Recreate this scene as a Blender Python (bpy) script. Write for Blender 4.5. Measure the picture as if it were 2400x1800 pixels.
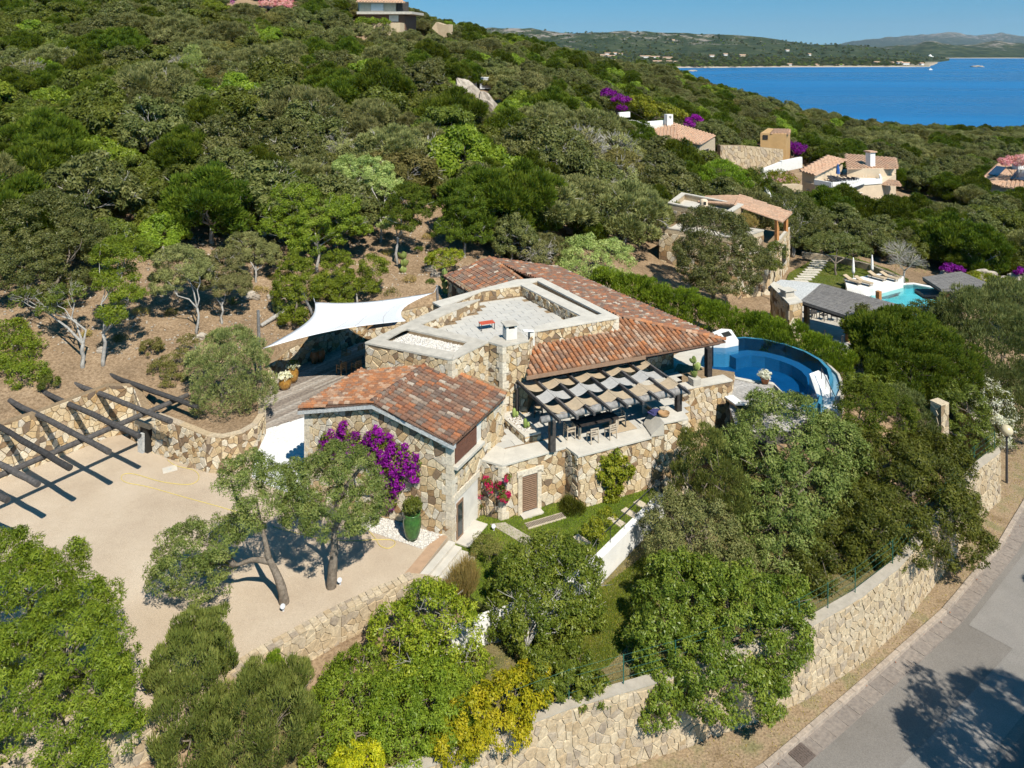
# Hillside stone villa above a bay, seen from the air.
import bpy, math, random
import numpy as np
from mathutils import Vector, Matrix

for o in list(bpy.data.objects):
 bpy.data.objects.remove(o, do_unlink=True)
SC = bpy.context.scene
COL = SC.collection
rad = math.radians
R = random.Random(7)

# ---------------------------------------------------------------- camera, world, sun, exposure
FPX, HZN, CAMZ = 1750.0, 112.0, 28.0          # focal length and horizon row in photograph pixels, eye height
cam = bpy.data.objects.new('camera', bpy.data.cameras.new('camera'))
COL.objects.link(cam)
cam.location = (0, 0, CAMZ)
cam.rotation_euler = (rad(90), 0, 0)
cam.data.sensor_width = 36.0
cam.data.lens = FPX / 2400 * 36
cam.data.shift_y = -(900 - HZN) / 2400
cam.data.clip_start = 0.5
cam.data.clip_end = 60000
SC.camera = cam

SUN_EL = rad(50)
SUN_VEC = Vector((0.45 * math.cos(SUN_EL), -0.893 * math.cos(SUN_EL), math.sin(SUN_EL)))
world = bpy.data.worlds.new('World')
SC.world = world
world.use_nodes = True
wn = world.node_tree
bg = wn.nodes['Background']
sky = wn.nodes.new('ShaderNodeTexSky')
sky.sky_type = 'NISHITA'
sky.sun_disc = False
sky.sun_elevation = SUN_EL
sky.sun_rotation = rad(153)
sky.altitude = 0
sky.air_density = 1.0
sky.dust_density = 0.0
sky.ozone_density = 2.0
hs = wn.nodes.new('ShaderNodeHueSaturation')
hs.inputs['Hue'].default_value = 0.485
hs.inputs['Saturation'].default_value = 1.5
hs.inputs['Value'].default_value = 1.0
tcw = wn.nodes.new('ShaderNodeTexCoord')
sepw = wn.nodes.new('ShaderNodeSeparateXYZ'); wn.links.new(tcw.outputs['Generated'], sepw.inputs[0])
mx0 = wn.nodes.new('ShaderNodeMath'); mx0.operation = 'MAXIMUM'; mx0.inputs[1].default_value = 0.0; wn.links.new(sepw.outputs['Z'], mx0.inputs[0])
mz = wn.nodes.new('ShaderNodeMath'); mz.operation = 'MULTIPLY_ADD'; mz.inputs[1].default_value = 1.1; mz.inputs[2].default_value = 0.105; wn.links.new(mx0.outputs[0], mz.inputs[0])
cmw = wn.nodes.new('ShaderNodeCombineXYZ'); wn.links.new(sepw.outputs['X'], cmw.inputs['X']); wn.links.new(sepw.outputs['Y'], cmw.inputs['Y']); wn.links.new(mz.outputs[0], cmw.inputs['Z'])
nmw = wn.nodes.new('ShaderNodeVectorMath'); nmw.operation = 'NORMALIZE'; wn.links.new(cmw.outputs[0], nmw.inputs[0])
wn.links.new(nmw.outputs[0], sky.inputs['Vector'])      # the clear dry air keeps its blue down to the horizon
wn.links.new(sky.outputs[0], hs.inputs['Color'])
wn.links.new(hs.outputs[0], bg.inputs['Color'])
bg.inputs['Strength'].default_value = 0.085

sun = bpy.data.objects.new('sun', bpy.data.lights.new('sun', 'SUN'))
COL.objects.link(sun)
sun.data.energy = 5.0
sun.data.angle = rad(0.53)
sun.data.color = (1.0, 0.94, 0.82)
sun.rotation_euler = SUN_VEC.to_track_quat('Z', 'Y').to_euler()
sun.location = (30, -40, 80)

SC.view_settings.view_transform = 'Standard'
SC.view_settings.look = 'None'
SC.view_settings.exposure = 0.4
SC.view_settings.gamma = 1.0
SC.view_settings.use_curve_mapping = False
SC.render.engine = 'CYCLES'
SC.cycles.use_denoising = True
SC.cycles.use_adaptive_sampling = True
SC.cycles.adaptive_threshold = 0.03
SC.cycles.max_bounces = 5
SC.cycles.diffuse_bounces = 1
SC.cycles.glossy_bounces = 2
SC.cycles.transmission_bounces = 4
SC.cycles.transparent_max_bounces = 8
SC.cycles.volume_bounces = 0
SC.cycles.caustics_reflective = False
SC.cycles.caustics_refractive = False

def P(px, py, z=0.0):
 """point of the level plane z under a photograph pixel (used to survey the plan)"""
 Y = FPX * (CAMZ - z) / (py - HZN)
 return Vector(((px - 1200) * Y / FPX, Y, z))

def D(px, py, Y):
 return Vector(((px - 1200) * Y / FPX, Y, CAMZ - (py - HZN) * Y / FPX))

def lerp(a, b, t):
 return a + (b - a) * t

# ---------------------------------------------------------------- materials
def ntree(name):
 m = bpy.data.materials.new(name)
 m.use_nodes = True
 nt = m.node_tree
 b = nt.nodes['Principled BSDF']
 return m, nt, b

def ramp(nt, stops, interp='LINEAR'):
 n = nt.nodes.new('ShaderNodeValToRGB')
 e = n.color_ramp.elements
 while len(e) < len(stops):
  e.new(0.5)
 for i, (p, c) in enumerate(stops):
  e[i].position = p
  e[i].color = (c[0], c[1], c[2], 1)
 n.color_ramp.interpolation = interp
 return n

def rnd_fac(nt):
 """per-piece random: the mesh attribute 'rnd' plus the object's own random"""
 a = nt.nodes.new('ShaderNodeAttribute')
 a.attribute_name = 'rnd'
 oi = nt.nodes.new('ShaderNodeObjectInfo')
 s = nt.nodes.new('ShaderNodeMath'); s.operation = 'ADD'
 nt.links.new(a.outputs['Fac'], s.inputs[0])
 nt.links.new(oi.outputs['Random'], s.inputs[1])
 f = nt.nodes.new('ShaderNodeMath'); f.operation = 'FRACT'
 nt.links.new(s.outputs[0], f.inputs[0])
 return f.outputs[0]

def noise(nt, scale, detail=4, rough=0.6, coord='Object', stretch=None):
 t = nt.nodes.new('ShaderNodeTexCoord') if coord != 'Position' else nt.nodes.new('ShaderNodeNewGeometry')
 out = t.outputs[coord if coord != 'Position' else 'Position']
 if stretch:
  mp = nt.nodes.new('ShaderNodeMapping')
  mp.inputs['Scale'].default_value = stretch
  if len(stretch) > 3:
   pass
  nt.links.new(out, mp.inputs['Vector'])
  out = mp.outputs[0]
 n = nt.nodes.new('ShaderNodeTexNoise')
 n.inputs['Scale'].default_value = scale
 n.inputs['Detail'].default_value = detail
 n.inputs['Roughness'].default_value = rough
 nt.links.new(out, n.inputs['Vector'])
 return n

def mixc(nt, fac, a, b, mode='MIX'):
 n = nt.nodes.new('ShaderNodeMix')
 n.data_type = 'RGBA'
 n.blend_type = mode
 for sock, v in ((n.inputs[0], fac), (n.inputs[6], a), (n.inputs[7], b)):
  if isinstance(v, (int, float)):
   sock.default_value = v
  elif isinstance(v, tuple):
   sock.default_value = (v[0], v[1], v[2], 1)
  else:
   nt.links.new(v, sock)
 return n.outputs[2]

def bump(nt, b, height, strength=0.4, dist=0.02):
 n = nt.nodes.new('ShaderNodeBump')
 n.inputs['Strength'].default_value = strength
 n.inputs['Distance'].default_value = dist
 nt.links.new(height, n.inputs['Height'])
 nt.links.new(n.outputs[0], b.inputs['Normal'])

def mat_plain(name, c, rough=0.7, var=0.15, scale=3.0, spec=0.3, bmp=0.0, metal=0.0, c2=None):
 m, nt, b = ntree(name)
 n = noise(nt, scale, 5, 0.65, 'Position')
 lo = c2 if c2 else tuple(x * (1 - var) for x in c)
 hi = c if c2 else tuple(min(1, x * (1 + var)) for x in c)
 r = ramp(nt, [(0.35, lo), (0.68, hi)])
 nt.links.new(n.outputs[0], r.inputs[0])
 nt.links.new(r.outputs[0], b.inputs['Base Color'])
 b.inputs['Roughness'].default_value = rough
 b.inputs['Specular IOR Level'].default_value = spec
 b.inputs['Metallic'].default_value = metal
 if bmp:
  n2 = noise(nt, scale * 9, 3, 0.6, 'Position')
  bump(nt, b, n2.outputs[0], bmp, 0.02)
 return m

def mat_pieces(name, stops, rough=0.85, nscale=14, stain=(0.2, 0.17, 0.14), stain_amt=0.35, bmp=0.5, spec=0.2, interp='LINEAR', vr=(0.72, 1.18)):
 """stones, tiles, planks: colour by piece, with mottling and stains"""
 m, nt, b = ntree(name)
 f = rnd_fac(nt)
 r = ramp(nt, stops, interp)
 nt.links.new(f, r.inputs[0])
 n1 = noise(nt, nscale * 0.28, 4, 0.7, 'Position')
 r1 = ramp(nt, [(0.5, (0, 0, 0)), (0.78, (1, 1, 1))])
 nt.links.new(n1.outputs[0], r1.inputs[0])
 mm = nt.nodes.new('ShaderNodeMath'); mm.operation = 'MULTIPLY'; mm.inputs[1].default_value = stain_amt
 nt.links.new(r1.outputs[0], mm.inputs[0])
 c = mixc(nt, mm.outputs[0], r.outputs[0], stain)
 n2 = noise(nt, nscale, 4, 0.6, 'Position')
 r2 = ramp(nt, [(0.3, (vr[0],) * 3), (0.7, (vr[1], vr[1] * .985, vr[1] * .95))])
 nt.links.new(n2.outputs[0], r2.inputs[0])
 c = mixc(nt, 1.0, c, r2.outputs[0], 'MULTIPLY')
 nt.links.new(c, b.inputs['Base Color'])
 b.inputs['Roughness'].default_value = rough
 b.inputs['Specular IOR Level'].default_value = spec
 if bmp:
  bump(nt, b, n2.outputs[0], bmp, 0.03)
 return m

def mat_leaf(name, cols, trans=0.3, rough=0.45, spec=0.35):
 spec *= 0.6; trans += 0.08
 """foliage: colour by leaf (rnd) and a little by tree"""
 m, nt, b = ntree(name)
 a = nt.nodes.new('ShaderNodeAttribute'); a.attribute_name = 'rnd'
 cols = [(min(.8, c[0] * 1.62), min(.8, c[1] * 1.5), min(.8, c[2] * (0.95 if c[2] < c[1] else 1.3))) for c in cols]
 k = len(cols)
 r = ramp(nt, [(i / max(1, k - 1), c) for i, c in enumerate(cols)])
 nt.links.new(a.outputs['Fac'], r.inputs[0])
 oi = nt.nodes.new('ShaderNodeObjectInfo')
 hsn = nt.nodes.new('ShaderNodeHueSaturation')
 mr = nt.nodes.new('ShaderNodeMapRange')
 mr.inputs['To Min'].default_value = 0.485; mr.inputs['To Max'].default_value = 0.512
 nt.links.new(oi.outputs['Random'], mr.inputs['Value'])
 mv = nt.nodes.new('ShaderNodeMapRange')
 mv.inputs['To Min'].default_value = 0.8; mv.inputs['To Max'].default_value = 1.22
 nt.links.new(oi.outputs['Random'], mv.inputs['Value'])
 nt.links.new(mr.outputs[0], hsn.inputs['Hue'])
 nt.links.new(mv.outputs[0], hsn.inputs['Value'])
 nt.links.new(r.outputs[0], hsn.inputs['Color'])
 nt.links.new(hsn.outputs[0], b.inputs['Base Color'])
 b.inputs['Roughness'].default_value = rough
 b.inputs['Specular IOR Level'].default_value = spec
 t = nt.nodes.new('ShaderNodeBsdfTranslucent')
 tc = mixc(nt, 1.0, hsn.outputs[0], (1.25, 1.2, 0.55), 'MULTIPLY')
 nt.links.new(tc, t.inputs['Color'])
 mx = nt.nodes.new('ShaderNodeMixShader'); mx.inputs[0].default_value = trans
 nt.links.new(b.outputs[0], mx.inputs[1]); nt.links.new(t.outputs[0], mx.inputs[2])
 nt.links.new(mx.outputs[0], nt.nodes['Material Output'].inputs['Surface'])
 return m

M = {}
M['stone'] = mat_pieces('stone', [(0.0, (0.50, 0.37, 0.21)), (0.16, (0.66, 0.55, 0.38)), (0.3, (0.46, 0.30, 0.14)), (0.45, (0.71, 0.64, 0.51)), (0.6, (0.57, 0.44, 0.27)),
    (0.74, (0.62, 0.58, 0.50)), (0.88, (0.32, 0.20, 0.10)), (1.0, (0.17, 0.13, 0.10))], nscale=10, stain=(0.26, 0.16, 0.08), stain_amt=0.45)
M['stone_pale'] = mat_pieces('stone_pale', [(0.0, (0.50, 0.395, 0.265)), (0.25, (0.58, 0.48, 0.34)), (0.5, (0.45, 0.34, 0.215)), (0.7, (0.55, 0.455, 0.33)), (0.9, (0.43, 0.355, 0.27)),
    (1.0, (0.32, 0.26, 0.20))], nscale=8, stain=(0.33, 0.24, 0.14), stain_amt=0.5)
M['mortar'] = mat_plain('mortar', (0.27, 0.195, 0.12), 0.95, 0.25, 6, 0.1, 0.4)
M['mortar_pale'] = mat_plain('mortar_pale', (0.46, 0.375, 0.265), 0.95, 0.2, 4, 0.1, 0.4)
M['quoin'] = mat_pieces('quoin', [(0.0, (0.62, 0.54, 0.42)), (0.6, (0.70, 0.63, 0.52)), (1.0, (0.56, 0.47, 0.35))], nscale=8, stain_amt=0.2)
M['coping'] = mat_plain('coping', (0.48, 0.44, 0.375), 0.8, 0.14, 1.6, 0.2, 0.15)
M['coping_white'] = mat_plain('coping_white', (0.56, 0.52, 0.45), 0.8, 0.1, 1.2, 0.2, 0.1)
M['paver'] = mat_pieces('paver', [(0.0, (0.50, 0.48, 0.445)), (0.5, (0.54, 0.52, 0.48)), (1.0, (0.47, 0.455, 0.425))], nscale=3, stain=(0.5, 0.48, 0.45), stain_amt=0.2, bmp=0.0, vr=(0.94, 1.05))
M['tile'] = mat_pieces('tile', [(0.0, (0.27, 0.115, 0.065)), (0.18, (0.17, 0.10, 0.075)), (0.34, (0.38, 0.15, 0.07)), (0.5, (0.15, 0.105, 0.085)), (0.64, (0.30, 0.165, 0.105)),
        (0.8, (0.14, 0.11, 0.095)), (0.93, (0.34, 0.26, 0.20)), (1.0, (0.46, 0.40, 0.33))], nscale=9, stain=(0.13, 0.11, 0.095), stain_amt=0.7, bmp=0.4)
M['tile_new'] = mat_pieces('tile_new', [(0.0, (0.44, 0.17, 0.07)), (0.25, (0.27, 0.14, 0.085)), (0.45, (0.50, 0.21, 0.09)), (0.65, (0.25, 0.16, 0.115)), (0.85, (0.47, 0.27, 0.165)),
        (1.0, (0.48, 0.36, 0.27))], nscale=9, stain=(0.24, 0.16, 0.11), stain_amt=0.55, bmp=0.4)
M['tile_far'] = mat_pieces('tile_far', [(0.0, (0.50, 0.30, 0.20)), (0.5, (0.58, 0.38, 0.26)), (1.0, (0.46, 0.31, 0.22))], nscale=4, stain=(0.36, 0.27, 0.2), stain_amt=0.5, bmp=0.3)
M['tile_bed'] = mat_plain('tile_bed', (0.17, 0.10, 0.07), 0.95, 0.3, 4, 0.1)
M['plaster'] = mat_plain('plaster', (0.66, 0.63, 0.57), 0.85, 0.1, 1.5, 0.2)
M['plaster_trim'] = mat_plain('plaster_trim', (0.62, 0.62, 0.60), 0.85, 0.2, 7, 0.2, c2=(0.36, 0.37, 0.37))
M['white'] = mat_plain('white', (0.78, 0.77, 0.74), 0.6, 0.05, 2, 0.3)
M['cream'] = mat_plain('cream', (0.62, 0.50, 0.36), 0.85, 0.07, 0.7, 0.2)
M['orange_wall'] = mat_plain('orange_wall', (0.52, 0.33, 0.15), 0.85, 0.08, 0.8, 0.2)
M['shutter'] = mat_plain('shutter', (0.16, 0.075, 0.05), 0.55, 0.15, 5, 0.4)
M['shutter_light'] = mat_plain('shutter_light', (0.27, 0.17, 0.11), 0.6, 0.15, 5, 0.35)
M['dark'] = mat_plain('dark', (0.03, 0.028, 0.025), 0.7, 0.2, 2, 0.3)
M['glass'] = mat_plain('glass', (0.03, 0.04, 0.05), 0.08, 0.1, 2, 0.6)
M['sail'] = mat_plain('sail', (0.80, 0.81, 0.83), 0.7, 0.02, 0.6, 0.2)
M['metal_dark'] = mat_plain('metal_dark', (0.04, 0.04, 0.045), 0.5, 0.2, 4, 0.5)
M['metal_pale'] = mat_plain('metal_pale', (0.55, 0.57, 0.60), 0.4, 0.1, 4, 0.5)
M['fence_green'] = mat_plain('fence_green', (0.03, 0.12, 0.085), 0.5, 0.1, 4, 0.4)
M['ochre_glaze'] = mat_plain('ochre_glaze', (0.42, 0.24, 0.05), 0.25, 0.35, 6, 0.6, c2=(0.20, 0.09, 0.02))
M['brown_glaze'] = mat_plain('brown_glaze', (0.32, 0.13, 0.05), 0.25, 0.3, 6, 0.6)
M['green_glaze'] = mat_plain('green_glaze', (0.06, 0.17, 0.035), 0.25, 0.3, 5, 0.5, c2=(0.025, 0.075, 0.02))
M['terracotta'] = mat_plain('terracotta', (0.42, 0.18, 0.09), 0.8, 0.15, 5, 0.2)
M['red_lacquer'] = mat_plain('red_lacquer', (0.42, 0.03, 0.02), 0.35, 0.5, 9, 0.5, c2=(0.62, 0.14, 0.05))
M['blue_cloth'] = mat_plain('blue_cloth', (0.06, 0.06, 0.16), 0.9, 0.2, 6, 0.1)
M['concrete'] = mat_plain('concrete', (0.42, 0.37, 0.30), 0.9, 0.12, 2.2, 0.2, 0.2)
M['slab'] = mat_plain('slab', (0.52, 0.45, 0.34), 0.9, 0.12, 4, 0.2, 0.3)
M['iron'] = mat_plain('iron', (0.13, 0.10, 0.085), 0.7, 0.3, 12, 0.4, 0.4)
M['hose'] = mat_plain('hose', (0.62, 0.50, 0.16), 0.6, 0.05, 2, 0.3)
M['bark'] = mat_plain('bark', (0.20, 0.165, 0.13), 0.95, 0.35, 7, 0.1, 0.8)
M['bark_grey'] = mat_plain('bark_grey', (0.36, 0.34, 0.31), 0.95, 0.25, 6, 0.1, 0.5)
M['twig'] = mat_plain('twig', (0.40, 0.37, 0.33), 0.95, 0.2, 5, 0.1)
M['rock'] = mat_plain('rock', (0.52, 0.46, 0.38), 0.95, 0.3, 0.9, 0.1, 0.9, c2=(0.26, 0.22, 0.18))
M['wicker'] = mat_plain('wicker', (0.40, 0.27, 0.14), 0.8, 0.2, 14, 0.2, 0.4)
M['teak'] = mat_plain('teak', (0.36, 0.22, 0.11), 0.6, 0.2, 8, 0.3)
M['teak_pale'] = mat_plain('teak_pale', (0.46, 0.38, 0.29), 0.75, 0.15, 8, 0.2)
M['post_orange'] = mat_plain('post_orange', (0.48, 0.22, 0.08), 0.6, 0.2, 5, 0.3)
M['globe'] = mat_plain('globe', (0.58, 0.50, 0.33), 0.25, 0.08, 4, 0.5)
M['solar'] = mat_plain('solar', (0.025, 0.03, 0.05), 0.2, 0.1, 3, 0.6)
M['canvas'] = mat_plain('canvas', (0.46, 0.36, 0.245), 0.9, 0.1, 5, 0.1, 0.1)
M['canvas_pale'] = mat_plain('canvas_pale', (0.44, 0.425, 0.40), 0.9, 0.1, 5, 0.1, 0.1)
M['thatch'] = mat_pieces('thatch', [(0.0, (0.17, 0.165, 0.16)), (0.5, (0.22, 0.21, 0.205)), (1.0, (0.145, 0.14, 0.14))], nscale=7, stain=(0.30, 0.28, 0.26), stain_amt=0.4, bmp=0.7)

def mat_wood(name, lo, mid, hi, scale=1.0):
 m, nt, b = ntree(name)
 f = rnd_fac(nt)
 r = ramp(nt, [(0, lo), (0.5, mid), (1, hi)])
 nt.links.new(f, r.inputs[0])
 t = nt.nodes.new('ShaderNodeTexCoord')
 n = nt.nodes.new('ShaderNodeTexNoise'); n.inputs['Scale'].default_value = 5 * scale; n.inputs['Detail'].default_value = 6
 nt.links.new(t.outputs['Object'], n.inputs['Vector'])
 r2 = ramp(nt, [(0.3, (0.62, 0.62, 0.62)), (0.72, (1.25, 1.22, 1.18))])
 nt.links.new(n.outputs[0], r2.inputs[0])
 nt.links.new(mixc(nt, 1.0, r.outputs[0], r2.outputs[0], 'MULTIPLY'), b.inputs['Base Color'])
 b.inputs['Roughness'].default_value = 0.85
 b.inputs['Specular IOR Level'].default_value = 0.2
 bump(nt, b, n.outputs[0], 0.3, 0.02)
 return m

M['deck'] = mat_wood('deck_wood', (0.22, 0.185, 0.16), (0.32, 0.28, 0.245), (0.42, 0.385, 0.35))
M['deck_pale'] = mat_wood('deck_pale', (0.36, 0.34, 0.32), (0.44, 0.42, 0.40), (0.5, 0.48, 0.46))
M['beam'] = mat_wood('beam_wood', (0.05, 0.048, 0.048), (0.085, 0.08, 0.078), (0.13, 0.12, 0.115))
M['beam_grey'] = mat_wood('beam_grey', (0.16, 0.155, 0.15), (0.22, 0.215, 0.21), (0.28, 0.27, 0.265))
M['post_dark'] = mat_wood('post_dark', (0.035, 0.03, 0.03), (0.055, 0.05, 0.046), (0.08, 0.07, 0.065))

def mat_ground():
 m, nt, b = ntree('dry_soil')
 n1 = noise(nt, 0.35, 6, 0.7, 'Position')
 r1 = ramp(nt, [(0.3, (0.24, 0.175, 0.115)), (0.55, (0.34, 0.25, 0.165)), (0.75, (0.43, 0.33, 0.23))])
 nt.links.new(n1.outputs[0], r1.inputs[0])
 n2 = noise(nt, 5.0, 5, 0.75, 'Position')
 r2 = ramp(nt, [(0.35, (0.55, 0.5, 0.45)), (0.65, (1.2, 1.17, 1.12))])
 nt.links.new(n2.outputs[0], r2.inputs[0])
 nt.links.new(mixc(nt, 1.0, r1.outputs[0], r2.outputs[0], 'MULTIPLY'), b.inputs['Base Color'])
 b.inputs['Roughness'].default_value = 0.95
 b.inputs['Specular IOR Level'].default_value = 0.1
 bump(nt, b, n2.outputs[0], 0.8, 0.12)
 return m

def mat_two(name, a, b2, c, s1, s2, rough=0.95, bmp=0.3, bd=0.02, lo=0.8, hi=1.15):
 m, nt, b = ntree(name)
 n1 = noise(nt, s1, 5, 0.65, 'Position')
 r1 = ramp(nt, [(0.32, a), (0.5, b2), (0.68, c)])
 nt.links.new(n1.outputs[0], r1.inputs[0])
 n2 = noise(nt, s2, 3, 0.6, 'Position')
 r2 = ramp(nt, [(0.3, (lo,) * 3), (0.7, (hi,) * 3)])
 nt.links.new(n2.outputs[0], r2.inputs[0])
 nt.links.new(mixc(nt, 1.0, r1.outputs[0], r2.outputs[0], 'MULTIPLY'), b.inputs['Base Color'])
 b.inputs['Roughness'].default_value = rough
 b.inputs['Specular IOR Level'].default_value = 0.15
 bump(nt, b, n2.outputs[0], bmp, bd)
 return m

M['soil'] = mat_ground()
M['gravel'] = mat_two('fine_gravel', (0.43, 0.34, 0.25), (0.49, 0.395, 0.295), (0.54, 0.445, 0.34), 0.22, 28, bmp=0.5, lo=0.72, hi=1.22)
M['white_paving'] = mat_two('white_paving', (0.62, 0.62, 0.61), (0.68, 0.68, 0.67), (0.73, 0.73, 0.73), 0.5, 7, bmp=0.1)
M['asphalt'] = mat_two('old_asphalt', (0.175, 0.158, 0.14), (0.205, 0.186, 0.166), (0.235, 0.212, 0.19), 0.16, 22, bmp=0.4, lo=0.8, hi=1.2)
M['asphalt_pale'] = mat_two('pale_asphalt', (0.22, 0.205, 0.185), (0.255, 0.235, 0.215), (0.285, 0.265, 0.24), 0.3, 22, bmp=0.4)
M['asphalt_dark'] = mat_two('dark_asphalt', (0.145, 0.132, 0.122), (0.165, 0.152, 0.14), (0.19, 0.175, 0.16), 0.4, 22, bmp=0.4)
M['kerb'] = mat_pieces('kerb_stone', [(0, (0.36, 0.30, 0.25)), (0.5, (0.42, 0.35, 0.29)), (1, (0.33, 0.28, 0.24))], nscale=5, stain=(0.27, 0.21, 0.17), stain_amt=0.5, bmp=0.3)
M['gutter'] = mat_pieces('gutter_stone', [(0, (0.25, 0.215, 0.19)), (0.5, (0.285, 0.245, 0.215)), (1, (0.225, 0.195, 0.175))], nscale=5, stain=(0.17, 0.13, 0.11), stain_amt=0.5, bmp=0.3)
M['verge'] = mat_two('dry_verge', (0.24, 0.17, 0.10), (0.34, 0.25, 0.16), (0.22, 0.20, 0.10), 0.8, 9, bmp=0.8, bd=0.06, lo=0.6, hi=1.2)
M['lawn'] = mat_two('lawn_soil', (0.075, 0.10, 0.022), (0.10, 0.13, 0.028), (0.16, 0.15, 0.055), 0.5, 14, bmp=0.8, bd=0.05, lo=0.6, hi=1.25)
M['lawn_dry'] = mat_two('dry_lawn', (0.13, 0.12, 0.045), (0.20, 0.165, 0.08), (0.10, 0.115, 0.03), 0.6, 14, bmp=0.8, bd=0.05, lo=0.6, hi=1.25)
M['pebble'] = mat_pieces('white_pebble', [(0, (0.62, 0.58, 0.53)), (0.5, (0.74, 0.72, 0.69)), (1, (0.52, 0.48, 0.43))], nscale=8, stain_amt=0.1, bmp=0.1)
M['pebble_bed'] = mat_two('pebble_bed', (0.5, 0.47, 0.43), (0.58, 0.55, 0.51), (0.63, 0.60, 0.56), 3, 26, bmp=0.8, lo=0.6, hi=1.2)
M['strip'] = mat_plain('terracotta_strip', (0.42, 0.28, 0.18), 0.9, 0.1, 3, 0.2, 0.2)

def mat_water(name, tint, rough=0.03, wave=0.35, wscale=1.6, dist=0.05):
 """clear pool water: sky and sun mirrored on top, the basin seen through a tint"""
 m, nt, b = ntree(name)
 nt.nodes.remove(b)
 tr = nt.nodes.new('ShaderNodeBsdfTransparent'); tr.inputs[0].default_value = (*tint, 1)
 gl = nt.nodes.new('ShaderNodeBsdfGlossy'); gl.inputs['Roughness'].default_value = rough
 fr = nt.nodes.new('ShaderNodeFresnel'); fr.inputs['IOR'].default_value = 1.33
 n = noise(nt, wscale, 3, 0.6, 'Position')
 bp = nt.nodes.new('ShaderNodeBump'); bp.inputs['Strength'].default_value = wave; bp.inputs['Distance'].default_value = dist
 nt.links.new(n.outputs[0], bp.inputs['Height'])
 nt.links.new(bp.outputs[0], gl.inputs['Normal']); nt.links.new(bp.outputs[0], fr.inputs['Normal'])
 mx = nt.nodes.new('ShaderNodeMixShader')
 nt.links.new(fr.outputs[0], mx.inputs[0]); nt.links.new(tr.outputs[0], mx.inputs[1]); nt.links.new(gl.outputs[0], mx.inputs[2])
 nt.links.new(mx.outputs[0], nt.nodes['Material Output'].inputs['Surface'])
 return m

M['pool_water'] = mat_water('pool_water', (0.22, 0.53, 0.77), wave=0.5, wscale=2.6)
M['pool_water_turq'] = mat_water('pool_water_turquoise', (0.55, 0.88, 0.93))
M['pool_tile'] = mat_two('pool_mosaic', (0.03, 0.15, 0.25), (0.045, 0.20, 0.31), (0.06, 0.24, 0.35), 0.7, 20, rough=0.4, bmp=0.0, lo=0.8, hi=1.25)
M['pool_tile_pale'] = mat_two('pool_mosaic_pale', (0.13, 0.27, 0.36), (0.17, 0.31, 0.40), (0.20, 0.35, 0.43), 0.7, 20, rough=0.4, bmp=0.0, lo=0.85, hi=1.2)
M['turq_tile'] = mat_plain('turquoise_mosaic', (0.30, 0.62, 0.66), 0.5, 0.06, 1, 0.3)

def mat_sea():
 m, nt, b = ntree('sea')
 n1 = noise(nt, 0.0042, 4, 0.55, 'Position', (0.28, 1.0, 1.0))
 r = ramp(nt, [(0.36, (0.010, 0.10, 0.27)), (0.62, (0.022, 0.165, 0.38))])
 nt.links.new(n1.outputs[0], r.inputs[0])
 nt.links.new(r.outputs[0], b.inputs['Base Color'])
 r2 = ramp(nt, [(0.42, (0.22, 0.22, 0.22)), (0.58, (0.42, 0.42, 0.42))])
 nt.links.new(n1.outputs[0], r2.inputs[0])
 nt.links.new(r2.outputs[0], b.inputs['Roughness'])
 b.inputs['Specular IOR Level'].default_value = 0.5
 b.inputs['IOR'].default_value = 1.33
 n2 = noise(nt, 0.12, 6, 0.7, 'Position', (0.5, 1.0, 1.0))
 bump(nt, b, n2.outputs[0], 0.55, 1.2)
 return m

M['sea'] = mat_sea()

LF = {}
LF['olive'] = mat_leaf('leaf_olive', [(0.045, 0.07, 0.022), (0.08, 0.115, 0.036), (0.13, 0.165, 0.065), (0.21, 0.235, 0.12)], 0.2, 0.5, 0.4)
LF['silver'] = mat_leaf('leaf_silver', [(0.06, 0.08, 0.036), (0.10, 0.125, 0.06), (0.16, 0.18, 0.10), (0.25, 0.265, 0.165)], 0.18, 0.55, 0.3)
LF['mastic'] = mat_leaf('leaf_mastic', [(0.028, 0.042, 0.012), (0.055, 0.075, 0.018), (0.09, 0.115, 0.026), (0.14, 0.16, 0.045)], 0.25, 0.45, 0.35)
LF['juniper'] = mat_leaf('leaf_juniper', [(0.024, 0.045, 0.008), (0.048, 0.078, 0.012), (0.08, 0.115, 0.018), (0.115, 0.145, 0.025)], 0.25, 0.55, 0.2)
LF['oak'] = mat_leaf('leaf_oak', [(0.034, 0.048, 0.02), (0.062, 0.078, 0.032), (0.10, 0.115, 0.052), (0.155, 0.165, 0.085)], 0.22, 0.42, 0.4)
LF['bright'] = mat_leaf('leaf_bright', [(0.05, 0.085, 0.012), (0.095, 0.15, 0.02), (0.15, 0.215, 0.03), (0.22, 0.28, 0.055)], 0.32, 0.42, 0.4)
LF['citrus'] = mat_leaf('leaf_citrus', [(0.042, 0.075, 0.014), (0.08, 0.125, 0.022), (0.13, 0.18, 0.035), (0.20, 0.24, 0.06)], 0.28, 0.38, 0.5)
LF['yellowgreen'] = mat_leaf('leaf_yellowgreen', [(0.06, 0.09, 0.012), (0.115, 0.155, 0.016), (0.19, 0.225, 0.028), (0.28, 0.29, 0.055)], 0.3, 0.42, 0.4)
LF['yellow'] = mat_leaf('leaf_yellow', [(0.10, 0.135, 0.012), (0.22, 0.25, 0.016), (0.34, 0.345, 0.02), (0.42, 0.40, 0.045)], 0.3, 0.45, 0.3)
LF['hedge'] = mat_leaf('leaf_hedge', [(0.045, 0.09, 0.012), (0.09, 0.165, 0.02), (0.15, 0.25, 0.03), (0.24, 0.34, 0.065)], 0.3, 0.38, 0.45)
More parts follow.
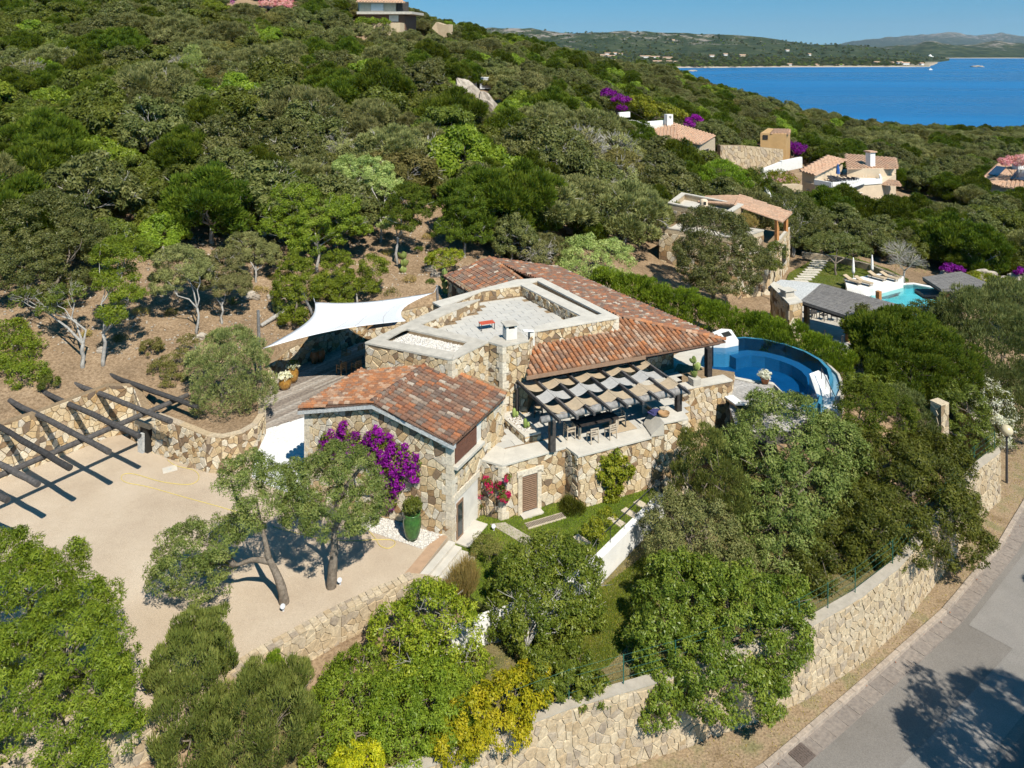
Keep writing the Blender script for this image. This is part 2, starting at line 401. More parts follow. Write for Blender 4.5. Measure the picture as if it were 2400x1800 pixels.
LF['tamarisk'] = mat_leaf('leaf_tamarisk', [(0.045, 0.065, 0.03), (0.075, 0.098, 0.048), (0.11, 0.135, 0.07), (0.16, 0.18, 0.105)], 0.2, 0.6, 0.2)
LF['grey'] = mat_leaf('leaf_grey', [(0.065, 0.08, 0.042), (0.11, 0.125, 0.068), (0.16, 0.175, 0.10), (0.22, 0.225, 0.145)], 0.15, 0.6, 0.2)
LF['drybrown'] = mat_leaf('leaf_drybrown', [(0.05, 0.055, 0.022), (0.085, 0.09, 0.036), (0.125, 0.125, 0.055), (0.17, 0.16, 0.09)], 0.2, 0.55, 0.2)
LF['rosemary'] = mat_leaf('leaf_rosemary', [(0.04, 0.055, 0.018), (0.075, 0.095, 0.03), (0.12, 0.14, 0.05), (0.18, 0.19, 0.085)], 0.2, 0.5, 0.3)
LF['grass'] = mat_leaf('leaf_grass', [(0.07, 0.11, 0.018), (0.11, 0.165, 0.025), (0.16, 0.22, 0.035), (0.24, 0.24, 0.07)], 0.3, 0.6, 0.2)
LF['drygrass'] = mat_leaf('leaf_drygrass', [(0.12, 0.11, 0.04), (0.20, 0.17, 0.08), (0.30, 0.24, 0.13), (0.13, 0.14, 0.035)], 0.2, 0.7, 0.1)
LF['purple'] = mat_leaf('petal_purple', [(0.055, 0.002, 0.09), (0.125, 0.006, 0.20), (0.19, 0.014, 0.30), (0.25, 0.025, 0.30)], 0.35, 0.55, 0.2)
LF['crimson'] = mat_leaf('petal_crimson', [(0.20, 0.006, 0.03), (0.38, 0.015, 0.06), (0.50, 0.03, 0.10), (0.42, 0.04, 0.08)], 0.35, 0.55, 0.2)
LF['pink'] = mat_leaf('petal_pink', [(0.45, 0.12, 0.20), (0.60, 0.22, 0.30), (0.70, 0.36, 0.40), (0.62, 0.28, 0.32)], 0.3, 0.55, 0.2)
LF['whiteflower'] = mat_leaf('petal_white', [(0.55, 0.55, 0.50), (0.72, 0.72, 0.70), (0.78, 0.78, 0.77), (0.76, 0.75, 0.70)], 0.25, 0.6, 0.2)
LF['cactus'] = mat_leaf('cactus_skin', [(0.10, 0.15, 0.06), (0.14, 0.20, 0.08), (0.18, 0.24, 0.11), (0.2, 0.26, 0.13)], 0.05, 0.5, 0.4)
LF['ivy'] = mat_leaf('leaf_ivy', [(0.10, 0.15, 0.06), (0.17, 0.23, 0.10), (0.26, 0.32, 0.17), (0.34, 0.38, 0.24)], 0.25, 0.45, 0.4)

# ---------------------------------------------------------------- mesh and object helpers
WL = {}          # world translation of every object made here (children keep world coordinates)

def link(o, parent=None, world=None):
 w = Vector(world) if world is not None else Vector((0, 0, 0))
 if parent is not None:
  o.parent = parent
  o.location = w - WL.get(parent.name, Vector((0, 0, 0)))
 else:
  o.location = w
 COL.objects.link(o)
 WL[o.name] = w
 return o

def tag(o, label=None, cat=None, group=None, kind=None):
 if label: o['label'] = label
 if cat: o['category'] = cat
 if group: o['group'] = group
 if kind: o['kind'] = kind
 return o

def thing(name, label, cat, loc=(0, 0, 0), group=None):
 o = bpy.data.objects.new(name, None)
 o.empty_display_size = 0.2
 link(o, None, loc)
 return tag(o, label, cat, group)

class MB:
 def __init__(s):
  s.v, s.f, s.m, s.r = [], [], [], []

 def add(s, vs, fs, mat=0, rnd=None):
  b = len(s.v)
  s.v.extend(tuple(x) for x in vs)
  r = R.random() if rnd is None else rnd
  for f in fs:
   s.f.append(tuple(i + b for i in f)); s.m.append(mat); s.r.append(r)
  return s

 def poly(s, pts, mat=0, rnd=None):
  return s.add(pts, [tuple(range(len(pts)))], mat, rnd)

 def box(s, c, size, rz=0.0, mat=0, rnd=None, taper=1.0):
  hx, hy, hz = size[0] / 2, size[1] / 2, size[2] / 2
  cs, sn = math.cos(rz), math.sin(rz)
  vs = []
  for dz, k in ((-hz, 1.0), (hz, taper)):
   for dx, dy in ((-hx, -hy), (hx, -hy), (hx, hy), (-hx, hy)):
    dx, dy = dx * k, dy * k
    vs.append((c[0] + dx * cs - dy * sn, c[1] + dx * sn + dy * cs, c[2] + dz))
  return s.add(vs, [(3, 2, 1, 0), (4, 5, 6, 7), (0, 1, 5, 4), (1, 2, 6, 5), (2, 3, 7, 6), (3, 0, 4, 7)], mat, rnd)

 def bar(s, p, q, w, h=None, mat=0, rnd=None, up=None):
  p, q = Vector(p), Vector(q)
  h = w if h is None else h
  d = (q - p).normalized()
  u = Vector(up) if up else Vector((0, 0, 1))
  sd = d.cross(u)
  if sd.length < 1e-4: sd = d.cross(Vector((1, 0, 0)))
  sd.normalize(); u = sd.cross(d)
  vs = []
  for e in (p, q):
   for a, b in ((-1, -1), (1, -1), (1, 1), (-1, 1)):
    vs.append(e + sd * (a * w / 2) + u * (b * h / 2))
  return s.add(vs, [(0, 1, 2, 3), (7, 6, 5, 4), (0, 4, 5, 1), (1, 5, 6, 2), (2, 6, 7, 3), (3, 7, 4, 0)], mat, rnd)

 def prism(s, poly, z0, z1, mat=0, rnd=None, bottom=True):
  """upright prism over a plan polygon; z1 may be a list"""
  poly = [(p[0], p[1]) for p in poly]
  a = sum(poly[i][0] * poly[(i + 1) % len(poly)][1] - poly[(i + 1) % len(poly)][0] * poly[i][1] for i in range(len(poly)))
  zt = list(z1) if isinstance(z1, (list, tuple)) else [z1] * len(poly)
  zb = list(z0) if isinstance(z0, (list, tuple)) else [z0] * len(poly)
  if a < 0:
   poly = poly[::-1]; zt = zt[::-1]; zb = zb[::-1]
  n = len(poly)
  vs = [(p[0], p[1], zb[i]) for i, p in enumerate(poly)] + [(p[0], p[1], zt[i]) for i, p in enumerate(poly)]
  fs = [tuple(range(n, 2 * n))] + ([tuple(range(n - 1, -1, -1))] if bottom else [])
  fs += [(i, (i + 1) % n, n + (i + 1) % n, n + i) for i in range(n)]
  return s.add(vs, fs, mat, rnd)

 def tube(s, pts, radii, n=6, mat=0, rnd=None, cap=True):
  pts = [Vector(p) for p in pts]
  if isinstance(radii, (int, float)): radii = [radii] * len(pts)
  vs, fs = [], []
  ref = Vector((0.31, 0.17, 0.93))
  for i, p in enumerate(pts):
   d = (pts[min(i + 1, len(pts) - 1)] - pts[max(i - 1, 0)])
   if d.length < 1e-6: d = Vector((0, 0, 1))
   d.normalize()
   a = d.cross(ref)
   if a.length < 1e-3: a = d.cross(Vector((1, 0, 0)))
   a.normalize(); b = d.cross(a)
   for k in range(n):
    t = 2 * math.pi * k / n
    vs.append(p + (a * math.cos(t) + b * math.sin(t)) * radii[i])
  for i in range(len(pts) - 1):
   for k in range(n):
    fs.append((i * n + k, i * n + (k + 1) % n, (i + 1) * n + (k + 1) % n, (i + 1) * n + k))
  if cap:
   fs.append(tuple(range(n - 1, -1, -1)))
   fs.append(tuple(range((len(pts) - 1) * n, len(pts) * n)))
  return s.add(vs, fs, mat, rnd)

 def lathe(s, prof, c=(0, 0, 0), n=16, mat=0, rnd=None):
  vs, fs = [], []
  for r, z in prof:
   for k in range(n):
    t = 2 * math.pi * k / n
    vs.append((c[0] + r * math.cos(t), c[1] + r * math.sin(t), c[2] + z))
  m = len(prof)
  for i in range(m - 1):
   for k in range(n):
    fs.append((i * n + k, i * n + (k + 1) % n, (i + 1) * n + (k + 1) % n, (i + 1) * n + k))
  fs.append(tuple(range(n - 1, -1, -1)))
  fs.append(tuple(range((m - 1) * n, m * n)))
  return s.add(vs, fs, mat, rnd)

 def mesh(s, name, mats, smooth=False):
  me = bpy.data.meshes.new(name)
  me.from_pydata(s.v, [], s.f)
  for m in mats: me.materials.append(m)
  if len(mats) > 1: me.polygons.foreach_set('material_index', s.m)
  a = me.attributes.new('rnd', 'FLOAT', 'FACE')
  a.data.foreach_set('value', s.r)
  if smooth: me.polygons.foreach_set('use_smooth', [True] * len(s.f))
  me.update()
  return me

 def build(s, name, mats, parent=None, smooth=False, bevel=0.0, world=None):
  if not isinstance(mats, (list, tuple)): mats = [mats]
  o = bpy.data.objects.new(name, s.mesh(name, mats, smooth))
  link(o, parent, world)
  if bevel:
   b = o.modifiers.new('bevel', 'BEVEL'); b.width = bevel; b.segments = 2; b.limit_method = 'ANGLE'
  return o

def np_mesh(name, verts, faces, rnd, mats, mat_index=None):
 """fast mesh from arrays: verts (n,3), faces (m,k)"""
 me = bpy.data.meshes.new(name)
 nv, nf, k = len(verts), len(faces), faces.shape[1]
 me.vertices.add(nv); me.vertices.foreach_set('co', np.ascontiguousarray(verts, dtype=np.float32).ravel())
 me.loops.add(nf * k); me.loops.foreach_set('vertex_index', np.ascontiguousarray(faces, dtype=np.int32).ravel())
 me.polygons.add(nf); me.polygons.foreach_set('loop_start', np.arange(0, nf * k, k, dtype=np.int32))
 for m in mats: me.materials.append(m)
 if mat_index is not None:
  me.polygons.foreach_set('material_index', np.ascontiguousarray(mat_index, dtype=np.int32))
 a = me.attributes.new('rnd', 'FLOAT', 'FACE')
 a.data.foreach_set('value', np.ascontiguousarray(rnd, dtype=np.float32))
 me.update(calc_edges=True)
 return me

def vnoise(x, y, seed=0):
 """smooth value noise for numpy arrays"""
 x = np.asarray(x, float); y = np.asarray(y, float)
 xi, yi = np.floor(x), np.floor(y)
 xf, yf = x - xi, y - yi
 u, v = xf * xf * (3 - 2 * xf), yf * yf * (3 - 2 * yf)
 def h(a, b):
  t = np.sin(a * 127.1 + b * 311.7 + seed * 74.7) * 43758.5453
  return t - np.floor(t)
 return (h(xi, yi) * (1 - u) * (1 - v) + h(xi + 1, yi) * u * (1 - v) + h(xi, yi + 1) * (1 - u) * v + h(xi + 1, yi + 1) * u * v)

# ---------------------------------------------------------------- terrain
CTRL = [  # x, y, z surveyed heights
 (14, 31, -4.2), (20, 38, -4.2), (26, 46, -4.2), (34, 56, -4.2), (42, 68, -4.3), (8, 24, -4.3), (0, 20, -4.3), (25, 28, -4.3), (40, 45, -4.3), (-12, 17, -4.3), (30, 20, -4.3), (55, 60, -4.4), (70, 85, -4.5),
 (0, 36, -1.3), (5, 36.5, -1.3), (-5, 34, -1.3), (-12, 30, -1.4), (12, 41, -1.3), (18, 48, -1.2), (25, 56, -0.8), (-18, 25, -1.5), (-30, 20, -1.6), (32, 66, -0.9),
 (2, 42.5, -0.35), (7, 46, -0.35), (-10, 42, 0.3), (-20, 40, 0.3), (-30, 42, 0.3), (-16, 36, 0.3), (-26, 34, 0.3), (-40, 36, 0.3), (-30, 28, 0.2), (-55, 36, 0.6),
 (0, 50, 0.5), (8, 52, 0.6), (-8, 52, 0.9), (5, 60, 1.4), (12, 56, 0.8), (20, 58, 0.4), (26, 58, 0.6), (15, 64, 1.0), (-10, 58, 1.2), (-6, 62, 1.3), (0, 68, 2.2), (-13, 62, 1.2),
 (-20.5, 58, 3.3), (-15.5, 66, 3.5), (-8, 71, 4.3), (-29, 56, 4.3), (-36, 51, 4.4), (-24, 55, 3.5), (-20, 53.5, 3.0), (-45, 44, 4.6), (-60, 40, 7),
 (-30, 59, 5.0), (-23, 72, 6.3), (-14, 82, 7.0), (-8, 86, 7.2), (-2, 80, 5.4), (-46, 72, 9.0), (-60, 60, 10), (-70, 90, 15), (-35, 90, 11),
 (6, 80, 3.4), (12, 74, 2.4), (20, 68, 1.4), (28, 64, 0.6),
 (25, 95, -0.3), (33, 92, -0.9), (44, 92, -1.2), (48, 86, -1.3), (60, 90, -1.8), (40, 104, -1.0), (52, 110, -1.6), (20, 100, 2.0), (70, 110, -3), (90, 110, -3.5),
 (45, 140, 0.6), (60, 145, -0.6), (80, 150, -2.0), (30, 150, 5.0), (12, 130, 10.5), (10, 110, 8.2), (10, 170, 14.5), (10, 200, 18), (19, 260, 23),
 (45, 170, 4.2), (45, 220, 9.0), (59, 280, 16), (86, 300, 6.5), (119, 310, -3.5), (139, 320, -9), (226, 330, -12), (110, 180, -5), (100, 240, -2), (200, 250, -9), (160, 150, -8), (120, 120, -5),
 (-60, 112, 16.5), (-100, 112, 20), (-20, 112, 14.5), (-60, 161, 28), (-110, 165, 33), (-22, 160, 21.5), (-100, 216, 46), (-66, 216, 41), (-38, 180, 24.5), (-36, 203, 30.5), (-14, 190, 25.5), (-16, 212, 28), (-24, 235, 31), (-150, 200, 50), (-60, 260, 45),
 (-150, 100, 24), (-120, 60, 14), (-200, 150, 45), (-100, 300, 48), (20, 330, 14), (-20, 300, 26), (100, 400, -16), (180, 420, -24), (260, 400, -24), (60, 420, 0), (320, 300, -20), (300, 180, -16), (250, 80, -12), (100, 60, -5.5), (-100, 20, 0), (-60, 20, -1),
 (180, 520, -42), (60, 540, -38), (320, 460, -42), (420, 340, -42), (-100, 540, -20), (420, 150, -42), (100, 520, -42), (250, 500, -42),
]
_C = np.array(CTRL, float)
_d = np.sqrt(((_C[:, None, :2] - _C[None, :, :2]) ** 2).sum(-1))
_A = np.zeros((len(_C) + 3, len(_C) + 3))
_A[:-3, :-3] = _d + 0.02 * np.eye(len(_C))
_A[:-3, -3] = 1; _A[:-3, -2:] = _C[:, :2]
_A[-3, :-3] = 1; _A[-2:, :-3] = _C[:, :2].T
_W = np.linalg.solve(_A, np.concatenate([_C[:, 2], [0, 0, 0]]))

def TZ(x, y):
 x = np.asarray(x, float); y = np.asarray(y, float)
 sh = x.shape
 x = x.ravel(); y = y.ravel()
 out = np.empty(len(x))
 for i in range(0, len(x), 20000):
  xs, ys = x[i:i + 20000, None], y[i:i + 20000, None]
  out[i:i + 20000] = np.sqrt((xs - _C[:, 0]) ** 2 + (ys - _C[:, 1]) ** 2) @ _W[:-3]
 out += _W[-3] + _W[-2] * x + _W[-1] * y
 return out.reshape(sh)

def tz(x, y):
 return float(TZ(np.array([x]), np.array([y]))[0])

def G(px, py, y0=24.0):
 """where the sight line of a photograph pixel meets the terrain (survey only)"""
 Y = np.concatenate([np.arange(y0, 120, 0.5), np.arange(120, 520, 2.0)])
 X = (px - 1200) * Y / FPX
 z = CAMZ - (py - HZN) * Y / FPX
 t = TZ(X, Y)
 hit = np.where(z <= t)[0]
 if not len(hit): return None
 i = hit[0]
 return Vector((X[i], Y[i], t[i]))

def inside_np0(x, y, poly):
 r = np.zeros(x.shape, bool)
 n = len(poly)
 for i in range(n):
  (x1, y1), (x2, y2) = poly[i][:2], poly[(i + 1) % n][:2]
  if y1 == y2: continue
  r ^= ((y1 > y) != (y2 > y)) & (x < (x2 - x1) * (y - y1) / (y2 - y1) + x1)
 return r

PLATFORMS = [  # cut platforms: the ground lies below these plan areas
 ([(-62, 16), (-60, 41), (-44, 41.5), (-33.7, 47.2), (-31.2, 49.8), (-28.6, 53.4), (-26.8, 53.8), (-24.6, 51.6), (-19.8, 49.0), (-17.4, 49.4), (-17.4, 52.4), (-3, 47), (-3, 38), (-19, 27), (-26, 24)], 0.25),
 ([(-17.8, 50.6), (-18.7, 54.2), (-19.3, 57.5), (-18.7, 61.4), (-16.3, 64.8), (-13.3, 67.9), (-9.1, 70.0), (-5.6, 71), (3, 74), (12, 62), (16, 54), (0, 44), (-12, 44)], 1.1),
 ([(-4, 38), (-3, 47), (16, 54), (24, 53), (27, 46), (21, 41), (14, 36.4), (2.6, 32.2), (-2.4, 29.8), (-14, 25), (-20, 25)], -1.35),
 ([(14, 51), (13, 66), (20, 66.5), (27, 63), (28, 56), (24, 51)], 0.3),
 ([(-30, 10), (-14.6, 25.5), (-2.5, 30.3), (2.5, 32.6), (7.5, 34.2), (14.1, 36.8), (18, 39.0), (21, 41.2), (26.3, 45.9), (31.5, 50.9), (34.7, 52.9), (39.7, 59.2), (46, 69), (60, 80), (75, 60), (45, 20), (20, 5)], -4.4),
 ([(28, 64), (22, 72), (24, 84), (40, 108), (60, 106), (62, 84), (48, 74), (36, 64)], -1.3),
 ([(40, 80), (40, 93), (62, 93), (62, 80)], -2.6),
]

def build_terrain():
 xs = np.concatenate([np.arange(-260, -70, 5.0), np.arange(-70, 110, 0.9), np.arange(110, 430, 6.0)])
 ys = np.concatenate([np.arange(8, 110, 0.9), np.arange(110, 250, 3.0), np.arange(250, 560, 6.0)])
 gx, gy = np.meshgrid(xs, ys)
 z = TZ(gx, gy)
 amp = np.clip((gy - 66) / 30, 0, 1)
 z = z + amp * ((vnoise(gx / 7, gy / 7, 3) - 0.5) * 0.9 + (vnoise(gx / 2.3, gy / 2.3, 5) - 0.5) * 0.3)
 for poly, zp in PLATFORMS:
  k = inside_np0(gx, gy, poly)
  z = np.where(k, np.minimum(z, zp), z)
 nx, ny = len(xs), len(ys)
 v = np.stack([gx, gy, z], -1).reshape(-1, 3)
 i, j = np.meshgrid(np.arange(nx - 1), np.arange(ny - 1))
 b = (j * nx + i).ravel()
 f = np.stack([b, b + 1, b + nx + 1, b + nx], -1)
 me = np_mesh('terrain', v, f, np.zeros(len(f)), [M['soil']])
 me.polygons.foreach_set('use_smooth', [True] * len(f))
 o = bpy.data.objects.new('terrain', me)
 link(o); tag(o, kind='structure')

build_terrain()

mb = MB()
SEA_Z = -35.0
mb.poly([(-9000, 150, SEA_Z), (14000, 150, SEA_Z), (14000, 24000, SEA_Z), (-9000, 24000, SEA_Z)])
tag(mb.build('sea', M['sea']), kind='structure')

# ---------------------------------------------------------------- far coast, hills and mountains
def mat_far_hill():
 m, nt, b = ntree('far_hill')
 n1 = noise(nt, 0.010, 6, 0.75, 'Position')
 r1 = ramp(nt, [(0.35, (0.016, 0.028, 0.012)), (0.52, (0.038, 0.055, 0.022)), (0.66, (0.085, 0.095, 0.045))])
 nt.links.new(n1.outputs[0], r1.inputs[0])
 n2 = noise(nt, 0.012, 8, 0.8, 'Position')
 a = nt.nodes.new('ShaderNodeAttribute'); a.attribute_name = 'rnd'
 s = nt.nodes.new('ShaderNodeMath'); s.operation = 'MULTIPLY_ADD'; s.inputs[1].default_value = 0.22
 nt.links.new(a.outputs['Fac'], s.inputs[0]); nt.links.new(n2.outputs[0], s.inputs[2])
 r2 = ramp(nt, [(0.67, (0, 0, 0)), (0.74, (1, 1, 1))])
 nt.links.new(s.outputs[0], r2.inputs[0])
 c = mixc(nt, r2.outputs[0], r1.outputs[0], (0.30, 0.26, 0.225))
 sd = ramp(nt, [(0.012, (1, 1, 1)), (0.03, (0, 0, 0))]); nt.links.new(a.outputs['Fac'], sd.inputs[0])
 nt.links.new(mixc(nt, sd.outputs[0], c, (0.5, 0.42, 0.32)), b.inputs['Base Color'])
 b.inputs['Roughness'].default_value = 0.95
 b.inputs['Specular IOR Level'].default_value = 0.05
 bump(nt, b, n1.outputs[0], 1.0, 14)
 return m

def interp(tab, x):
 return np.interp(x, [t[0] for t in tab], [t[1] for t in tab])

def far_strip(name, px0, px1, n, layers, mat, seed, rough, taper=None):
 """a range of hills: for each plan column a profile of (distance, height above sea)"""
 pxs = np.linspace(px0, px1, n)
 rows = []
 for k, (dist, hgt) in enumerate(layers):
  d = np.array([dist(p) for p in pxs]); h = np.array([hgt(p) for p in pxs])
  rows.append((d, h))
 # refine between the layers
 V = []
 sub = 14
 for a in range(len(rows) - 1):
  for s in range(sub):
   t = s / sub
   V.append((rows[a][0] * (1 - t) + rows[a + 1][0] * t, rows[a][1] * (1 - t) + rows[a + 1][1] * t))
 V.append(rows[-1])
 vs = []
 hmax = max(h.max() for _, h in V)
 rr = []
 for d, h in V:
  x = (pxs - 1200) * d / FPX
  k = np.clip(h / (0.35 * hmax), 0, 1)
  nz = (vnoise(x / 420, d / 420, seed) - 0.5) * 1.1 + (vnoise(x / 150, d / 150, seed + 1) - 0.5) * 0.6 + (vnoise(x / 55, d / 55, seed + 2) - 0.5) * 0.3
  z = SEA_Z + h + nz * rough * k
  if taper: z = SEA_Z - 2 + (z - SEA_Z + 2) * np.clip((taper - pxs) / 110, 0, 1)
  vs.append(np.stack([x, d, z], -1)); rr.append(h / hmax)
 v = np.concatenate(vs)
 m = len(V)
 i, j = np.meshgrid(np.arange(n - 1), np.arange(m - 1))
 b = (j * n + i).ravel()
 f = np.stack([b, b + 1, b + n + 1, b + n], -1)
 rv = np.stack(rr).ravel()[f].mean(1)
 me = np_mesh(name, v, f, rv, [mat])
 me.polygons.foreach_set('use_smooth', [True] * len(f))
 o = bpy.data.objects.new(name, me)
 link(o)
 return tag(o, kind='structure')

M['far_hill'] = mat_far_hill()

def ht(tab, D0):
 """heights above the sea of a skyline given as (pixel column, pixel row) seen at distance D0"""
 return lambda p: max(0.3, float(CAMZ - (interp(tab, p) - 5 - HZN) * D0 / FPX - SEA_Z))

ridge = [(700, 70), (900, 66), (1010, 66), (1050, 64), (1110, 66), (1160, 68), (1200, 71), (1245, 70), (1290, 77), (1330, 79), (1400, 79), (1470, 76), (1540, 78), (1600, 82), (1660, 83), (1720, 88), (1790, 95), (1850, 101), (1900, 108), (1925, 112), (1960, 110), (2000, 110), (2030, 114), (2070, 120), (2130, 127), (2210, 133), (2260, 136), (2300, 138)]
shoreD = [(700, 2500), (1400, 2450), (1560, 2330), (1660, 2330), (1760, 2380), (1900, 2410), (2050, 2430), (2180, 2440), (2235, 2520), (2300, 2560)]
far_strip('headland', 700, 2225, 420, [
 (lambda p: float(interp(shoreD, p)), lambda p: -1.5),
 (lambda p: float(interp(shoreD, p)) + 40, lambda p: 3.5 if p < 2180 else 1.5),
 (lambda p: float(interp(shoreD, p)) + 420, lambda p: 12 if p < 2000 else max(1.0, 12 - (p - 2000) * 0.05)),
 (lambda p: 3300, lambda p: float(np.interp(p, [700, 1500, 1800, 2000, 2225], [60, 45, 32, 14, 2]))),
 (lambda p: 4000, ht(ridge, 4000)),
 (lambda p: 4700, lambda p: 5.0)], M['far_hill'], 11, 26, 2240)

ridge2 = [(1920, 136), (2000, 125), (2060, 119), (2100, 114), (2140, 110), (2165, 101), (2188, 98), (2215, 108), (2240, 113), (2280, 109), (2310, 104), (2335, 102), (2360, 108), (2400, 112), (2480, 108), (2600, 118), (2750, 110)]
far_strip('promontory', 1920, 2750, 260, [
 (lambda p: 4450 if p > 2240 else 4450, lambda p: -1.5),
 (lambda p: 4560, lambda p: 6.0),
 (lambda p: 5100, ht([(a, b * 0.5 + 62) for a, b in ridge2], 5100)),
 (lambda p: 5600, ht(ridge2, 5600)),
 (lambda p: 6300, lambda p: 4.0)], M['far_hill'], 21, 34)
ridge3 = [(1700, 116), (1850, 114), (1960, 108), (2030, 98), (2080, 91), (2140, 87), (2200, 82), (2240, 81), (2290, 87), (2340, 85), (2400, 88), (2500, 84), (2650, 96), (2800, 112)]
far_strip('blue_mountains', 1700, 2800, 160, [
 (lambda p: 14500, lambda p: 0.0), (lambda p: 16500, ht(ridge3, 16500)), (lambda p: 19500, lambda p: 0.0)], M['far_hill'], 31, 60)

# ---------------------------------------------------------------- stonework: every stone has its own outline and depth
def clip_poly(poly, nx, ny, c):
 """keep nx*x+ny*y <= c"""
 out = []
 n = len(poly)
 for i in range(n):
  a, b = poly[i], poly[(i + 1) % n]
  da, db = nx * a[0] + ny * a[1] - c, nx * b[0] + ny * b[1] - c
  if da <= 0: out.append(a)
  if (da < 0 < db) or (db < 0 < da):
   t = da / (da - db)
   out.append((a[0] + (b[0] - a[0]) * t, a[1] + (b[1] - a[1]) * t))
 return out

def stone_cells(L, Hh, size, seed, gap=0.035, planes=(), openings=(), drop=0.16, aspect=1.2):
 rg = random.Random(seed)
 su, sv = size * aspect, size
 seeds = {}
 nu, nv = int(L / su) + 2, int(Hh / sv) + 2
 for j in range(-1, nv):
  for i in range(-1, nu):
   if rg.random() < drop: continue
   u = (i + 0.5 + (0.5 if j % 2 else 0) + rg.uniform(-0.5, 0.5)) * su
   v = (j + 0.5 + rg.uniform(-0.48, 0.48)) * sv
   if -0.6 * su < u < L + 0.6 * su and -0.6 * sv < v < Hh + 0.6 * sv:
    seeds.setdefault((i, j), []).append((u, v))
 out = []
 for (i, j), ss in seeds.items():
  for (u, v) in ss:
   if not (0 <= u <= L and 0 <= v <= Hh): continue
   if any(o[0] < u < o[1] and o[2] < v < o[3] for o in openings): continue
   poly = [(max(0, u - 2.2 * su), max(0, v - 2.2 * sv)), (min(L, u + 2.2 * su), max(0, v - 2.2 * sv)),
     (min(L, u + 2.2 * su), min(Hh, v + 2.2 * sv)), (max(0, u - 2.2 * su), min(Hh, v + 2.2 * sv))]
   for dj in (-2, -1, 0, 1, 2):
    for di in (-2, -1, 0, 1, 2):
     for (a, b) in seeds.get((i + di, j + dj), ()):
      if a == u and b == v: continue
      dx, dy = a - u, b - v
      d = math.hypot(dx, dy)
      nx, ny = dx / d, dy / d
      poly = clip_poly(poly, nx, ny, nx * (u + a) / 2 + ny * (v + b) / 2 - gap / 2)
      if len(poly) < 3: break
   for (nx, ny, c) in planes:
    poly = clip_poly(poly, nx, ny, c)
   for o in openings:
    sides = ((u - o[1], -1, 0, -o[1]), (o[0] - u, 1, 0, o[0]), (v - o[3], 0, -1, -o[3]), (o[2] - v, 0, 1, o[2]))
    s = max(sides)
    poly = clip_poly(poly, s[1], s[2], s[3])
   if len(poly) < 3: continue
   ar = 0.5 * abs(sum(poly[k][0] * poly[(k + 1) % len(poly)][1] - poly[(k + 1) % len(poly)][0] * poly[k][1] for k in range(len(poly))))
   if ar < 0.12 * size * size: continue
   # drop near-duplicate corners
   q = []
   for p in poly:
    if not q or math.hypot(p[0] - q[-1][0], p[1] - q[-1][1]) > 0.02: q.append(p)
   if len(q) >= 3: out.append((q, ar))
 return out

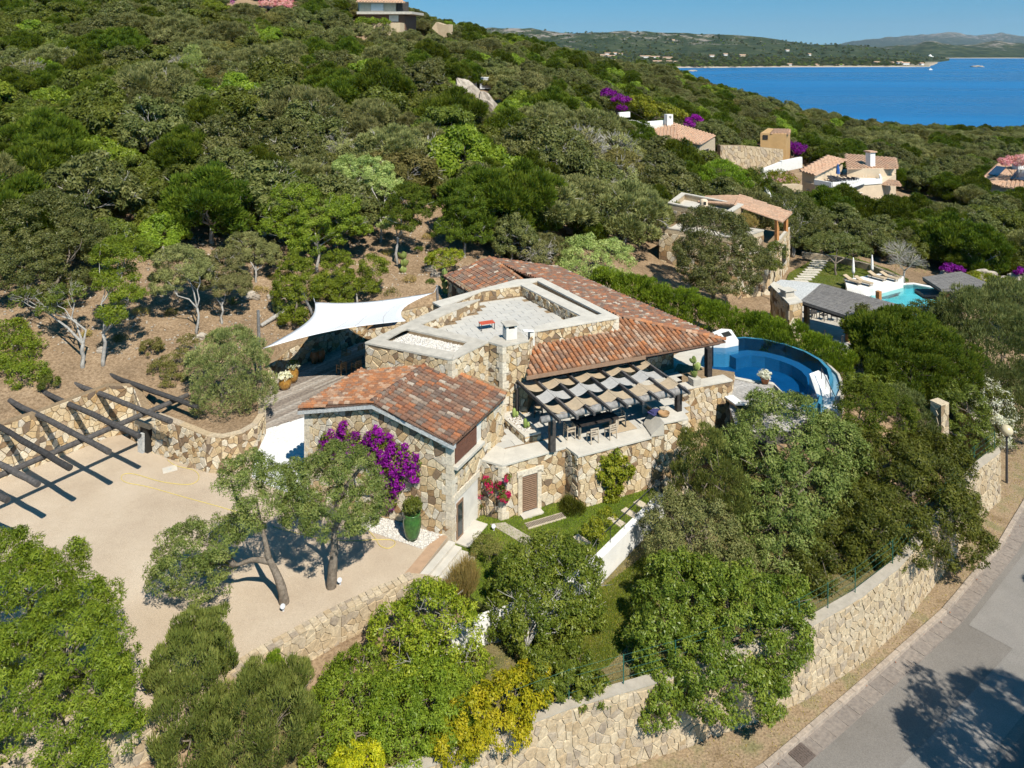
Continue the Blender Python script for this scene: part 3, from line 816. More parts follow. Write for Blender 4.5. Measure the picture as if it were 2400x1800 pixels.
class Stones:
 """collects the stones of one thing; the 300 that show largest become objects, the rest one part"""
 def __init__(s, root, mat):
  s.root, s.mat, s.items = root, mat, []

 def face(s, parent, p0, p1, z0, z1, size, seed, depth=0.05, top=None, openings=(), gap=0.024, off=0.0, drop=0.2, lean=0.0, skip=None):
  """stones on the upright face from p0 to p1 (left to right seen from outside). z0,z1: numbers or (left,right) pairs"""
  p0, p1 = Vector((p0[0], p0[1], 0)), Vector((p1[0], p1[1], 0))
  L = (p1 - p0).length
  d = (p1 - p0) / L
  n = Vector((d.y, -d.x, 0))
  za = z0 if isinstance(z0, (tuple, list)) else (z0, z0)
  zb = z1 if isinstance(z1, (tuple, list)) else (z1, z1)
  base, hi = min(za), max(zb)
  planes = []
  if top:                     # gable: list of (u, z) points, convex
   for (ua, va), (ub, vb) in zip(top[:-1], top[1:]):
    nx, ny = -(vb - va), (ub - ua)
    l = math.hypot(nx, ny); nx, ny = nx / l, ny / l
    planes.append((nx, ny, nx * ua + ny * (va - base)))
   hi = max(v for _, v in top)
  else:
   if zb[0] != zb[1]:
    nx, ny = -(zb[1] - zb[0]), L
    l = math.hypot(nx, ny); planes.append((nx / l, ny / l, ny / l * (zb[0] - base)))
   if za[0] != za[1]:
    nx, ny = (za[1] - za[0]), -L
    l = math.hypot(nx, ny); planes.append((nx / l, ny / l, ny / l * (za[0] - base)))
  ops = [(o[0], o[1], o[2] - base, o[3] - base) for o in openings]
  rg = random.Random(seed + 99)
  for poly, ar in stone_cells(L, hi - base, size, seed, gap, planes, ops, drop):
   cx = sum(p[0] for p in poly) / len(poly); cy = sum(p[1] for p in poly) / len(poly)
   dep = depth * rg.uniform(0.6, 1.3)
   k = rg.uniform(0.86, 0.94)
   vs, m = [], len(poly)
   for (u, v) in poly:
    vs.append(p0 + d * u + n * (off - 0.012 - lean * v) + Vector((0, 0, base + v)))
   for (u, v) in poly:
    uu, vv = cx + (u - cx) * k, cy + (v - cy) * k
    vs.append(p0 + d * uu + n * (off + dep + rg.uniform(-0.012, 0.012) - lean * vv) + Vector((0, 0, base + vv)))
   fs = [(i, (i + 1) % m, m + (i + 1) % m, m + i) for i in range(m)] + [tuple(range(m, 2 * m))]
   c = vs[0]
   view = (Vector((0, 0, CAMZ)) - c)
   facing = max(0.0, view.normalized().dot(n))
   px = (c.x / max(c.y, 1)) * FPX + 1200; py = HZN + (CAMZ - c.z) * FPX / max(c.y, 1)
   inv = 1.0 if (-40 < px < 2440 and py < 1840) else 0.0
   if skip and skip(c): continue
   s.items.append((ar * facing * inv / (c.y * c.y), vs, fs, rg.random(), parent))
  return s

 def finish(s, limit=300, name='stone', rest='infill_stones'):
  s.items.sort(key=lambda t: -t[0])
  for w, vs, fs, r, par in s.items[:limit]:
   mb = MB(); mb.add(vs, fs, 0, r)
   mb.build(name, s.mat, par)
  if len(s.items) > limit:
   mb = MB()
   for w, vs, fs, r, par in s.items[limit:]: mb.add(vs, fs, 0, r)
   tag(mb.build(rest, s.mat, s.root), kind='stuff')

# ---------------------------------------------------------------- barrel-tile roofs
def tile_mesh(name, w, l, mat, seg=6):
 """one barrel tile: tapered half round, with a lip"""
 vs, fs, rr = [], [], []
 r0, r1 = w * 0.44, w * 0.36
 for (y, r, zo) in ((0.0, r0, 0.035), (l * 1.12, r1, 0.0)):
  for k in range(seg + 1):
   t = math.pi * k / seg
   vs.append((-r * math.cos(t), y, zo + r * 0.95 * math.sin(t)))
 n = seg + 1
 for k in range(seg):
  fs.append((k, n + k, n + k + 1, k + 1))
 fs.append(tuple(range(0, n)))
 return vs, fs

class Tiles:
 def __init__(s, root, mat_default):
  s.root, s.mat, s.items = root, mat_default, []
  s.protos = {}

 def slope(s, parent, poly, eave=(0, 1), w=0.34, l=0.44, mat=None, lift=0.03, seed=1):
  """tiles over a planar polygon of 3-D points; eave = indices of the lower edge, left to right seen from outside"""
  poly = [Vector(p) for p in poly]
  o = poly[eave[0]]
  u = (poly[eave[1]] - o).normalized()
  # best upslope vector
  c = sum(poly, Vector()) / len(poly)
  up = (c - o) - u * (c - o).dot(u)
  up.normalize()
  n = u.cross(up).normalized()
  if n.z < 0: n = -n
  p2 = [((p - o).dot(u), (p - o).dot(up)) for p in poly]
  def inside(a, b):
   r = False
   for i in range(len(p2)):
    (x1, y1), (x2, y2) = p2[i], p2[(i + 1) % len(p2)]
    if (y1 > b) != (y2 > b) and a < (x2 - x1) * (b - y1) / (y2 - y1) + x1: r = not r
   return r
  rg = random.Random(seed)
  umin, umax = min(a for a, _ in p2), max(a for a, _ in p2)
  vmax = max(b for _, b in p2)
  nc = int((umax - umin) / w)
  ww = (umax - umin) / max(nc, 1)
  for i in range(nc):
   uu = umin + (i + 0.5) * ww
   dv = rg.uniform(-0.05, 0.02)
   for j in range(int(vmax / l) + 1):
    vv = j * l + dv
    if not inside(uu, vv + l * 0.5) : continue
    pos = o + u * (uu + rg.uniform(-0.012, 0.012)) + up * vv + n * (lift + rg.uniform(0, 0.012))
    Mx = Matrix((u, up, n)).transposed().to_4x4()
    Mx = Matrix.Translation(pos) @ Mx @ Matrix.Rotation(rg.uniform(-0.03, 0.03), 4, 'Z')
    w2 = (CAMZ - pos.z) / (pos.y ** 2)
    px = pos.x / pos.y * FPX + 1200
    if not (-30 < px < 2430): w2 = 0
    s.items.append((w2 * max(0.02, (Vector((0, 0, CAMZ)) - pos).normalized().dot(n)), Mx, ww, l, mat or s.mat, rg.random(), parent))

 def ridge(s, parent, a, b, w=0.36, l=0.42, mat=None, seed=3):
  a, b = Vector(a), Vector(b)
  d = (b - a).normalized()
  n = Vector((0, 0, 1)); sd = d.cross(n).normalized(); n = sd.cross(d)
  rg = random.Random(seed)
  k = int((b - a).length / l)
  for i in range(k):
   pos = a + d * (i * l) + n * 0.07
   Mx = Matrix.Translation(pos) @ Matrix((sd, d, n)).transposed().to_4x4()
   s.items.append(((CAMZ - pos.z) / pos.y ** 2, Mx, w * 1.15, l, mat or s.mat, rg.random(), parent))

 def finish(s, limit=300, name='roof_tile', rest='small_roof_tiles'):
  s.items.sort(key=lambda t: -t[0])
  for w2, Mx, w, l, mat, r, par in s.items[:limit]:
   key = (round(w, 3), round(l, 3), mat.name)
   if key not in s.protos:
    vs, fs = tile_mesh('roof_tile', w, l, mat)
    mb = MB(); mb.add(vs, fs, 0, 0.0)
    s.protos[key] = mb.mesh('roof_tile', [mat])
   o = bpy.data.objects.new(name, s.protos[key])
   COL.objects.link(o)
   o.parent = par
   o.matrix_basis = Matrix.Translation(-WL.get(par.name, Vector())) @ Mx
  rest_items = s.items[limit:]
  if rest_items:
   mats = []
   V, F, RR, MI = [], [], [], []
   nb = 0
   mb = MB()
   for w2, Mx, w, l, mat, r, par in rest_items:
    if mat not in mats: mats.append(mat)
    vs, fs = tile_mesh('t', w, l, mat, 5)
    mb.add([Mx @ Vector(v) for v in vs], fs, mats.index(mat), r)
   tag(mb.build(rest, mats, s.root), kind='stuff')

# ---------------------------------------------------------------- foliage
def unit(v):
 return v / np.maximum(np.linalg.norm(v, axis=-1, keepdims=True), 1e-9)

def leaf_quads(pos, nrm, L, W, rg, tang=None):
 n = len(pos)
 t = rg.normal(size=(n, 3)) if tang is None else tang + 0.25 * rg.normal(size=(n, 3))
 t = unit(t - nrm * (t * nrm).sum(1, keepdims=True))
 b = np.cross(nrm, t)
 l = (L * rg.uniform(0.7, 1.25, n))[:, None]; w = (W * rg.uniform(0.75, 1.2, n))[:, None]
 bend = nrm * (l * rg.uniform(-0.12, 0.05, n)[:, None])
 k = rg.uniform(-0.35, 0.35, n)[:, None] * w
 v = np.stack([pos - b * w * 0.5, pos + b * w * 0.5 + t * l * 0.12, pos + t * l + bend + b * k], 1).reshape(-1, 3)
 f = np.arange(3 * n).reshape(n, 3)
 return v, f

def puff_points(blobs, pr, spacing, rg, jitter=0.25, lower=-0.45):
 """centres of leaf clumps over the union of ellipsoids (cx,cy,cz,rx,ry,rz)"""
 C = []
 B = np.array(blobs, float)
 for bi, (cx, cy, cz, rx, ry, rz) in enumerate(B):
  area = 4 * math.pi * ((rx * ry) ** 1.6 / 3 + (rx * rz) ** 1.6 / 3 + (ry * rz) ** 1.6 / 3) ** (1 / 1.6)
  k = max(5, int(area / (spacing ** 2)))
  d = unit(rg.normal(size=(k * 2, 3)))
  d = d[d[:, 2] > lower][:k]
  s = 1 - np.abs(rg.normal(size=(len(d), 1))) * jitter
  p = np.array([cx, cy, cz]) + d * np.array([rx, ry, rz]) * np.clip(s, 0.25, 1.08)
  keep = np.ones(len(p), bool)
  for bj, q in enumerate(B):
   if bj == bi: continue
   e = ((p - q[:3]) / (q[3:] * 0.78))
   keep &= (e ** 2).sum(1) > 1
  C.append(p[keep])
 C = np.concatenate(C)
 return C, pr * rg.uniform(0.5, 1.15, len(C))

def crown_arrays(blobs, seed, n_leaf, L, W, pr=0.5, spacing=0.75, flat=0.75, upward=0.35, jitter=0.22, lower=-0.45, tuft=None, shell=0.55):
 rg = np.random.default_rng(seed)
 C, r = puff_points(blobs, pr, spacing, rg, jitter, lower)
 B = np.array(blobs, float)
 mid = (B[:, :3] * (B[:, 3:].prod(1)[:, None])).sum(0) / B[:, 3:].prod(1).sum()
 w = r ** 2; w = w / w.sum()
 idx = rg.choice(len(C), size=n_leaf, p=w)
 c = C[idx]; rr = r[idx][:, None]
 outw = unit(c - mid + np.array([0, 0, 0.3]))
 d = unit(rg.normal(size=(n_leaf, 3)) + 0.75 * outw)
 s = shell + (1.05 - shell) * rg.random((n_leaf, 1)) ** 0.7
 pos = c + d * rr * s * np.array([1, 1, flat])
 nrm = unit(d + 0.55 * rg.normal(size=(n_leaf, 3)) + np.array([0, 0, upward]))
 tang = None
 if tuft is not None:
  tang = unit(d * 0.6 + np.array(tuft))
  nrm = unit(np.cross(tang, rg.normal(size=(n_leaf, 3))))
 v, f = leaf_quads(pos, nrm, L, W, rg, tang)
 pr_ = rg.random(len(C))
 q = np.clip(0.45 * pr_[idx] + 0.55 * rg.random(n_leaf), 0, 1)
 return v, f, q

def crown_mesh(name, mat, *a, flowers=None, **k):
 v, f, q = crown_arrays(*a, **k)
 mats = [mat]; mi = np.zeros(len(f))
 if flowers:                       # (material, share)
  mats.append(flowers[0])
  rg = np.random.default_rng(k.get('seed', 5))
  cell = vnoise(v[f[:, 0], 0] * 1.6, v[f[:, 0], 2] * 1.6 + v[f[:, 0], 1] * 0.7, 9)
  mi = ((cell * 0.6 + 0.4 * rg.random(len(f))) > 1 - flowers[1]).astype(int)
 return np_mesh(name, v, f, q, mats, mi)

def limb_mb(mb, base, tip, r0, r1, rg, n=5, wob=0.12, sides=6):
 base, tip = Vector(base), Vector(tip)
 L = (tip - base).length
 pts, rs = [], []
 for i in range(n + 1):
  t = i / n
  j = Vector((rg.uniform(-1, 1), rg.uniform(-1, 1), rg.uniform(-0.4, 0.4))) * (wob * L * math.sin(math.pi * t))
  pts.append(base.lerp(tip, t) + j); rs.append(lerp(r0, r1, t))
 mb.tube(pts, rs, sides)
 return pts

def trunk_mesh(name, seed, height, r0, blobs, mat, lean=(0, 0), stems=1):
 rg = random.Random(seed)
 mb = MB()
 for s in range(stems):
  ox, oy = (rg.uniform(-0.4, 0.4), rg.uniform(-0.4, 0.4)) if stems > 1 else (0, 0)
  fork = Vector((lean[0] + ox * 1.5, lean[1] + oy * 1.5, height * rg.uniform(0.4, 0.55)))
  limb_mb(mb, (ox * 0.5, oy * 0.5, -0.3), fork, r0, r0 * 0.72, rg, 4, 0.08, 7)
  for b in blobs:
   tip = Vector(b[:3]) + Vector((rg.uniform(-0.3, 0.3) * b[3], rg.uniform(-0.3, 0.3) * b[4], rg.uniform(0.0, 0.4) * b[5]))
   pts = limb_mb(mb, fork, tip, r0 * 0.6, r0 * 0.14, rg, 4, 0.14, 5)
   for k in range(3):
    a = pts[2 + k % 2]
    t2 = Vector(b[:3]) + Vector((rg.uniform(-0.85, 0.85) * b[3], rg.uniform(-0.85, 0.85) * b[4], rg.uniform(-0.2, 0.8) * b[5]))
    limb_mb(mb, a, t2, r0 * 0.28, r0 * 0.07, rg, 3, 0.15, 4)
 return mb.mesh(name, [mat], smooth=True)

def bare_arrays(mb, seed, blobs, n, r=0.03, mat=0):
 """dry grey twigs fanning out of a crown"""
 rg = random.Random(seed)
 for b in blobs:
  c = Vector(b[:3])
  for i in range(n):
   d = Vector((rg.gauss(0, 1), rg.gauss(0, 1), abs(rg.gauss(0.3, 0.8)))).normalized()
   a = c + Vector((d.x * b[3], d.y * b[4], d.z * b[5])) * rg.uniform(0.2, 0.5)
   e = c + Vector((d.x * b[3], d.y * b[4], d.z * b[5])) * rg.uniform(0.95, 1.18)
   pts = limb_mb(mb, a, e, r, r * 0.35, rg, 3, 0.12, 3)
   for k in range(3):
    e2 = pts[2] + (d + Vector((rg.gauss(0, .6), rg.gauss(0, .6), rg.gauss(0, .6)))).normalized() * rg.uniform(0.2, 0.45) * b[3]
    mb.tube([pts[2 if k else 1], e2], [r * 0.6, r * 0.25], 3, mat)

def place_tree(name, label, cat, loc, crown, trunk, scale=1.0, rz=0.0, group=None, sz=None, extra=None):
 """a tree thing: Empty > trunk, crown (meshes may be shared)"""
 o = bpy.data.objects.new(name, None)
 o.empty_display_size = 0.3
 COL.objects.link(o)
 o.location = loc; o.rotation_euler = (0, 0, rz); o.scale = (scale, scale, sz or scale)
 tag(o, label, cat, group)
 if trunk:
  t = bpy.data.objects.new('trunk', trunk); COL.objects.link(t); t.parent = o
 c = bpy.data.objects.new('crown', crown); COL.objects.link(c); c.parent = o
 if extra:
  for nm, me in extra:
   e = bpy.data.objects.new(nm, me); COL.objects.link(e); e.parent = o
 return o

def blob_px(px, py, Y, rx, rz, ry=None):
 """an ellipsoid of crown from its measured outline at distance Y"""
 c = D(px, py, Y); k = Y / FPX
 return (c.x, c.y, c.z, rx * k, (ry or rx) * k, rz * k)

def tree_px(name, label, cat, blobs_px, leaf, seed, n_leaf, L, W, base=None, zb=None, r0=0.16, bark='bark', pr=0.45, spacing=0.7, flat=0.75, upward=0.35, jitter=0.22,
   tuft=None, lower=-0.45, stems=1, group=None, dry=0, flowers=None, shell=0.55, bp=None):
 """a single tree whose crown masses were measured in the photograph and stand at real distances"""
 if bp: base = G(*bp)
 wb = [blob_px(b[0], b[1], b[2] if b[2] > 20 else base[1] + b[2], *b[3:]) for b in blobs_px]
 if base is None:
  x = sum(b[0] for b in wb) / len(wb); y = sum(b[1] for b in wb) / len(wb)
  z = tz(x, y) if zb is None else zb
  base = Vector((x, y, z))
 base = Vector(base)
 lb = [(b[0] - base.x, b[1] - base.y, b[2] - base.z, b[3], b[4], b[5]) for b in wb]
 cr = crown_mesh('crown', LF[leaf], lb, seed=seed, n_leaf=n_leaf, L=L, W=W, pr=pr, spacing=spacing, flat=flat, upward=upward, jitter=jitter, tuft=tuft, lower=lower, flowers=flowers, shell=shell)
 hh = sum(b[2] for b in lb) / len(lb)
 tr = trunk_mesh('trunk', seed, max(0.5, hh), r0, lb, M[bark], stems=stems)
 ex = None
 if dry:
  mb = MB(); bare_arrays(mb, seed, lb, dry, 0.02)
  ex = [('dry_twigs', mb.mesh('dry_twigs', [M['twig']]))]
 return place_tree(name, label, cat, base, cr, tr, extra=ex, group=group)

# ---------------------------------------------------------------- the site: courts, paths, lawns, road
def V2(*pts):
 return [(p[0], p[1]) for p in pts]

def sheet(name, poly, z, mat, thick=None, kind='structure', parent=None):
 mb = MB()
 zs = z if isinstance(z, (list, tuple)) else [z] * len(poly)
 if thick:
  mb.prism(poly, [q - thick for q in zs], zs)
 else:
  mb.poly([(p[0], p[1], q) for p, q in zip(poly, zs)])
 o = mb.build(name, mat, parent)
 return tag(o, kind=kind) if parent is None else o

GRAVEL_Z = 0.6
LOWWALL = [(-26, 24.5), (-19.5, 27.6), (-15.6, 30.4), (-13.2, 32.2), (-11.3, 34.0), (-8.55, 36.4), (-5.3, 38.7)]
gravel_poly = LOWWALL + [(-4.88, 38.83), (-3.57, 41.95), (-3.4, 41.9), (-12.5, 45.8), (-16.5, 50.2), (-17.5, 48.9), (-20, 48.5), (-25.2, 51.2), (-28.4, 53.4), (-33, 49.5), (-40, 44), (-60, 40), (-60, 18)]
sheet('gravel_court', gravel_poly, GRAVEL_Z, M['gravel'], 0.5)
sheet('paved_ramp', [(-16.6, 47.6), (-12.2, 44.9), (-9.5, 50.5), (-12.4, 55.2), (-17.4, 51.5)], [0.62, 0.62, 1.59, 1.59, 1.59], M['white_paving'], 0.5)

# pebble bed by the gable wall, with loose white pebbles
peb_poly = [P(815, 1225, .6), P(880, 1200, .6), P(1000, 1235, .6), P(1040, 1252, .6), P(990, 1287, .6), P(915, 1262, .6), P(850, 1240, .6)]
sheet('pebble_bed', V2(*peb_poly), 0.606, M['pebble_bed'])

def inside_poly(p, poly):
 r = False
 for i in range(len(poly)):
  (x1, y1), (x2, y2) = poly[i][:2], poly[(i + 1) % len(poly)][:2]
  if (y1 > p[1]) != (y2 > p[1]) and p[0] < (x2 - x1) * (p[1] - y1) / (y2 - y1) + x1: r = not r
 return r

def inside_np(x, y, poly):
 r = np.zeros(x.shape, bool)
 n = len(poly)
 for i in range(n):
  (x1, y1), (x2, y2) = poly[i][:2], poly[(i + 1) % n][:2]
  if y1 == y2: continue
  r ^= ((y1 > y) != (y2 > y)) & (x < (x2 - x1) * (y - y1) / (y2 - y1) + x1)
 return r

def scatter_poly(poly, n, rg):
 x0, x1 = min(p[0] for p in poly), max(p[0] for p in poly)
 y0, y1 = min(p[1] for p in poly), max(p[1] for p in poly)
 x = rg.uniform(x0, x1, n * 4); y = rg.uniform(y0, y1, n * 4)
 k = inside_np(x, y, poly)
 return x[k][:n], y[k][:n]

OCT_V = np.array([(1, 0, 0), (0, 1, 0), (-1, 0, 0), (0, -1, 0), (0, 0, 1), (0, 0, -1)], float)
OCT_F = np.array([(0, 1, 4), (1, 2, 4), (2, 3, 4), (3, 0, 4), (1, 0, 5), (2, 1, 5), (3, 2, 5), (0, 3, 5)])

def pebbles(name, poly, z, n, size, mat, seed, kind='stuff', parent=None, zf=None):
 rg = np.random.default_rng(seed)
 x, y = scatter_poly(poly, n, rg)
 n = len(x)
 zz = np.full(n, z) if zf is None else zf(x, y)
 s = size * rg.uniform(0.5, 1.4, (n, 1, 1)) * np.array([1, 0.8, 0.6])
 a = rg.uniform(0, 6.28, n)
 ca, sa = np.cos(a), np.sin(a)
 v = OCT_V[None] * s + rg.normal(size=(n, 6, 3)) * size * 0.12
 vx = v[:, :, 0] * ca[:, None] - v[:, :, 1] * sa[:, None]; vy = v[:, :, 0] * sa[:, None] + v[:, :, 1] * ca[:, None]
 v = np.stack([vx + x[:, None], vy + y[:, None], v[:, :, 2] + zz[:, None] + size * 0.2], -1).reshape(-1, 3)
 f = (OCT_F[None] + (np.arange(n) * 6)[:, None, None]).reshape(-1, 3)
 me = np_mesh(name, v, f, np.repeat(rg.random(n), 8), [mat])
 o = bpy.data.objects.new(name, me); link(o, parent)
 return tag(o, kind=kind)

pebbles('white_pebbles', V2(*peb_poly), 0.606, 3200, 0.055, M['pebble'], 5)
pebbles('loose_grit', [(-30, 30), (-12, 34), (-5, 39.5), (-4, 41.5), (-13, 45), (-25, 50), (-31, 46)], GRAVEL_Z, 2600, 0.022, M['gravel'], 8)
# stones strewn over the dry slope
pebbles('slope_stones', [(-60, 62), (-34, 56), (-24, 57), (-19, 63), (-14, 70), (-6, 75), (-2, 82), (-12, 92), (-30, 86), (-60, 84)], 0, 2600, 0.13, M['rock'], 9, zf=lambda x, y: TZ(x, y))
pebbles('dry_litter', [(-60, 62), (-34, 56), (-24, 57), (-19, 63), (-14, 70), (-6, 75), (-2, 82), (-12, 92), (-30, 86), (-60, 84)], 0, 6000, 0.07, M['soil'], 19, zf=lambda x, y: TZ(x, y))

# terracotta strip and white stairs
mb = MB()
s0, s1 = P(1027, 1250, .6), P(946, 1343, .6)
sheet('terracotta_strip', [(-4.2, 42.0), (-3.6, 41.9), (-4.9, 38.75), (-5.6, 38.9)], 0.612, M['strip'])
st = thing('garden_stairs', 'short flight of pale stone steps down from the gravel court', 'stairs', (-3.4, 40, 0))
e0, e1 = Vector((-3.53, 41.6, 0)), Vector((-4.85, 38.85, 0))
dr = Vector((0.9, -0.42, 0))
for i in range(4):
 mb = MB()
 a, b = e0 + dr * (0.42 * i), e1 + dr * (0.42 * i)
 c, d_ = e0 + dr * (0.42 * (i + 1)), e1 + dr * (0.42 * (i + 1))
 k = i / 3.0
 a2 = a; c2 = c
 zt = 0.57 - 0.15 * i
 mb.prism(V2(a2, b, d_, c2), -1.3, zt)
 mb.build('step', M['coping_white'], st, bevel=0.012)

# lawns
WHITEWALL = [(-2.9, 35.6), (-0.84, 36.75), (0.9, 37.4), (2.8, 38.6), (4.87, 40.8), (9.6, 46.7)]
lawn_poly = [(-3.4, 39.9), (-2.2, 38.2), (-0.9, 37.0), (0.9, 37.7), (2.7, 38.9), (4.7, 41.0), (9.3, 46.6), (8.85, 47.6), (4.0, 45.4), (3.3, 46.4), (-0.6, 44.4), (-1.9, 45.0), (-3.35, 41.7)]
sheet('upper_lawn', lawn_poly, 0.0, M['lawn'], 0.6)
BWALL = [(-14.5, 25.2), (-8.5, 27.6), (-2.4, 30.0), (0.0, 31.2), (2.6, 32.3), (7.6, 33.9), (11.5, 35.3), (14.3, 36.5), (18.1, 38.7), (21.2, 40.9), (26.5, 45.6), (31.7, 50.6), (34.4, 52.6), (35.2, 54.5), (36.5, 60), (42, 70)]
low_poly = [(-20, 25), (-14.5, 25.4), (-8.5, 27.8), (-2.4, 30.2), (0, 31.4), (2.6, 32.5), (7.6, 34.1), (11.5, 35.5), (14.3, 36.7), (18.1, 38.9), (21.2, 41.1), (26.5, 45.8), (24, 52), (16, 53.5), (12.5, 51.5), (11.4, 48.2), (9.6, 46.6), (4.9, 40.7), (2.9, 38.5), (-.8, 36.6), (-4.8, 38.4), (-8.7, 36.0), (-11.6, 33.4), (-16, 29.6), (-20, 26.5)]
sheet('lower_garden', low_poly, -1.2, M['lawn_dry'], 0.3)
sheet('lower_lawn', [(0.2, 33.2), (4.5, 35.2), (7.5, 38.5), (8.2, 43.5), (4.9, 40.4), (2.9, 38.2), (1.0, 37.1), (0.2, 35.5)], -1.19, M['lawn'])

def grass_blades(name, poly, z, n, h, mat, seed, zf=None, parent=None):
 rg = np.random.default_rng(seed)
 x, y = scatter_poly(poly, n, rg)
 n = len(x)
 zz = np.full(n, z) if zf is None else zf(x, y)
 pos = np.stack([x, y, zz], -1)
 tang = unit(rg.normal(size=(n, 3)) * 0.45 + np.array([0, 0, 1.0]))
 nrm = unit(np.cross(tang, rg.normal(size=(n, 3))))
 hh = (h * rg.uniform(0.5, 1.3, n))[:, None]
 b = np.cross(nrm, tang) * 0.018
 v = np.stack([pos - b, pos + b, pos + tang * hh], 1).reshape(-1, 3)
 f = np.arange(3 * n).reshape(n, 3)
 cell = vnoise(x / 0.8, y / 0.8, seed)
 me = np_mesh(name, v, f, np.clip(0.6 * rg.random(n) + 0.5 * cell - 0.05, 0, 1), [mat])
 o = bpy.data.objects.new(name, me); link(o, parent)
 return tag(o, kind='stuff')

grass_blades('upper_lawn_grass', lawn_poly, 0.0, 42000, 0.09, LF['grass'], 3)
grass_blades('lower_lawn_grass', [(0.2, 33.2), (4.5, 35.2), (7.5, 38.5), (8.2, 43.5), (4.9, 40.4), (2.9, 38.2), (1.0, 37.1), (0.2, 35.5)], -1.19, 26000, 0.09, LF['grass'], 4)
grass_blades('dry_garden_grass', low_poly, -1.2, 36000, 0.09, LF['drygrass'], 5)

# concrete path, stepping stones, drain grate on the upper lawn
sheet('garden_path', V2(P(1149, 1228, .03), P(1184, 1224, .03), P(1289, 1285, .03), P(1262, 1297, .03)), 0.035, M['concrete'], 0.1)
for k, (px, py) in enumerate([(1363, 1268), (1444, 1223), (1476, 1204), (1505, 1185), (1327, 1283)]):
 c = P(px, py, 0)
 mb = MB(); mb.box((c.x, c.y, 0.03), (1.0, 0.5, 0.1), rad(-48))
 tag(mb.build('stepping_stone', M['slab'], bevel=0.015), ['pale stepping stone beside the yellow-green shrub on the small lawn', 'middle stepping stone of the row on the small lawn', 'stepping stone third from the door on the small lawn', 'stepping stone of the small lawn nearest the far stone wall', 'small stepping stone of the lawn nearest the concrete path'][k], 'paving slab', 'stepping stones on the small lawn')
g = P(1275, 1222, 0)
gr = thing('drain_grate', 'long dark drain grate with a pale border below the shuttered door', 'drain', (g.x, g.y, 0))
ga, gb = P(1234, 1234, 0.02), P(1322, 1208, 0.02)
mb = MB(); mb.bar(ga, gb, 0.55, 0.08); mb.build('frame', M['slab'], gr)
for i in range(26):
 t = (i + 0.5) / 26
 p = ga.lerp(gb, t); sd = Vector((-(gb - ga).y, (gb - ga).x, 0)).normalized()
 mb = MB(); mb.bar(p - sd * 0.19 + Vector((0, 0, .05)), p + sd * 0.19 + Vector((0, 0, .05)), 0.05, 0.03); mb.build('slat', M['iron'], gr)

# ---------------------------------------------------------------- road, kerb, verge
KERB = [(-9.0, 24.0), (-1.0, 27.2), (5.0, 30.0), (11.2, 33.2), (17.8, 37.7), (24.5, 42.4), (31.5, 48.2), (38.2, 54.6), (44, 62), (51, 74)]

def offset(line, d):
 out = []
 for i, p in enumerate(line):
  a = line[max(i - 1, 0)]; b = line[min(i + 1, len(line) - 1)]
  t = Vector((b[0] - a[0], b[1] - a[1], 0)).normalized()
  out.append((p[0] + t.y * d, p[1] - t.x * d))        # to the right of travel
 return out

def strip(name, line, d0, d1, z, mat, kind='structure', z1=None):
 a, b = offset(line, d0), offset(line, d1)
 mb = MB()
 z1 = z if z1 is None else z1
 for i in range(len(line) - 1):
  mb.poly([(a[i][0], a[i][1], z), (b[i][0], b[i][1], z1), (b[i + 1][0], b[i + 1][1], z1), (a[i + 1][0], a[i + 1][1], z)])
 return tag(mb.build(name, mat), kind=kind)

RZ = -4.0
strip('roadside_verge', KERB, -3.0, -0.1, RZ + 0.16, M['verge'], z1=RZ + 0.1)
strip('road', KERB, 0.3, 16.0, RZ - 0.02, M['asphalt'])
strip('road_patch', KERB[2:8], 3.4, 5.4, RZ - 0.012, M['asphalt_pale'])
strip('road_repair', KERB[3:6], 5.8, 8.4, RZ - 0.014, M['asphalt_dark'])
strip('pale_pavement', KERB[5:9], 1.3, 3.4, RZ - 0.008, M['asphalt_pale'])
pv = tag(MB().bar((0, 0, -9), (0, 0.1, -9), 0.01).build('kerb', M['kerb']), kind='structure')

def along(line, step):
 pts = []
 for i in range(len(line) - 1):
  a, b = Vector((*line[i], 0)), Vector((*line[i + 1], 0))
  n = max(1, int((b - a).length / step))
  for k in range(n):
   pts.append((a.lerp(b, k / n), a.lerp(b, (k + 1) / n)))
 return pts

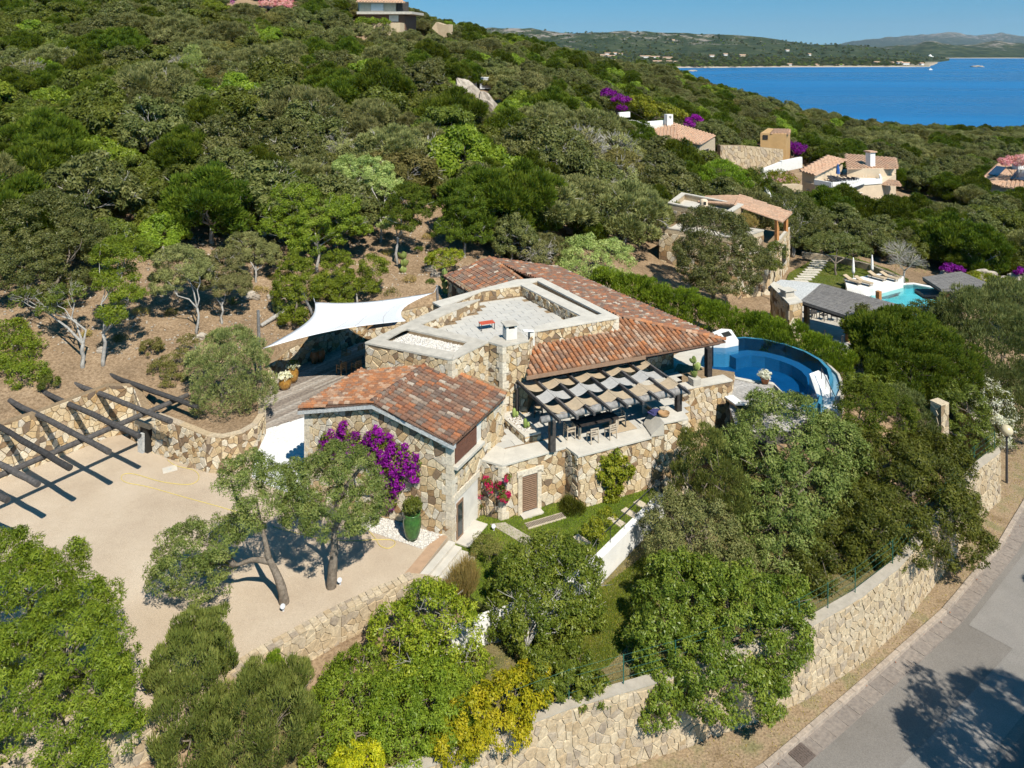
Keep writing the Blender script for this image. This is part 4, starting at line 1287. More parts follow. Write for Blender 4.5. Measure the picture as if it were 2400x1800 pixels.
bpy.data.objects.remove(pv, do_unlink=True)
kb = tag(strip('kerb', KERB, -0.04, 0.2, RZ - 0.03, M['kerb']), kind='structure')
for (a, b) in along(KERB, 1.0):
 mb = MB()
 t = (b - a).normalized(); sd = Vector((t.y, -t.x, 0))
 p, q = a + sd * 0.08 + t * 0.008, b + sd * 0.08 - t * 0.008
 zz = R.uniform(-0.008, 0.008)
 mb.bar(p + Vector((0, 0, RZ + 0.07 + zz)), q + Vector((0, 0, RZ + 0.07 + zz)), 0.26, 0.24)
 mb.build('kerbstone', M['kerb'], kb, bevel=0.015)
gp = tag(strip('gutter', KERB, 0.2, 1.0, RZ - 0.016, M['gutter']), kind='structure')
for (a, b) in along(KERB, 0.95):
 if b.y > 58: continue
 t = (b - a).normalized(); sd = Vector((t.y, -t.x, 0))
 mb = MB()
 zz = R.uniform(-0.006, 0.006)
 p, q = a + t * 0.012, b - t * 0.012
 mb.add([p + sd * 0.2 + Vector((0, 0, RZ - 0.004 + zz)), p + sd * 0.95 + Vector((0, 0, RZ + 0.006 + zz)), q + sd * 0.95 + Vector((0, 0, RZ + 0.006 + zz)), q + sd * 0.2 + Vector((0, 0, RZ - 0.004 + zz)),
   p + sd * 0.2 + Vector((0, 0, RZ - 0.05)), p + sd * 0.95 + Vector((0, 0, RZ - 0.05)), q + sd * 0.95 + Vector((0, 0, RZ - 0.05)), q + sd * 0.2 + Vector((0, 0, RZ - 0.05))],
    [(0, 1, 2, 3), (0, 4, 5, 1), (1, 5, 6, 2), (2, 6, 7, 3), (3, 7, 4, 0)])
 mb.build('gutter_slab', M['gutter'], gp)
dg_ = P(1878, 1768, RZ)
dgt = thing('storm_drain', 'square rusty storm drain cover in the gutter', 'drain', (dg_.x, dg_.y, RZ))
mb = MB(); mb.box((dg_.x, dg_.y, RZ + 0.02), (0.95, 0.85, 0.04), rad(34)); mb.build('cover', M['iron'], dgt)
for i in range(7):
 q = Vector((-0.36 + 0.12 * i, 0, 0)); q.rotate(Matrix.Rotation(rad(34), 3, 'Z'))
 mb = MB(); mb.box((dg_.x + q.x, dg_.y + q.y, RZ + 0.047), (0.05, 0.66, 0.012), rad(34)); mb.build('rib', M['iron'], dgt)

def verge_tufts():
 a, b = offset(KERB, -1.9), offset(KERB, -0.1)
 poly = a + b[::-1]
 grass_blades('verge_grass', poly, RZ + 0.12, 15000, 0.12, LF['drygrass'], 21)
 pebbles('fallen_leaves', offset(KERB, -0.25) + offset(KERB, 0.5)[::-1], RZ + 0.03, 1500, 0.035, M['terracotta'], 23)

verge_tufts()

# ---------------------------------------------------------------- garden and boundary walls
def line_wall(name, label, pts, z0, z1, width, mat_body, stone_mat, size, seed, sset_limit=300, inward=True, lean=0.0, cap=None, drop=0.15, depth=0.06, cap_over=0.03):
 """a free-standing or retaining stone wall along a plan line; its outer face looks right of travel"""
 root = thing(name, label, 'wall', (pts[0][0], pts[0][1], z0 if not isinstance(z0, (list, tuple)) else z0[0]))
 n = len(pts)
 zt = list(z1) if isinstance(z1, (list, tuple)) else [z1] * n
 zb = list(z0) if isinstance(z0, (list, tuple)) else [z0] * n
 inn = offset(pts, -width)
 mb = MB()
 for i in range(n - 1):
  mb.prism([pts[i], pts[i + 1], inn[i + 1], inn[i]], [zb[i], zb[i + 1], zb[i + 1], zb[i]], [zt[i], zt[i + 1], zt[i + 1], zt[i]])
 body = mb.build('core', mat_body, root)
 ss = Stones(root, stone_mat)
 for i in range(n - 1):
  ss.face(body, pts[i], pts[i + 1], (zb[i], zb[i + 1]), (zt[i], zt[i + 1]), size, seed + i * 7, depth, lean=lean, drop=drop)
 ss.finish(sset_limit)
 if cap:
  mb = MB()
  o1, o2 = offset(pts, cap_over), offset(pts, -width - cap_over)
  for i in range(n - 1):
   mb.prism([o1[i], o1[i + 1], o2[i + 1], o2[i]], [zt[i] + 0.003, zt[i + 1] + 0.003, zt[i + 1] + 0.003, zt[i] + 0.003], [zt[i] + 0.07, zt[i + 1] + 0.07, zt[i + 1] + 0.07, zt[i] + 0.07])
  mb.build('coping', cap, root)
 return root, body

line_wall('boundary_wall', 'tall pale rubble stone wall running along the road', BWALL, -4.1, [-0.55] * 6 + [-0.5] * 10, 0.45, M['mortar_pale'], M['stone_pale'], 0.32, 100, cap=M['concrete'], drop=0.22, depth=0.045)
line_wall('court_wall', 'low rubble stone wall edging the gravel court above the shrubs', offset(LOWWALL, 0.5) + [(-4.4, 38.35), (-3.2, 38.3)], -1.4, [0.82] * 6 + [0.78, 0.62, 0.35], 0.48, M['mortar_pale'], M['stone_pale'], 0.32, 200, depth=0.05)
cwo = bpy.data.objects['court_wall']
for (a, b) in along(offset(LOWWALL, 0.5), 0.34):
 t = (b - a).normalized(); sd = Vector((-t.y, t.x, 0))
 w_ = R.uniform(.18, .32)
 for (o0, o1) in ((-0.03, w_ - .01), (w_ + .01, 0.51)):
  mb = MB(); p, q = a + t * R.uniform(.005, .03), b - t * R.uniform(.005, .03)
  mb.prism(V2(p + sd * o0, q + sd * (o0 + R.uniform(-.02, .02)), q + sd * o1, p + sd * (o1 + R.uniform(-.02, .02))), 0.8, 0.85 + R.uniform(-.012, .02)); mb.build('cap_stone', M['stone_pale'], cwo)
root, _ = line_wall('lawn_wall', 'white plastered retaining wall curving below the small lawn', WHITEWALL, -1.5, 0.06, 0.45, M['white'], M['white'], 9, 300)
# handrail on the white wall
rl = thing('garden_railing', 'thin dark railing on the white wall beside the small lawn', 'railing', (4.6, 41, 0.06))
ra = [Vector((p[0], p[1], 0)) for p in offset(WHITEWALL, -0.32)]
for p, q in [(ra[4], ra[5])]:
 mb = MB(); mb.tube([p + Vector((0, 0, .95)), q + Vector((0, 0, .95))], 0.025, 6); mb.build('handrail', M['metal_dark'], rl)
 for k in range(6):
  c = p.lerp(q, k / 5)
  mb = MB(); mb.tube([c + Vector((0, 0, .0)), c + Vector((0, 0, .95))], 0.016, 6); mb.build('post', M['metal_dark'], rl)

# retaining wall behind the log pergola, planter curve of the olive, deck wall
CW = [(-44, 40.5), (-33.5, 46.5), (-31, 49.0), (-28.4, 52.6), (-27.0, 53.2), (-25.2, 51.0)]
line_wall('court_back_wall', 'tall warm stone retaining wall behind the log pergola', CW, 0.3, [3.9, 4.0, 4.1, 4.2, 3.9, 3.2], 0.5, M['mortar'], M['stone'], 0.36, 400, depth=0.06)
PW = [(-24.4, 50.6), (-22, 49.4), (-19.7, 48.2), (-18.7, 48.1), (-17.6, 48.7), (-16.95, 49.7), (-16.9, 51.0), (-17.4, 52.6), (-18.2, 54.0)]
line_wall('planter_wall', 'rounded stone planter wall holding the grey olive tree', PW, [0.4] * 7 + [1.2, 1.4], [3.1, 3.0, 2.9, 2.85, 2.85, 2.9, 2.95, 2.9, 2.9], 0.4, M['mortar'], M['stone'], 0.32, 450, cap=M['stone_pale'])
nb = MB(); nb.box((-24.85, 50.95, 1.1), (0.8, 0.5, 2.1), rad(-27)); nb.box((-25.0, 51.2, 2.35), (1.3, 0.7, 0.4), rad(-27))
nt_ = thing('wall_niche', 'dark service niche with pale door in the court wall', 'niche', (-24.85, 50.9, 0.4))
mb = MB(); mb.box((-24.8, 50.85, 1.3), (0.75, 0.6, 2.1), rad(-27)); mb.build('recess', M['dark'], nt_)
mb = MB(); mb.box((-25.05, 50.75, 1.1), (0.5, 0.5, 1.6), rad(-27)); mb.build('panel', M['plaster_trim'], nt_)
mb = MB(); mb.box((-24.85, 50.85, 2.5), (1.5, 0.75, 0.35), rad(-27)); mb.build('lintel', M['stone_pale'], nt_)
sheet('planter_soil', [(-24.2, 51.3), (-21.8, 50.0), (-19.6, 48.8), (-18.0, 49.0), (-17.3, 50.0), (-17.4, 51.6), (-18.6, 54.5), (-22, 56)], [2.9, 2.8, 2.72, 2.72, 2.75, 2.8, 2.9, 3.3], M['soil'], 0.5)
DW = [(-18.3, 54.2), (-18.9, 57.5), (-18.3, 61.2), (-16.0, 64.4), (-13.1, 67.4), (-9.0, 69.6), (-6.2, 70.6)]
line_wall('deck_wall', 'curved stone retaining wall behind the wooden deck', DW, 1.3, [2.9, 3.2, 3.3, 3.3, 3.4, 3.7, 3.9], 0.4, M['mortar'], M['stone'], 0.33, 500, depth=0.06)

# ---------------------------------------------------------------- timber deck, plank by plank
deck_poly = [(-17.3, 51.5), (-18.2, 54.2), (-18.8, 57.5), (-18.2, 61.2), (-15.9, 64.3), (-13.0, 67.3), (-8.8, 69.4), (-5.6, 69), (-4.8, 60), (-9.2, 52.5), (-11.5, 53.5), (-12.4, 55.3)]
dk = tag(sheet('timber_deck', deck_poly, 1.56, M['beam'], 0.4), kind='structure')
du = Vector((0.62, 0.785, 0)); dn = Vector((0.785, -0.62, 0))

def planks(parent, poly, z, u, n, w, mat, name='deck_board', seg=4.2):
 us = [p[0] * u.x + p[1] * u.y for p in poly]; ns = [p[0] * n.x + p[1] * n.y for p in poly]
 k = 0
 v = min(ns)
 while v < max(ns):
  hits = []
  for i in range(len(poly)):
   (a, b), (c, d_) = (us[i], ns[i]), (us[(i + 1) % len(poly)], ns[(i + 1) % len(poly)])
   m = v + w / 2
   if (b > m) != (d_ > m): hits.append(a + (c - a) * (m - b) / (d_ - b))
  hits.sort()
  for a, b in zip(hits[::2], hits[1::2]):
   x = a
   while x < b - 0.05:
    e = min(b, x + seg * R.uniform(0.6, 1.3))
    zz = z + R.uniform(-0.004, 0.004)
    mb = MB()
    c = u * ((x + e) / 2) + n * (v + w / 2)
    mb.box((c.x, c.y, zz), (e - x - 0.01, w - 0.014, 0.03), math.atan2(u.y, u.x))
    mb.build(name, mat, parent); k += 1
    x = e
  v += w
 return k

planks(dk, deck_poly, 1.585, du, dn, 0.24, M['deck'], seg=5.5)

# ---------------------------------------------------------------- the villa
villa = thing('stone_villa', 'rambling stone villa with terracotta roofs and a paved roof terrace', 'house', (0, 52, 0))
vs_ = Stones(villa, M['stone'])
vt = Tiles(villa, M['tile'])
A, B = Vector((-3.4, 41.84, 0)), Vector((-12.6, 45.6, 0))
Rd = Vector((0.45, 0.893, 0)); Cd = (A - B).normalized()
A2 = A + Rd * 6.0; B2 = B + Rd * 8.0
# front wing
mb = MB()
wing_poly = V2(A, A + Rd * 6.4, B2, B)
mid = (A + B) / 2
# body with gable
mb.prism(wing_poly, -0.4, 5.88)
L_ = (A - B).length
mb.add([(B.x, B.y, 5.88), (A.x, A.y, 5.88), (mid.x, mid.y, 7.12), ((B + Rd * 7).x, (B + Rd * 7).y, 5.88), ((A + Rd * 7).x, (A + Rd * 7).y, 5.88), ((mid + Rd * 7).x, (mid + Rd * 7).y, 7.12)],
    [(0, 1, 2), (5, 4, 3), (0, 2, 5, 3), (1, 4, 5, 2), (0, 3, 4, 1)])
wing = mb.build('wall', M['mortar'], villa)
vs_.face(wing, B, A, (1.2, 0.45), 5.9, 0.34, 11, 0.055, top=[(0, 5.85), (L_ / 2, 7.05), (L_, 5.85)], drop=0.2)
vs_.face(wing, A, A + Rd * 6.4, -0.2, 5.85, 0.34, 12, 0.055, openings=[(0.2, 3.35, 4.25, 5.9), (0.3, 2.95, -0.3, 2.75)])

n_r = Vector((Rd.y, -Rd.x, 0))

def on_wall(p0, dirv, n, u, out, z):
 q = p0 + dirv * u + n * out
 return Vector((q.x, q.y, z))

def quad_panel(name, parent, p0, d, n, u0, u1, z0, z1, out, mat, thick=0.06):
 mb = MB()
 c = p0 + d * ((u0 + u1) / 2) + n * out
 mb.box((c.x, c.y, (z0 + z1) / 2), (u1 - u0, thick, z1 - z0), math.atan2(d.y, d.x))
 return mb.build(name, mat, parent)

def shutter(parent, p0, d, n, u0, u1, z0, z1, out, mat, nsl, name='shutter'):
 s = quad_panel(name, parent, p0, d, n, u0, u1, z0, z1, out, mat, 0.04)
 for k in range(nsl):
  zc = z0 + (k + 0.5) * (z1 - z0) / nsl
  a = on_wall(p0, d, n, u0 + 0.06, out + 0.04, zc); b = on_wall(p0, d, n, u1 - 0.06, out + 0.04, zc)
  mb = MB(); mb.bar(a, b, 0.025, (z1 - z0) / nsl * 0.62, up=(n.x * 0.5, n.y * 0.5, 1)); mb.build('slat', mat, s)
 return s

# upper window of the wing: roller shutter, plaster reveal, wide sill
quad_panel('window_reveal', villa, A, Rd, n_r, 0.2, 3.35, 4.25, 5.9, 0.012, M['plaster'], 0.05)
shutter(villa, A, Rd, n_r, 0.25, 2.75, 4.55, 5.75, 0.06, M['shutter'], 15)
mb = MB()
mb.prism(V2(on_wall(A, Rd, n_r, 0.12, 0, 0), on_wall(A, Rd, n_r, 3.3, 0, 0), on_wall(A, Rd, n_r, 3.3, 0.34, 0), on_wall(A, Rd, n_r, 0.12, 0.34, 0)), 4.3, 4.5)
mb.build('window_sill', M['coping_white'], villa, bevel=0.02)
# lower door recess
quad_panel('door_recess', villa, A, Rd, n_r, 0.3, 2.95, -0.2, 2.75, 0.012, M['plaster'], 0.05)
dr_ = quad_panel('door', villa, A, Rd, n_r, 0.45, 1.2, 0.1, 2.2, 0.06, M['shutter_light'], 0.05)
quad_panel('pane', dr_, A, Rd, n_r, 0.58, 1.07, 0.25, 2.05, 0.092, M['glass'], 0.02)
quad_panel('lintel', villa, A, Rd, n_r, 0.1, 3.1, 2.45, 2.8, 0.05, M['quoin'], 0.12)
mb = MB(); mb.prism(V2(on_wall(A, Rd, n_r, 0.35, 0.03, 0), on_wall(A, Rd, n_r, 2.6, 0.03, 0), on_wall(A, Rd, n_r, 2.6, 0.9, 0), on_wall(A, Rd, n_r, 0.35, 0.9, 0)), 0.01, 0.1)
mb.build('doorstep', M['coping_white'], villa, bevel=0.01)

def quoins(parent, corner, da, db, z0, z1, seed, mat=None, hgt=0.42, w=0.34, out=0.065):
 """dressed corner stones"""
 rg = random.Random(seed)
 z = z0; k = 0
 while z < z1 - 0.1:
  h = min(hgt * rg.uniform(0.8, 1.3), z1 - z)
  la, lb = (w * 1.5, w * 0.9) if k % 2 else (w * 0.9, w * 1.5)
  na = Vector((-da.y, da.x, 0)); c = corner
  # outward normals of the two faces
  oa, ob = Vector((da.y, -da.x, 0)), Vector((db.y, -db.x, 0))
  if oa.dot(db) > 0: oa = -oa
  if ob.dot(da) > 0: ob = -ob
  o = c + oa * out + ob * out
  mb = MB(); mb.prism(V2(o, o + da * la, o + da * la + db * lb * 0 - oa * (out + 0.1), o + db * lb + da * 0.2 - oa * 0, o + db * lb), z + 0.012, z + h - 0.012) if False else mb.prism(V2(o, o + da * la, o + da * la - oa * (out + 0.05), c - oa * 0.05 - ob * 0.05, o + db * lb - ob * (out + 0.05), o + db * lb), z + 0.012, z + h - 0.012)
  mb.build('quoin', mat or M['quoin'], parent)
  z += h; k += 1

quoins(wing, A, -Cd, Rd, -0.2, 5.9, 1, w=0.42)
quoins(wing, B, Cd, Rd, 0.9, 5.9, 2, w=0.42)
# gable trim under the tiles: white plaster verge boards
Z_E, Z_R = 6.0, 7.32
off_f = -Rd * 0.34
AR, BL = A + Cd * 0.32 + off_f, B - Cd * 0.32 + off_f
AP = mid + off_f
for p, q in ((BL, AP), (AP, AR)):
 za, zb_ = (Z_E, Z_R) if p is BL else (Z_R, Z_E)
 mb = MB()
 mb.add([(p.x, p.y, za - 0.32), (q.x, q.y, zb_ - 0.32), (q.x, q.y, zb_ - 0.03), (p.x, p.y, za - 0.03)] + [(p.x + Rd.x * 0.3, p.y + Rd.y * 0.3, za - 0.32), (q.x + Rd.x * 0.3, q.y + Rd.y * 0.3, zb_ - 0.32), (q.x + Rd.x * 0.3, q.y + Rd.y * 0.3, zb_ - 0.03), (p.x + Rd.x * 0.3, p.y + Rd.y * 0.3, za - 0.03)],
    [(0, 1, 2, 3), (7, 6, 5, 4), (0, 4, 5, 1), (3, 2, 6, 7), (1, 5, 6, 2), (0, 3, 7, 4)])
 mb.build('verge_trim', M['plaster_trim'], villa)

def slope_bed(parent, pts, thick=0.1, name='roof', mat=None):
 mb = MB()
 n = len(pts)
 vs = [Vector(p) for p in pts]
 mb.add([v for v in vs] + [v - Vector((0, 0, thick)) for v in vs], [tuple(range(n)), tuple(range(2 * n - 1, n - 1, -1))] + [(i, n + i, n + (i + 1) % n, (i + 1) % n) for i in range(n)])
 return mb.build(name, mat or M['tile_bed'], parent)

def up3(p, z): return Vector((p.x, p.y, z))

ws = [up3(AR, Z_E), up3(A2 + Cd * 0.32, Z_E), up3(mid + Rd * 6.0, Z_R), up3(AP, Z_R)]
wr = slope_bed(villa, ws)
vt.slope(wr, ws, (0, 1), 0.33, 0.43, M['tile'], seed=2)
ws2 = [up3(BL + Rd * 6.5, Z_E), up3(BL, Z_E), up3(AP, Z_R), up3(mid + Rd * 6.6, Z_R)]
wl = slope_bed(villa, ws2)
vt.slope(wl, ws2, (0, 1), 0.33, 0.43, M['tile_new'], seed=3)
vt.ridge(wr, up3(AP, Z_R), up3(mid + Rd * 5.6, Z_R), mat=M['tile'])
vt.ridge(wr, ws[1] + Vector((0, 0, .02)), ws[1].lerp(ws[2], 0.62), mat=M['tile_new'], seed=5)

# roof-terrace block
a_, b_, c_, d_, e_ = (Vector((*p, 0)) for p in ((-9.86, 50.3), (-3.84, 47.6), (-1.61, 50.4), (-0.62, 49.7), (1.07, 50.6)))
g_, h_, i_, j_, k_ = (Vector((*p, 0)) for p in ((1.52, 52.3), (7.8, 55.0), (2.5, 64.3), (0.3, 63.8), (-6.15, 58.2)))
l1, l2, q_ = Vector((-5.24, 57.4, 0)), Vector((-2.56, 58.9, 0)), Vector((-6.6, 53.5, 0))
in1, in2, in3 = Vector((5.08, 55.26, 0)), Vector((0.71, 62.4, 0)), Vector((-2.37, 61.1, 0))
in0 = Vector((1.64, 53.1, 0)); kin = Vector((-5.3, 57.0, 0))
ZF, ZC = 7.3, 8.06
mb = MB(); mb.prism(V2(a_, b_, c_, d_, e_, g_, h_, i_, j_, k_, l1), 0.4, ZF - 0.06)
block = mb.build('wall', M['mortar'], villa)
# terrace paving, slab by slab
fl = tag(sheet('terrace_floor', V2(q_, c_, e_, in0, in1, in2, in3, l2), ZF - 0.03, M['mortar'], 0.05, parent=villa))
fp = V2(q_, c_, in0, in1, in2, in3, l2)
pu, pn = Vector((0.92, 0.39, 0)), Vector((-0.39, 0.92, 0))

def pave(parent, poly, z, u, n, w, l, mat, name='paving_slab', thick=0.03, gap=0.012):
 us = [p[0] * u.x + p[1] * u.y for p in poly]; ns = [p[0] * n.x + p[1] * n.y for p in poly]
 row = 0
 v = min(ns)
 while v < max(ns):
  x = min(us) - (0.5 * l if row % 2 else 0)
  while x < max(us):
   cell = [(x + gap, v + gap), (x + l - gap, v + gap), (x + l - gap, v + w - gap), (x + gap, v + w - gap)]
   pts = [(u.x * a + n.x * b, u.y * a + n.y * b) for a, b in cell]
   if all(inside_poly(p, poly) for p in pts) or inside_poly((sum(p[0] for p in pts) / 4, sum(p[1] for p in pts) / 4), poly):
    # trim to the outline
    pl = pts
    mb = MB(); mb.prism(pl, z - thick, z + R.uniform(-0.003, 0.003)); mb.build(name, mat, parent)
   x += l
  v += w; row += 1

pave(fl, fp, ZF, pu, pn, 0.62, 1.1, M['paver'])

def ring(parent, polys, z0, z1, mat, name='coping', bevel=0.012):
 for p in polys:
  mb = MB(); mb.prism(V2(*p), z0, z1); mb.build(name, mat, parent, bevel=bevel)

# parapets
par = MB()
ph = [Vector((*p, 0)) for p in ((-8.6, 50.66), (-7.53, 52.7), (-3.02, 50.3), (-3.72, 48.6))]
par.prism(V2(a_, l1, l2, q_), ZF - 0.1, ZC)
fr_polys = [(a_, b_, ph[3], ph[0]), (b_, c_, ph[2], ph[3]), (c_, q_, ph[1], ph[2]), (q_, a_, ph[0], ph[1])]
for p in fr_polys: par.prism(V2(*p), ZF - 0.1, ZC)
tw = Vector((0.55, 52.1, 0)); tw2 = Vector((-1.2, 51.3, 0))
par.prism(V2(c_, d_, e_, tw, tw2), ZF - 0.1, ZC)
par.prism(V2(g_, h_, in1, in0), ZF - 0.1, ZC)
sl = [Vector((*p, 0)) for p in ((1.5, 63.1), (2.14, 63.5), (6.7, 55.65), (6.3, 55.4))]
for p in ((in1, h_, sl[2], sl[3]), (h_, i_, sl[1], sl[2]), (i_, in2, sl[0], sl[1]), (in2, in1, sl[3], sl[0])): par.prism(V2(*p), ZF - 0.1, ZC)
par.prism(V2(k_, kin, in3, in2, i_, j_), ZF - 0.1, ZC)
pp = par.build('parapet', M['mortar'], villa)

def grow(poly, amt=0.06):
 c = sum(poly, Vector()) / len(poly)
 return [p + (p - c).normalized() * amt for p in poly]

ring(villa, [grow([a_, l1, l2, q_])], ZC, ZC + 0.13, M['coping'])
ring(villa, [(a_ + Vector((-.05, -.05, 0)), b_ + Vector((0, -.08, 0)), ph[3], ph[0])], ZC, ZC + 0.134, M['coping'])
ring(villa, [(b_ + Vector((0.03, -.08, 0)), c_ + Vector((0.05, 0, 0)), ph[2], ph[3]), (c_, q_, ph[1], ph[2])], ZC, ZC + 0.137, M['coping'])
ring(villa, [(q_, a_, ph[0], ph[1])], ZC, ZC + 0.128, M['coping'])
ring(villa, [(c_ + Vector((-.03, -.02, 0)), d_ + Vector((0, -.07, 0)), e_ + Vector((.07, -.02, 0)), tw, tw2)], ZC, ZC + 0.141, M['coping'])
ring(villa, [(g_ + Vector((0, -.07, 0)), h_ + Vector((.08, -.05, 0)), in1, in0)], ZC, ZC + 0.13, M['coping_white'])
ring(villa, [(in1, h_ + Vector((.08, -.04, 0)), sl[2], sl[3]), (h_ + Vector((.08, -.03, 0)), i_ + Vector((.04, .06, 0)), sl[1], sl[2]), (i_ + Vector((.03, .06, 0)), in2, sl[0], sl[1]), (in2, in1, sl[3], sl[0])], ZC, ZC + 0.134, M['coping_white'])
ring(villa, [(k_ + Vector((-.06, 0, 0)), kin, in3, in2, i_ + Vector((0, .05, 0)), j_ + Vector((0, .06, 0)))], ZC, ZC + 0.127, M['coping_white'])
mb = MB(); mb.prism(V2(*ph), ZC - 0.5, ZC - 0.22); mb.build('planter_bed', M['pebble_bed'], villa)
pebbles('planter_pebbles', V2(*ph), ZC - 0.22, 2600, 0.07, M['pebble'], 31, parent=villa)
mb = MB(); mb.prism(V2(*sl), ZC - 0.5, ZC - 0.3); mb.build('planter_slot_bed', M['pebble_bed'], villa)
pebbles('slot_pebbles', V2(*sl), ZC - 0.3, 700, 0.06, M['pebble'], 32, parent=villa)
# stones of the block
vs_.face(block, a_, b_, 5.2, ZC, 0.34, 21, 0.055)
vs_.face(block, b_, c_, 5.2, ZC, 0.34, 22, 0.055)
vs_.face(block, c_, d_, 3.0, ZC, 0.32, 23, 0.055)
vs_.face(block, d_, e_, 3.0, ZC, 0.32, 24, 0.055)
vs_.face(block, e_, g_, 5.0, ZC, 0.32, 25, 0.055)
vs_.face(block, g_, h_, 6.6, ZC, 0.29, 26, 0.055)
vs_.face(pp, q_, l2, ZF, ZC, 0.29, 27, 0.035, openings=[((l2 - q_).length * 0.62, (l2 - q_).length * 0.78, ZF + 0.38, ZF + 0.55)])
vs_.face(pp, in3, in2, ZF, ZC, 0.29, 28, 0.035)
vs_.face(pp, in2, in1, ZF, ZC, 0.29, 29, 0.035)
vs_.face(pp, kin, in3, ZF, ZC, 0.29, 30, 0.03)
vs_.face(pp, l1, a_, 6.0, ZC, 0.29, 33, 0.03)
quoins(block, d_, (c_ - d_).normalized(), (e_ - d_).normalized(), 3.3, ZC, 5, w=0.32)
quoins(block, b_, (a_ - b_).normalized(), (c_ - b_).normalized(), 6.0, ZC, 6, w=0.36)
quoins(block, h_, (g_ - h_).normalized(), (i_ - h_).normalized(), 7.0, ZC, 7, w=0.3)
# chimney on the tower
ch = Vector((-0.15, 50.95, 0))
mb = MB(); mb.box((ch.x, ch.y, ZC + 0.5), (0.78, 0.78, 0.72), rad(20)); chim = mb.build('chimney', M['plaster'], villa, bevel=0.02)
for dx, dy in ((-1, -1), (1, -1), (1, 1), (-1, 1)):
 q = Vector((dx * 0.3, dy * 0.3, 0)); q.rotate(Matrix.Rotation(rad(20), 3, 'Z'))
 mb = MB(); mb.box((ch.x + q.x, ch.y + q.y, ZC + 0.98), (0.16, 0.16, 0.24), rad(20)); mb.build('chimney_pier', M['plaster'], chim)
mb = MB(); mb.box((ch.x, ch.y, ZC + 1.13), (0.98, 0.98, 0.07), rad(20)); mb.build('chimney_cap', M['coping'], chim, bevel=0.01)
mb = MB(); mb.box((ch.x, ch.y, ZC + 0.9), (0.5, 0.5, 0.2), rad(20)); mb.build('flue', M['dark'], chim)

# main body under the big roof
mb = MB()
mb.prism([(1.4, 52.5), (7.9, 55.3), (12.6, 58.2), (3.5, 72.6), (-3.2, 71.0), (-6.0, 70.2), (-3.3, 65.1), (-1.0, 62.0)], 0.4, 6.55)
body = mb.build('wall', M['mortar'], villa)
vs_.face(body, (-6.0, 70.2), (-3.3, 65.1), 3.0, 6.5, 0.32, 41, 0.04, openings=[(1.0, 1.9, 4.0, 5.9)])
quad_panel('side_window', villa, Vector((-6.0, 70.2, 0)), (Vector((-3.3, 65.1, 0)) - Vector((-6, 70.2, 0))).normalized(), Vector((-.88, -.46, 0)), 1.0, 1.9, 4.0, 5.9, 0.02, M['dark'])
vs_.face(body, (1.4, 52.5), (7.9, 55.3), 3.3, 6.5, 0.32, 42, 0.04, openings=[(1.0, 3.2, 3.0, 5.6), (4.0, 6.0, 3.0, 5.6)])
vs_.face(body, (7.9, 55.3), (12.6, 58.2), 3.3, 6.5, 0.32, 43, 0.04)
bd = (Vector((7.9, 55.3, 0)) - Vector((1.4, 52.5, 0))).normalized()
for u0, u1 in ((1.0, 3.2), (4.0, 6.0)):
 quad_panel('glazed_door', villa, Vector((1.4, 52.5, 0)), bd, Vector((bd.y, -bd.x, 0)), u0, u1, 3.2, 5.6, 0.03, M['glass'])
ZE = 6.3
F1, E1, E2 = Vector((1.04, 49.3, ZE)), Vector((15.8, 55.2, ZE)), Vector((4.5, 73.7, ZE))
HP, PK = Vector((8.1, 56.6, 7.55)), Vector((-2.2, 72.0, 7.7))
fs_ = [F1, E1, HP, Vector((1.35, 52.4, 7.1))]
rf = slope_bed(villa, fs_, 0.12)
vt.slope(rf, fs_, (0, 1), 0.36, 0.45, M['tile_new'], seed=7)
rs_ = [E1, E2, PK, HP]
rr_ = slope_bed(villa, rs_, 0.12)
vt.slope(rr_, rs_, (0, 1), 0.36, 0.45, M['tile'], seed=8)
ls_ = [Vector((-6.5, 70.8, ZE)), Vector((-3.0, 64.6, ZE)), Vector((0.86, 65.2, 7.62)), PK]
rl_ = slope_bed(villa, ls_, 0.12)
vt.slope(rl_, ls_, (0, 1), 0.36, 0.45, M['tile'], seed=9)
vt.ridge(rf, E1 + Vector((0, 0, .03)), HP + Vector((0, 0, .03)), mat=M['tile_new'], seed=11)
vt.ridge(rr_, PK, Vector((1.0, 65.0, 7.62)), mat=M['tile_new'], seed=12)
mb = MB(); mb.bar(F1 + Vector((-.1, -.12, -.06)), F1.lerp(E1, 0.565) + Vector((0, -.14, -.06)), 0.1, 0.24); mb.build('gutter_flashing', M['shutter_light'], villa)
mb = MB(); mb.bar(F1.lerp(E1, 0.5) + Vector((0, .3, -.22)), E1 + Vector((-.4, .35, -.22)), 0.2, 0.25); mb.build('eave_beam', M['post_dark'], villa)
mb = MB(); mb.bar(E1 + Vector((-.7, .5, -.22)), E1.lerp(E2, 0.3) + Vector((-.5, 0, -.22)), 0.2, 0.25); mb.build('eave_beam', M['post_dark'], villa)
for q in ((14.3, 54.4), (12.0, 60.6)):
 mb = MB(); mb.box((q[0], q[1], 5.1), (0.42, 0.42, 2.1), rad(22)); mb.build('roof_post', M['post_dark'], villa, bevel=0.03)

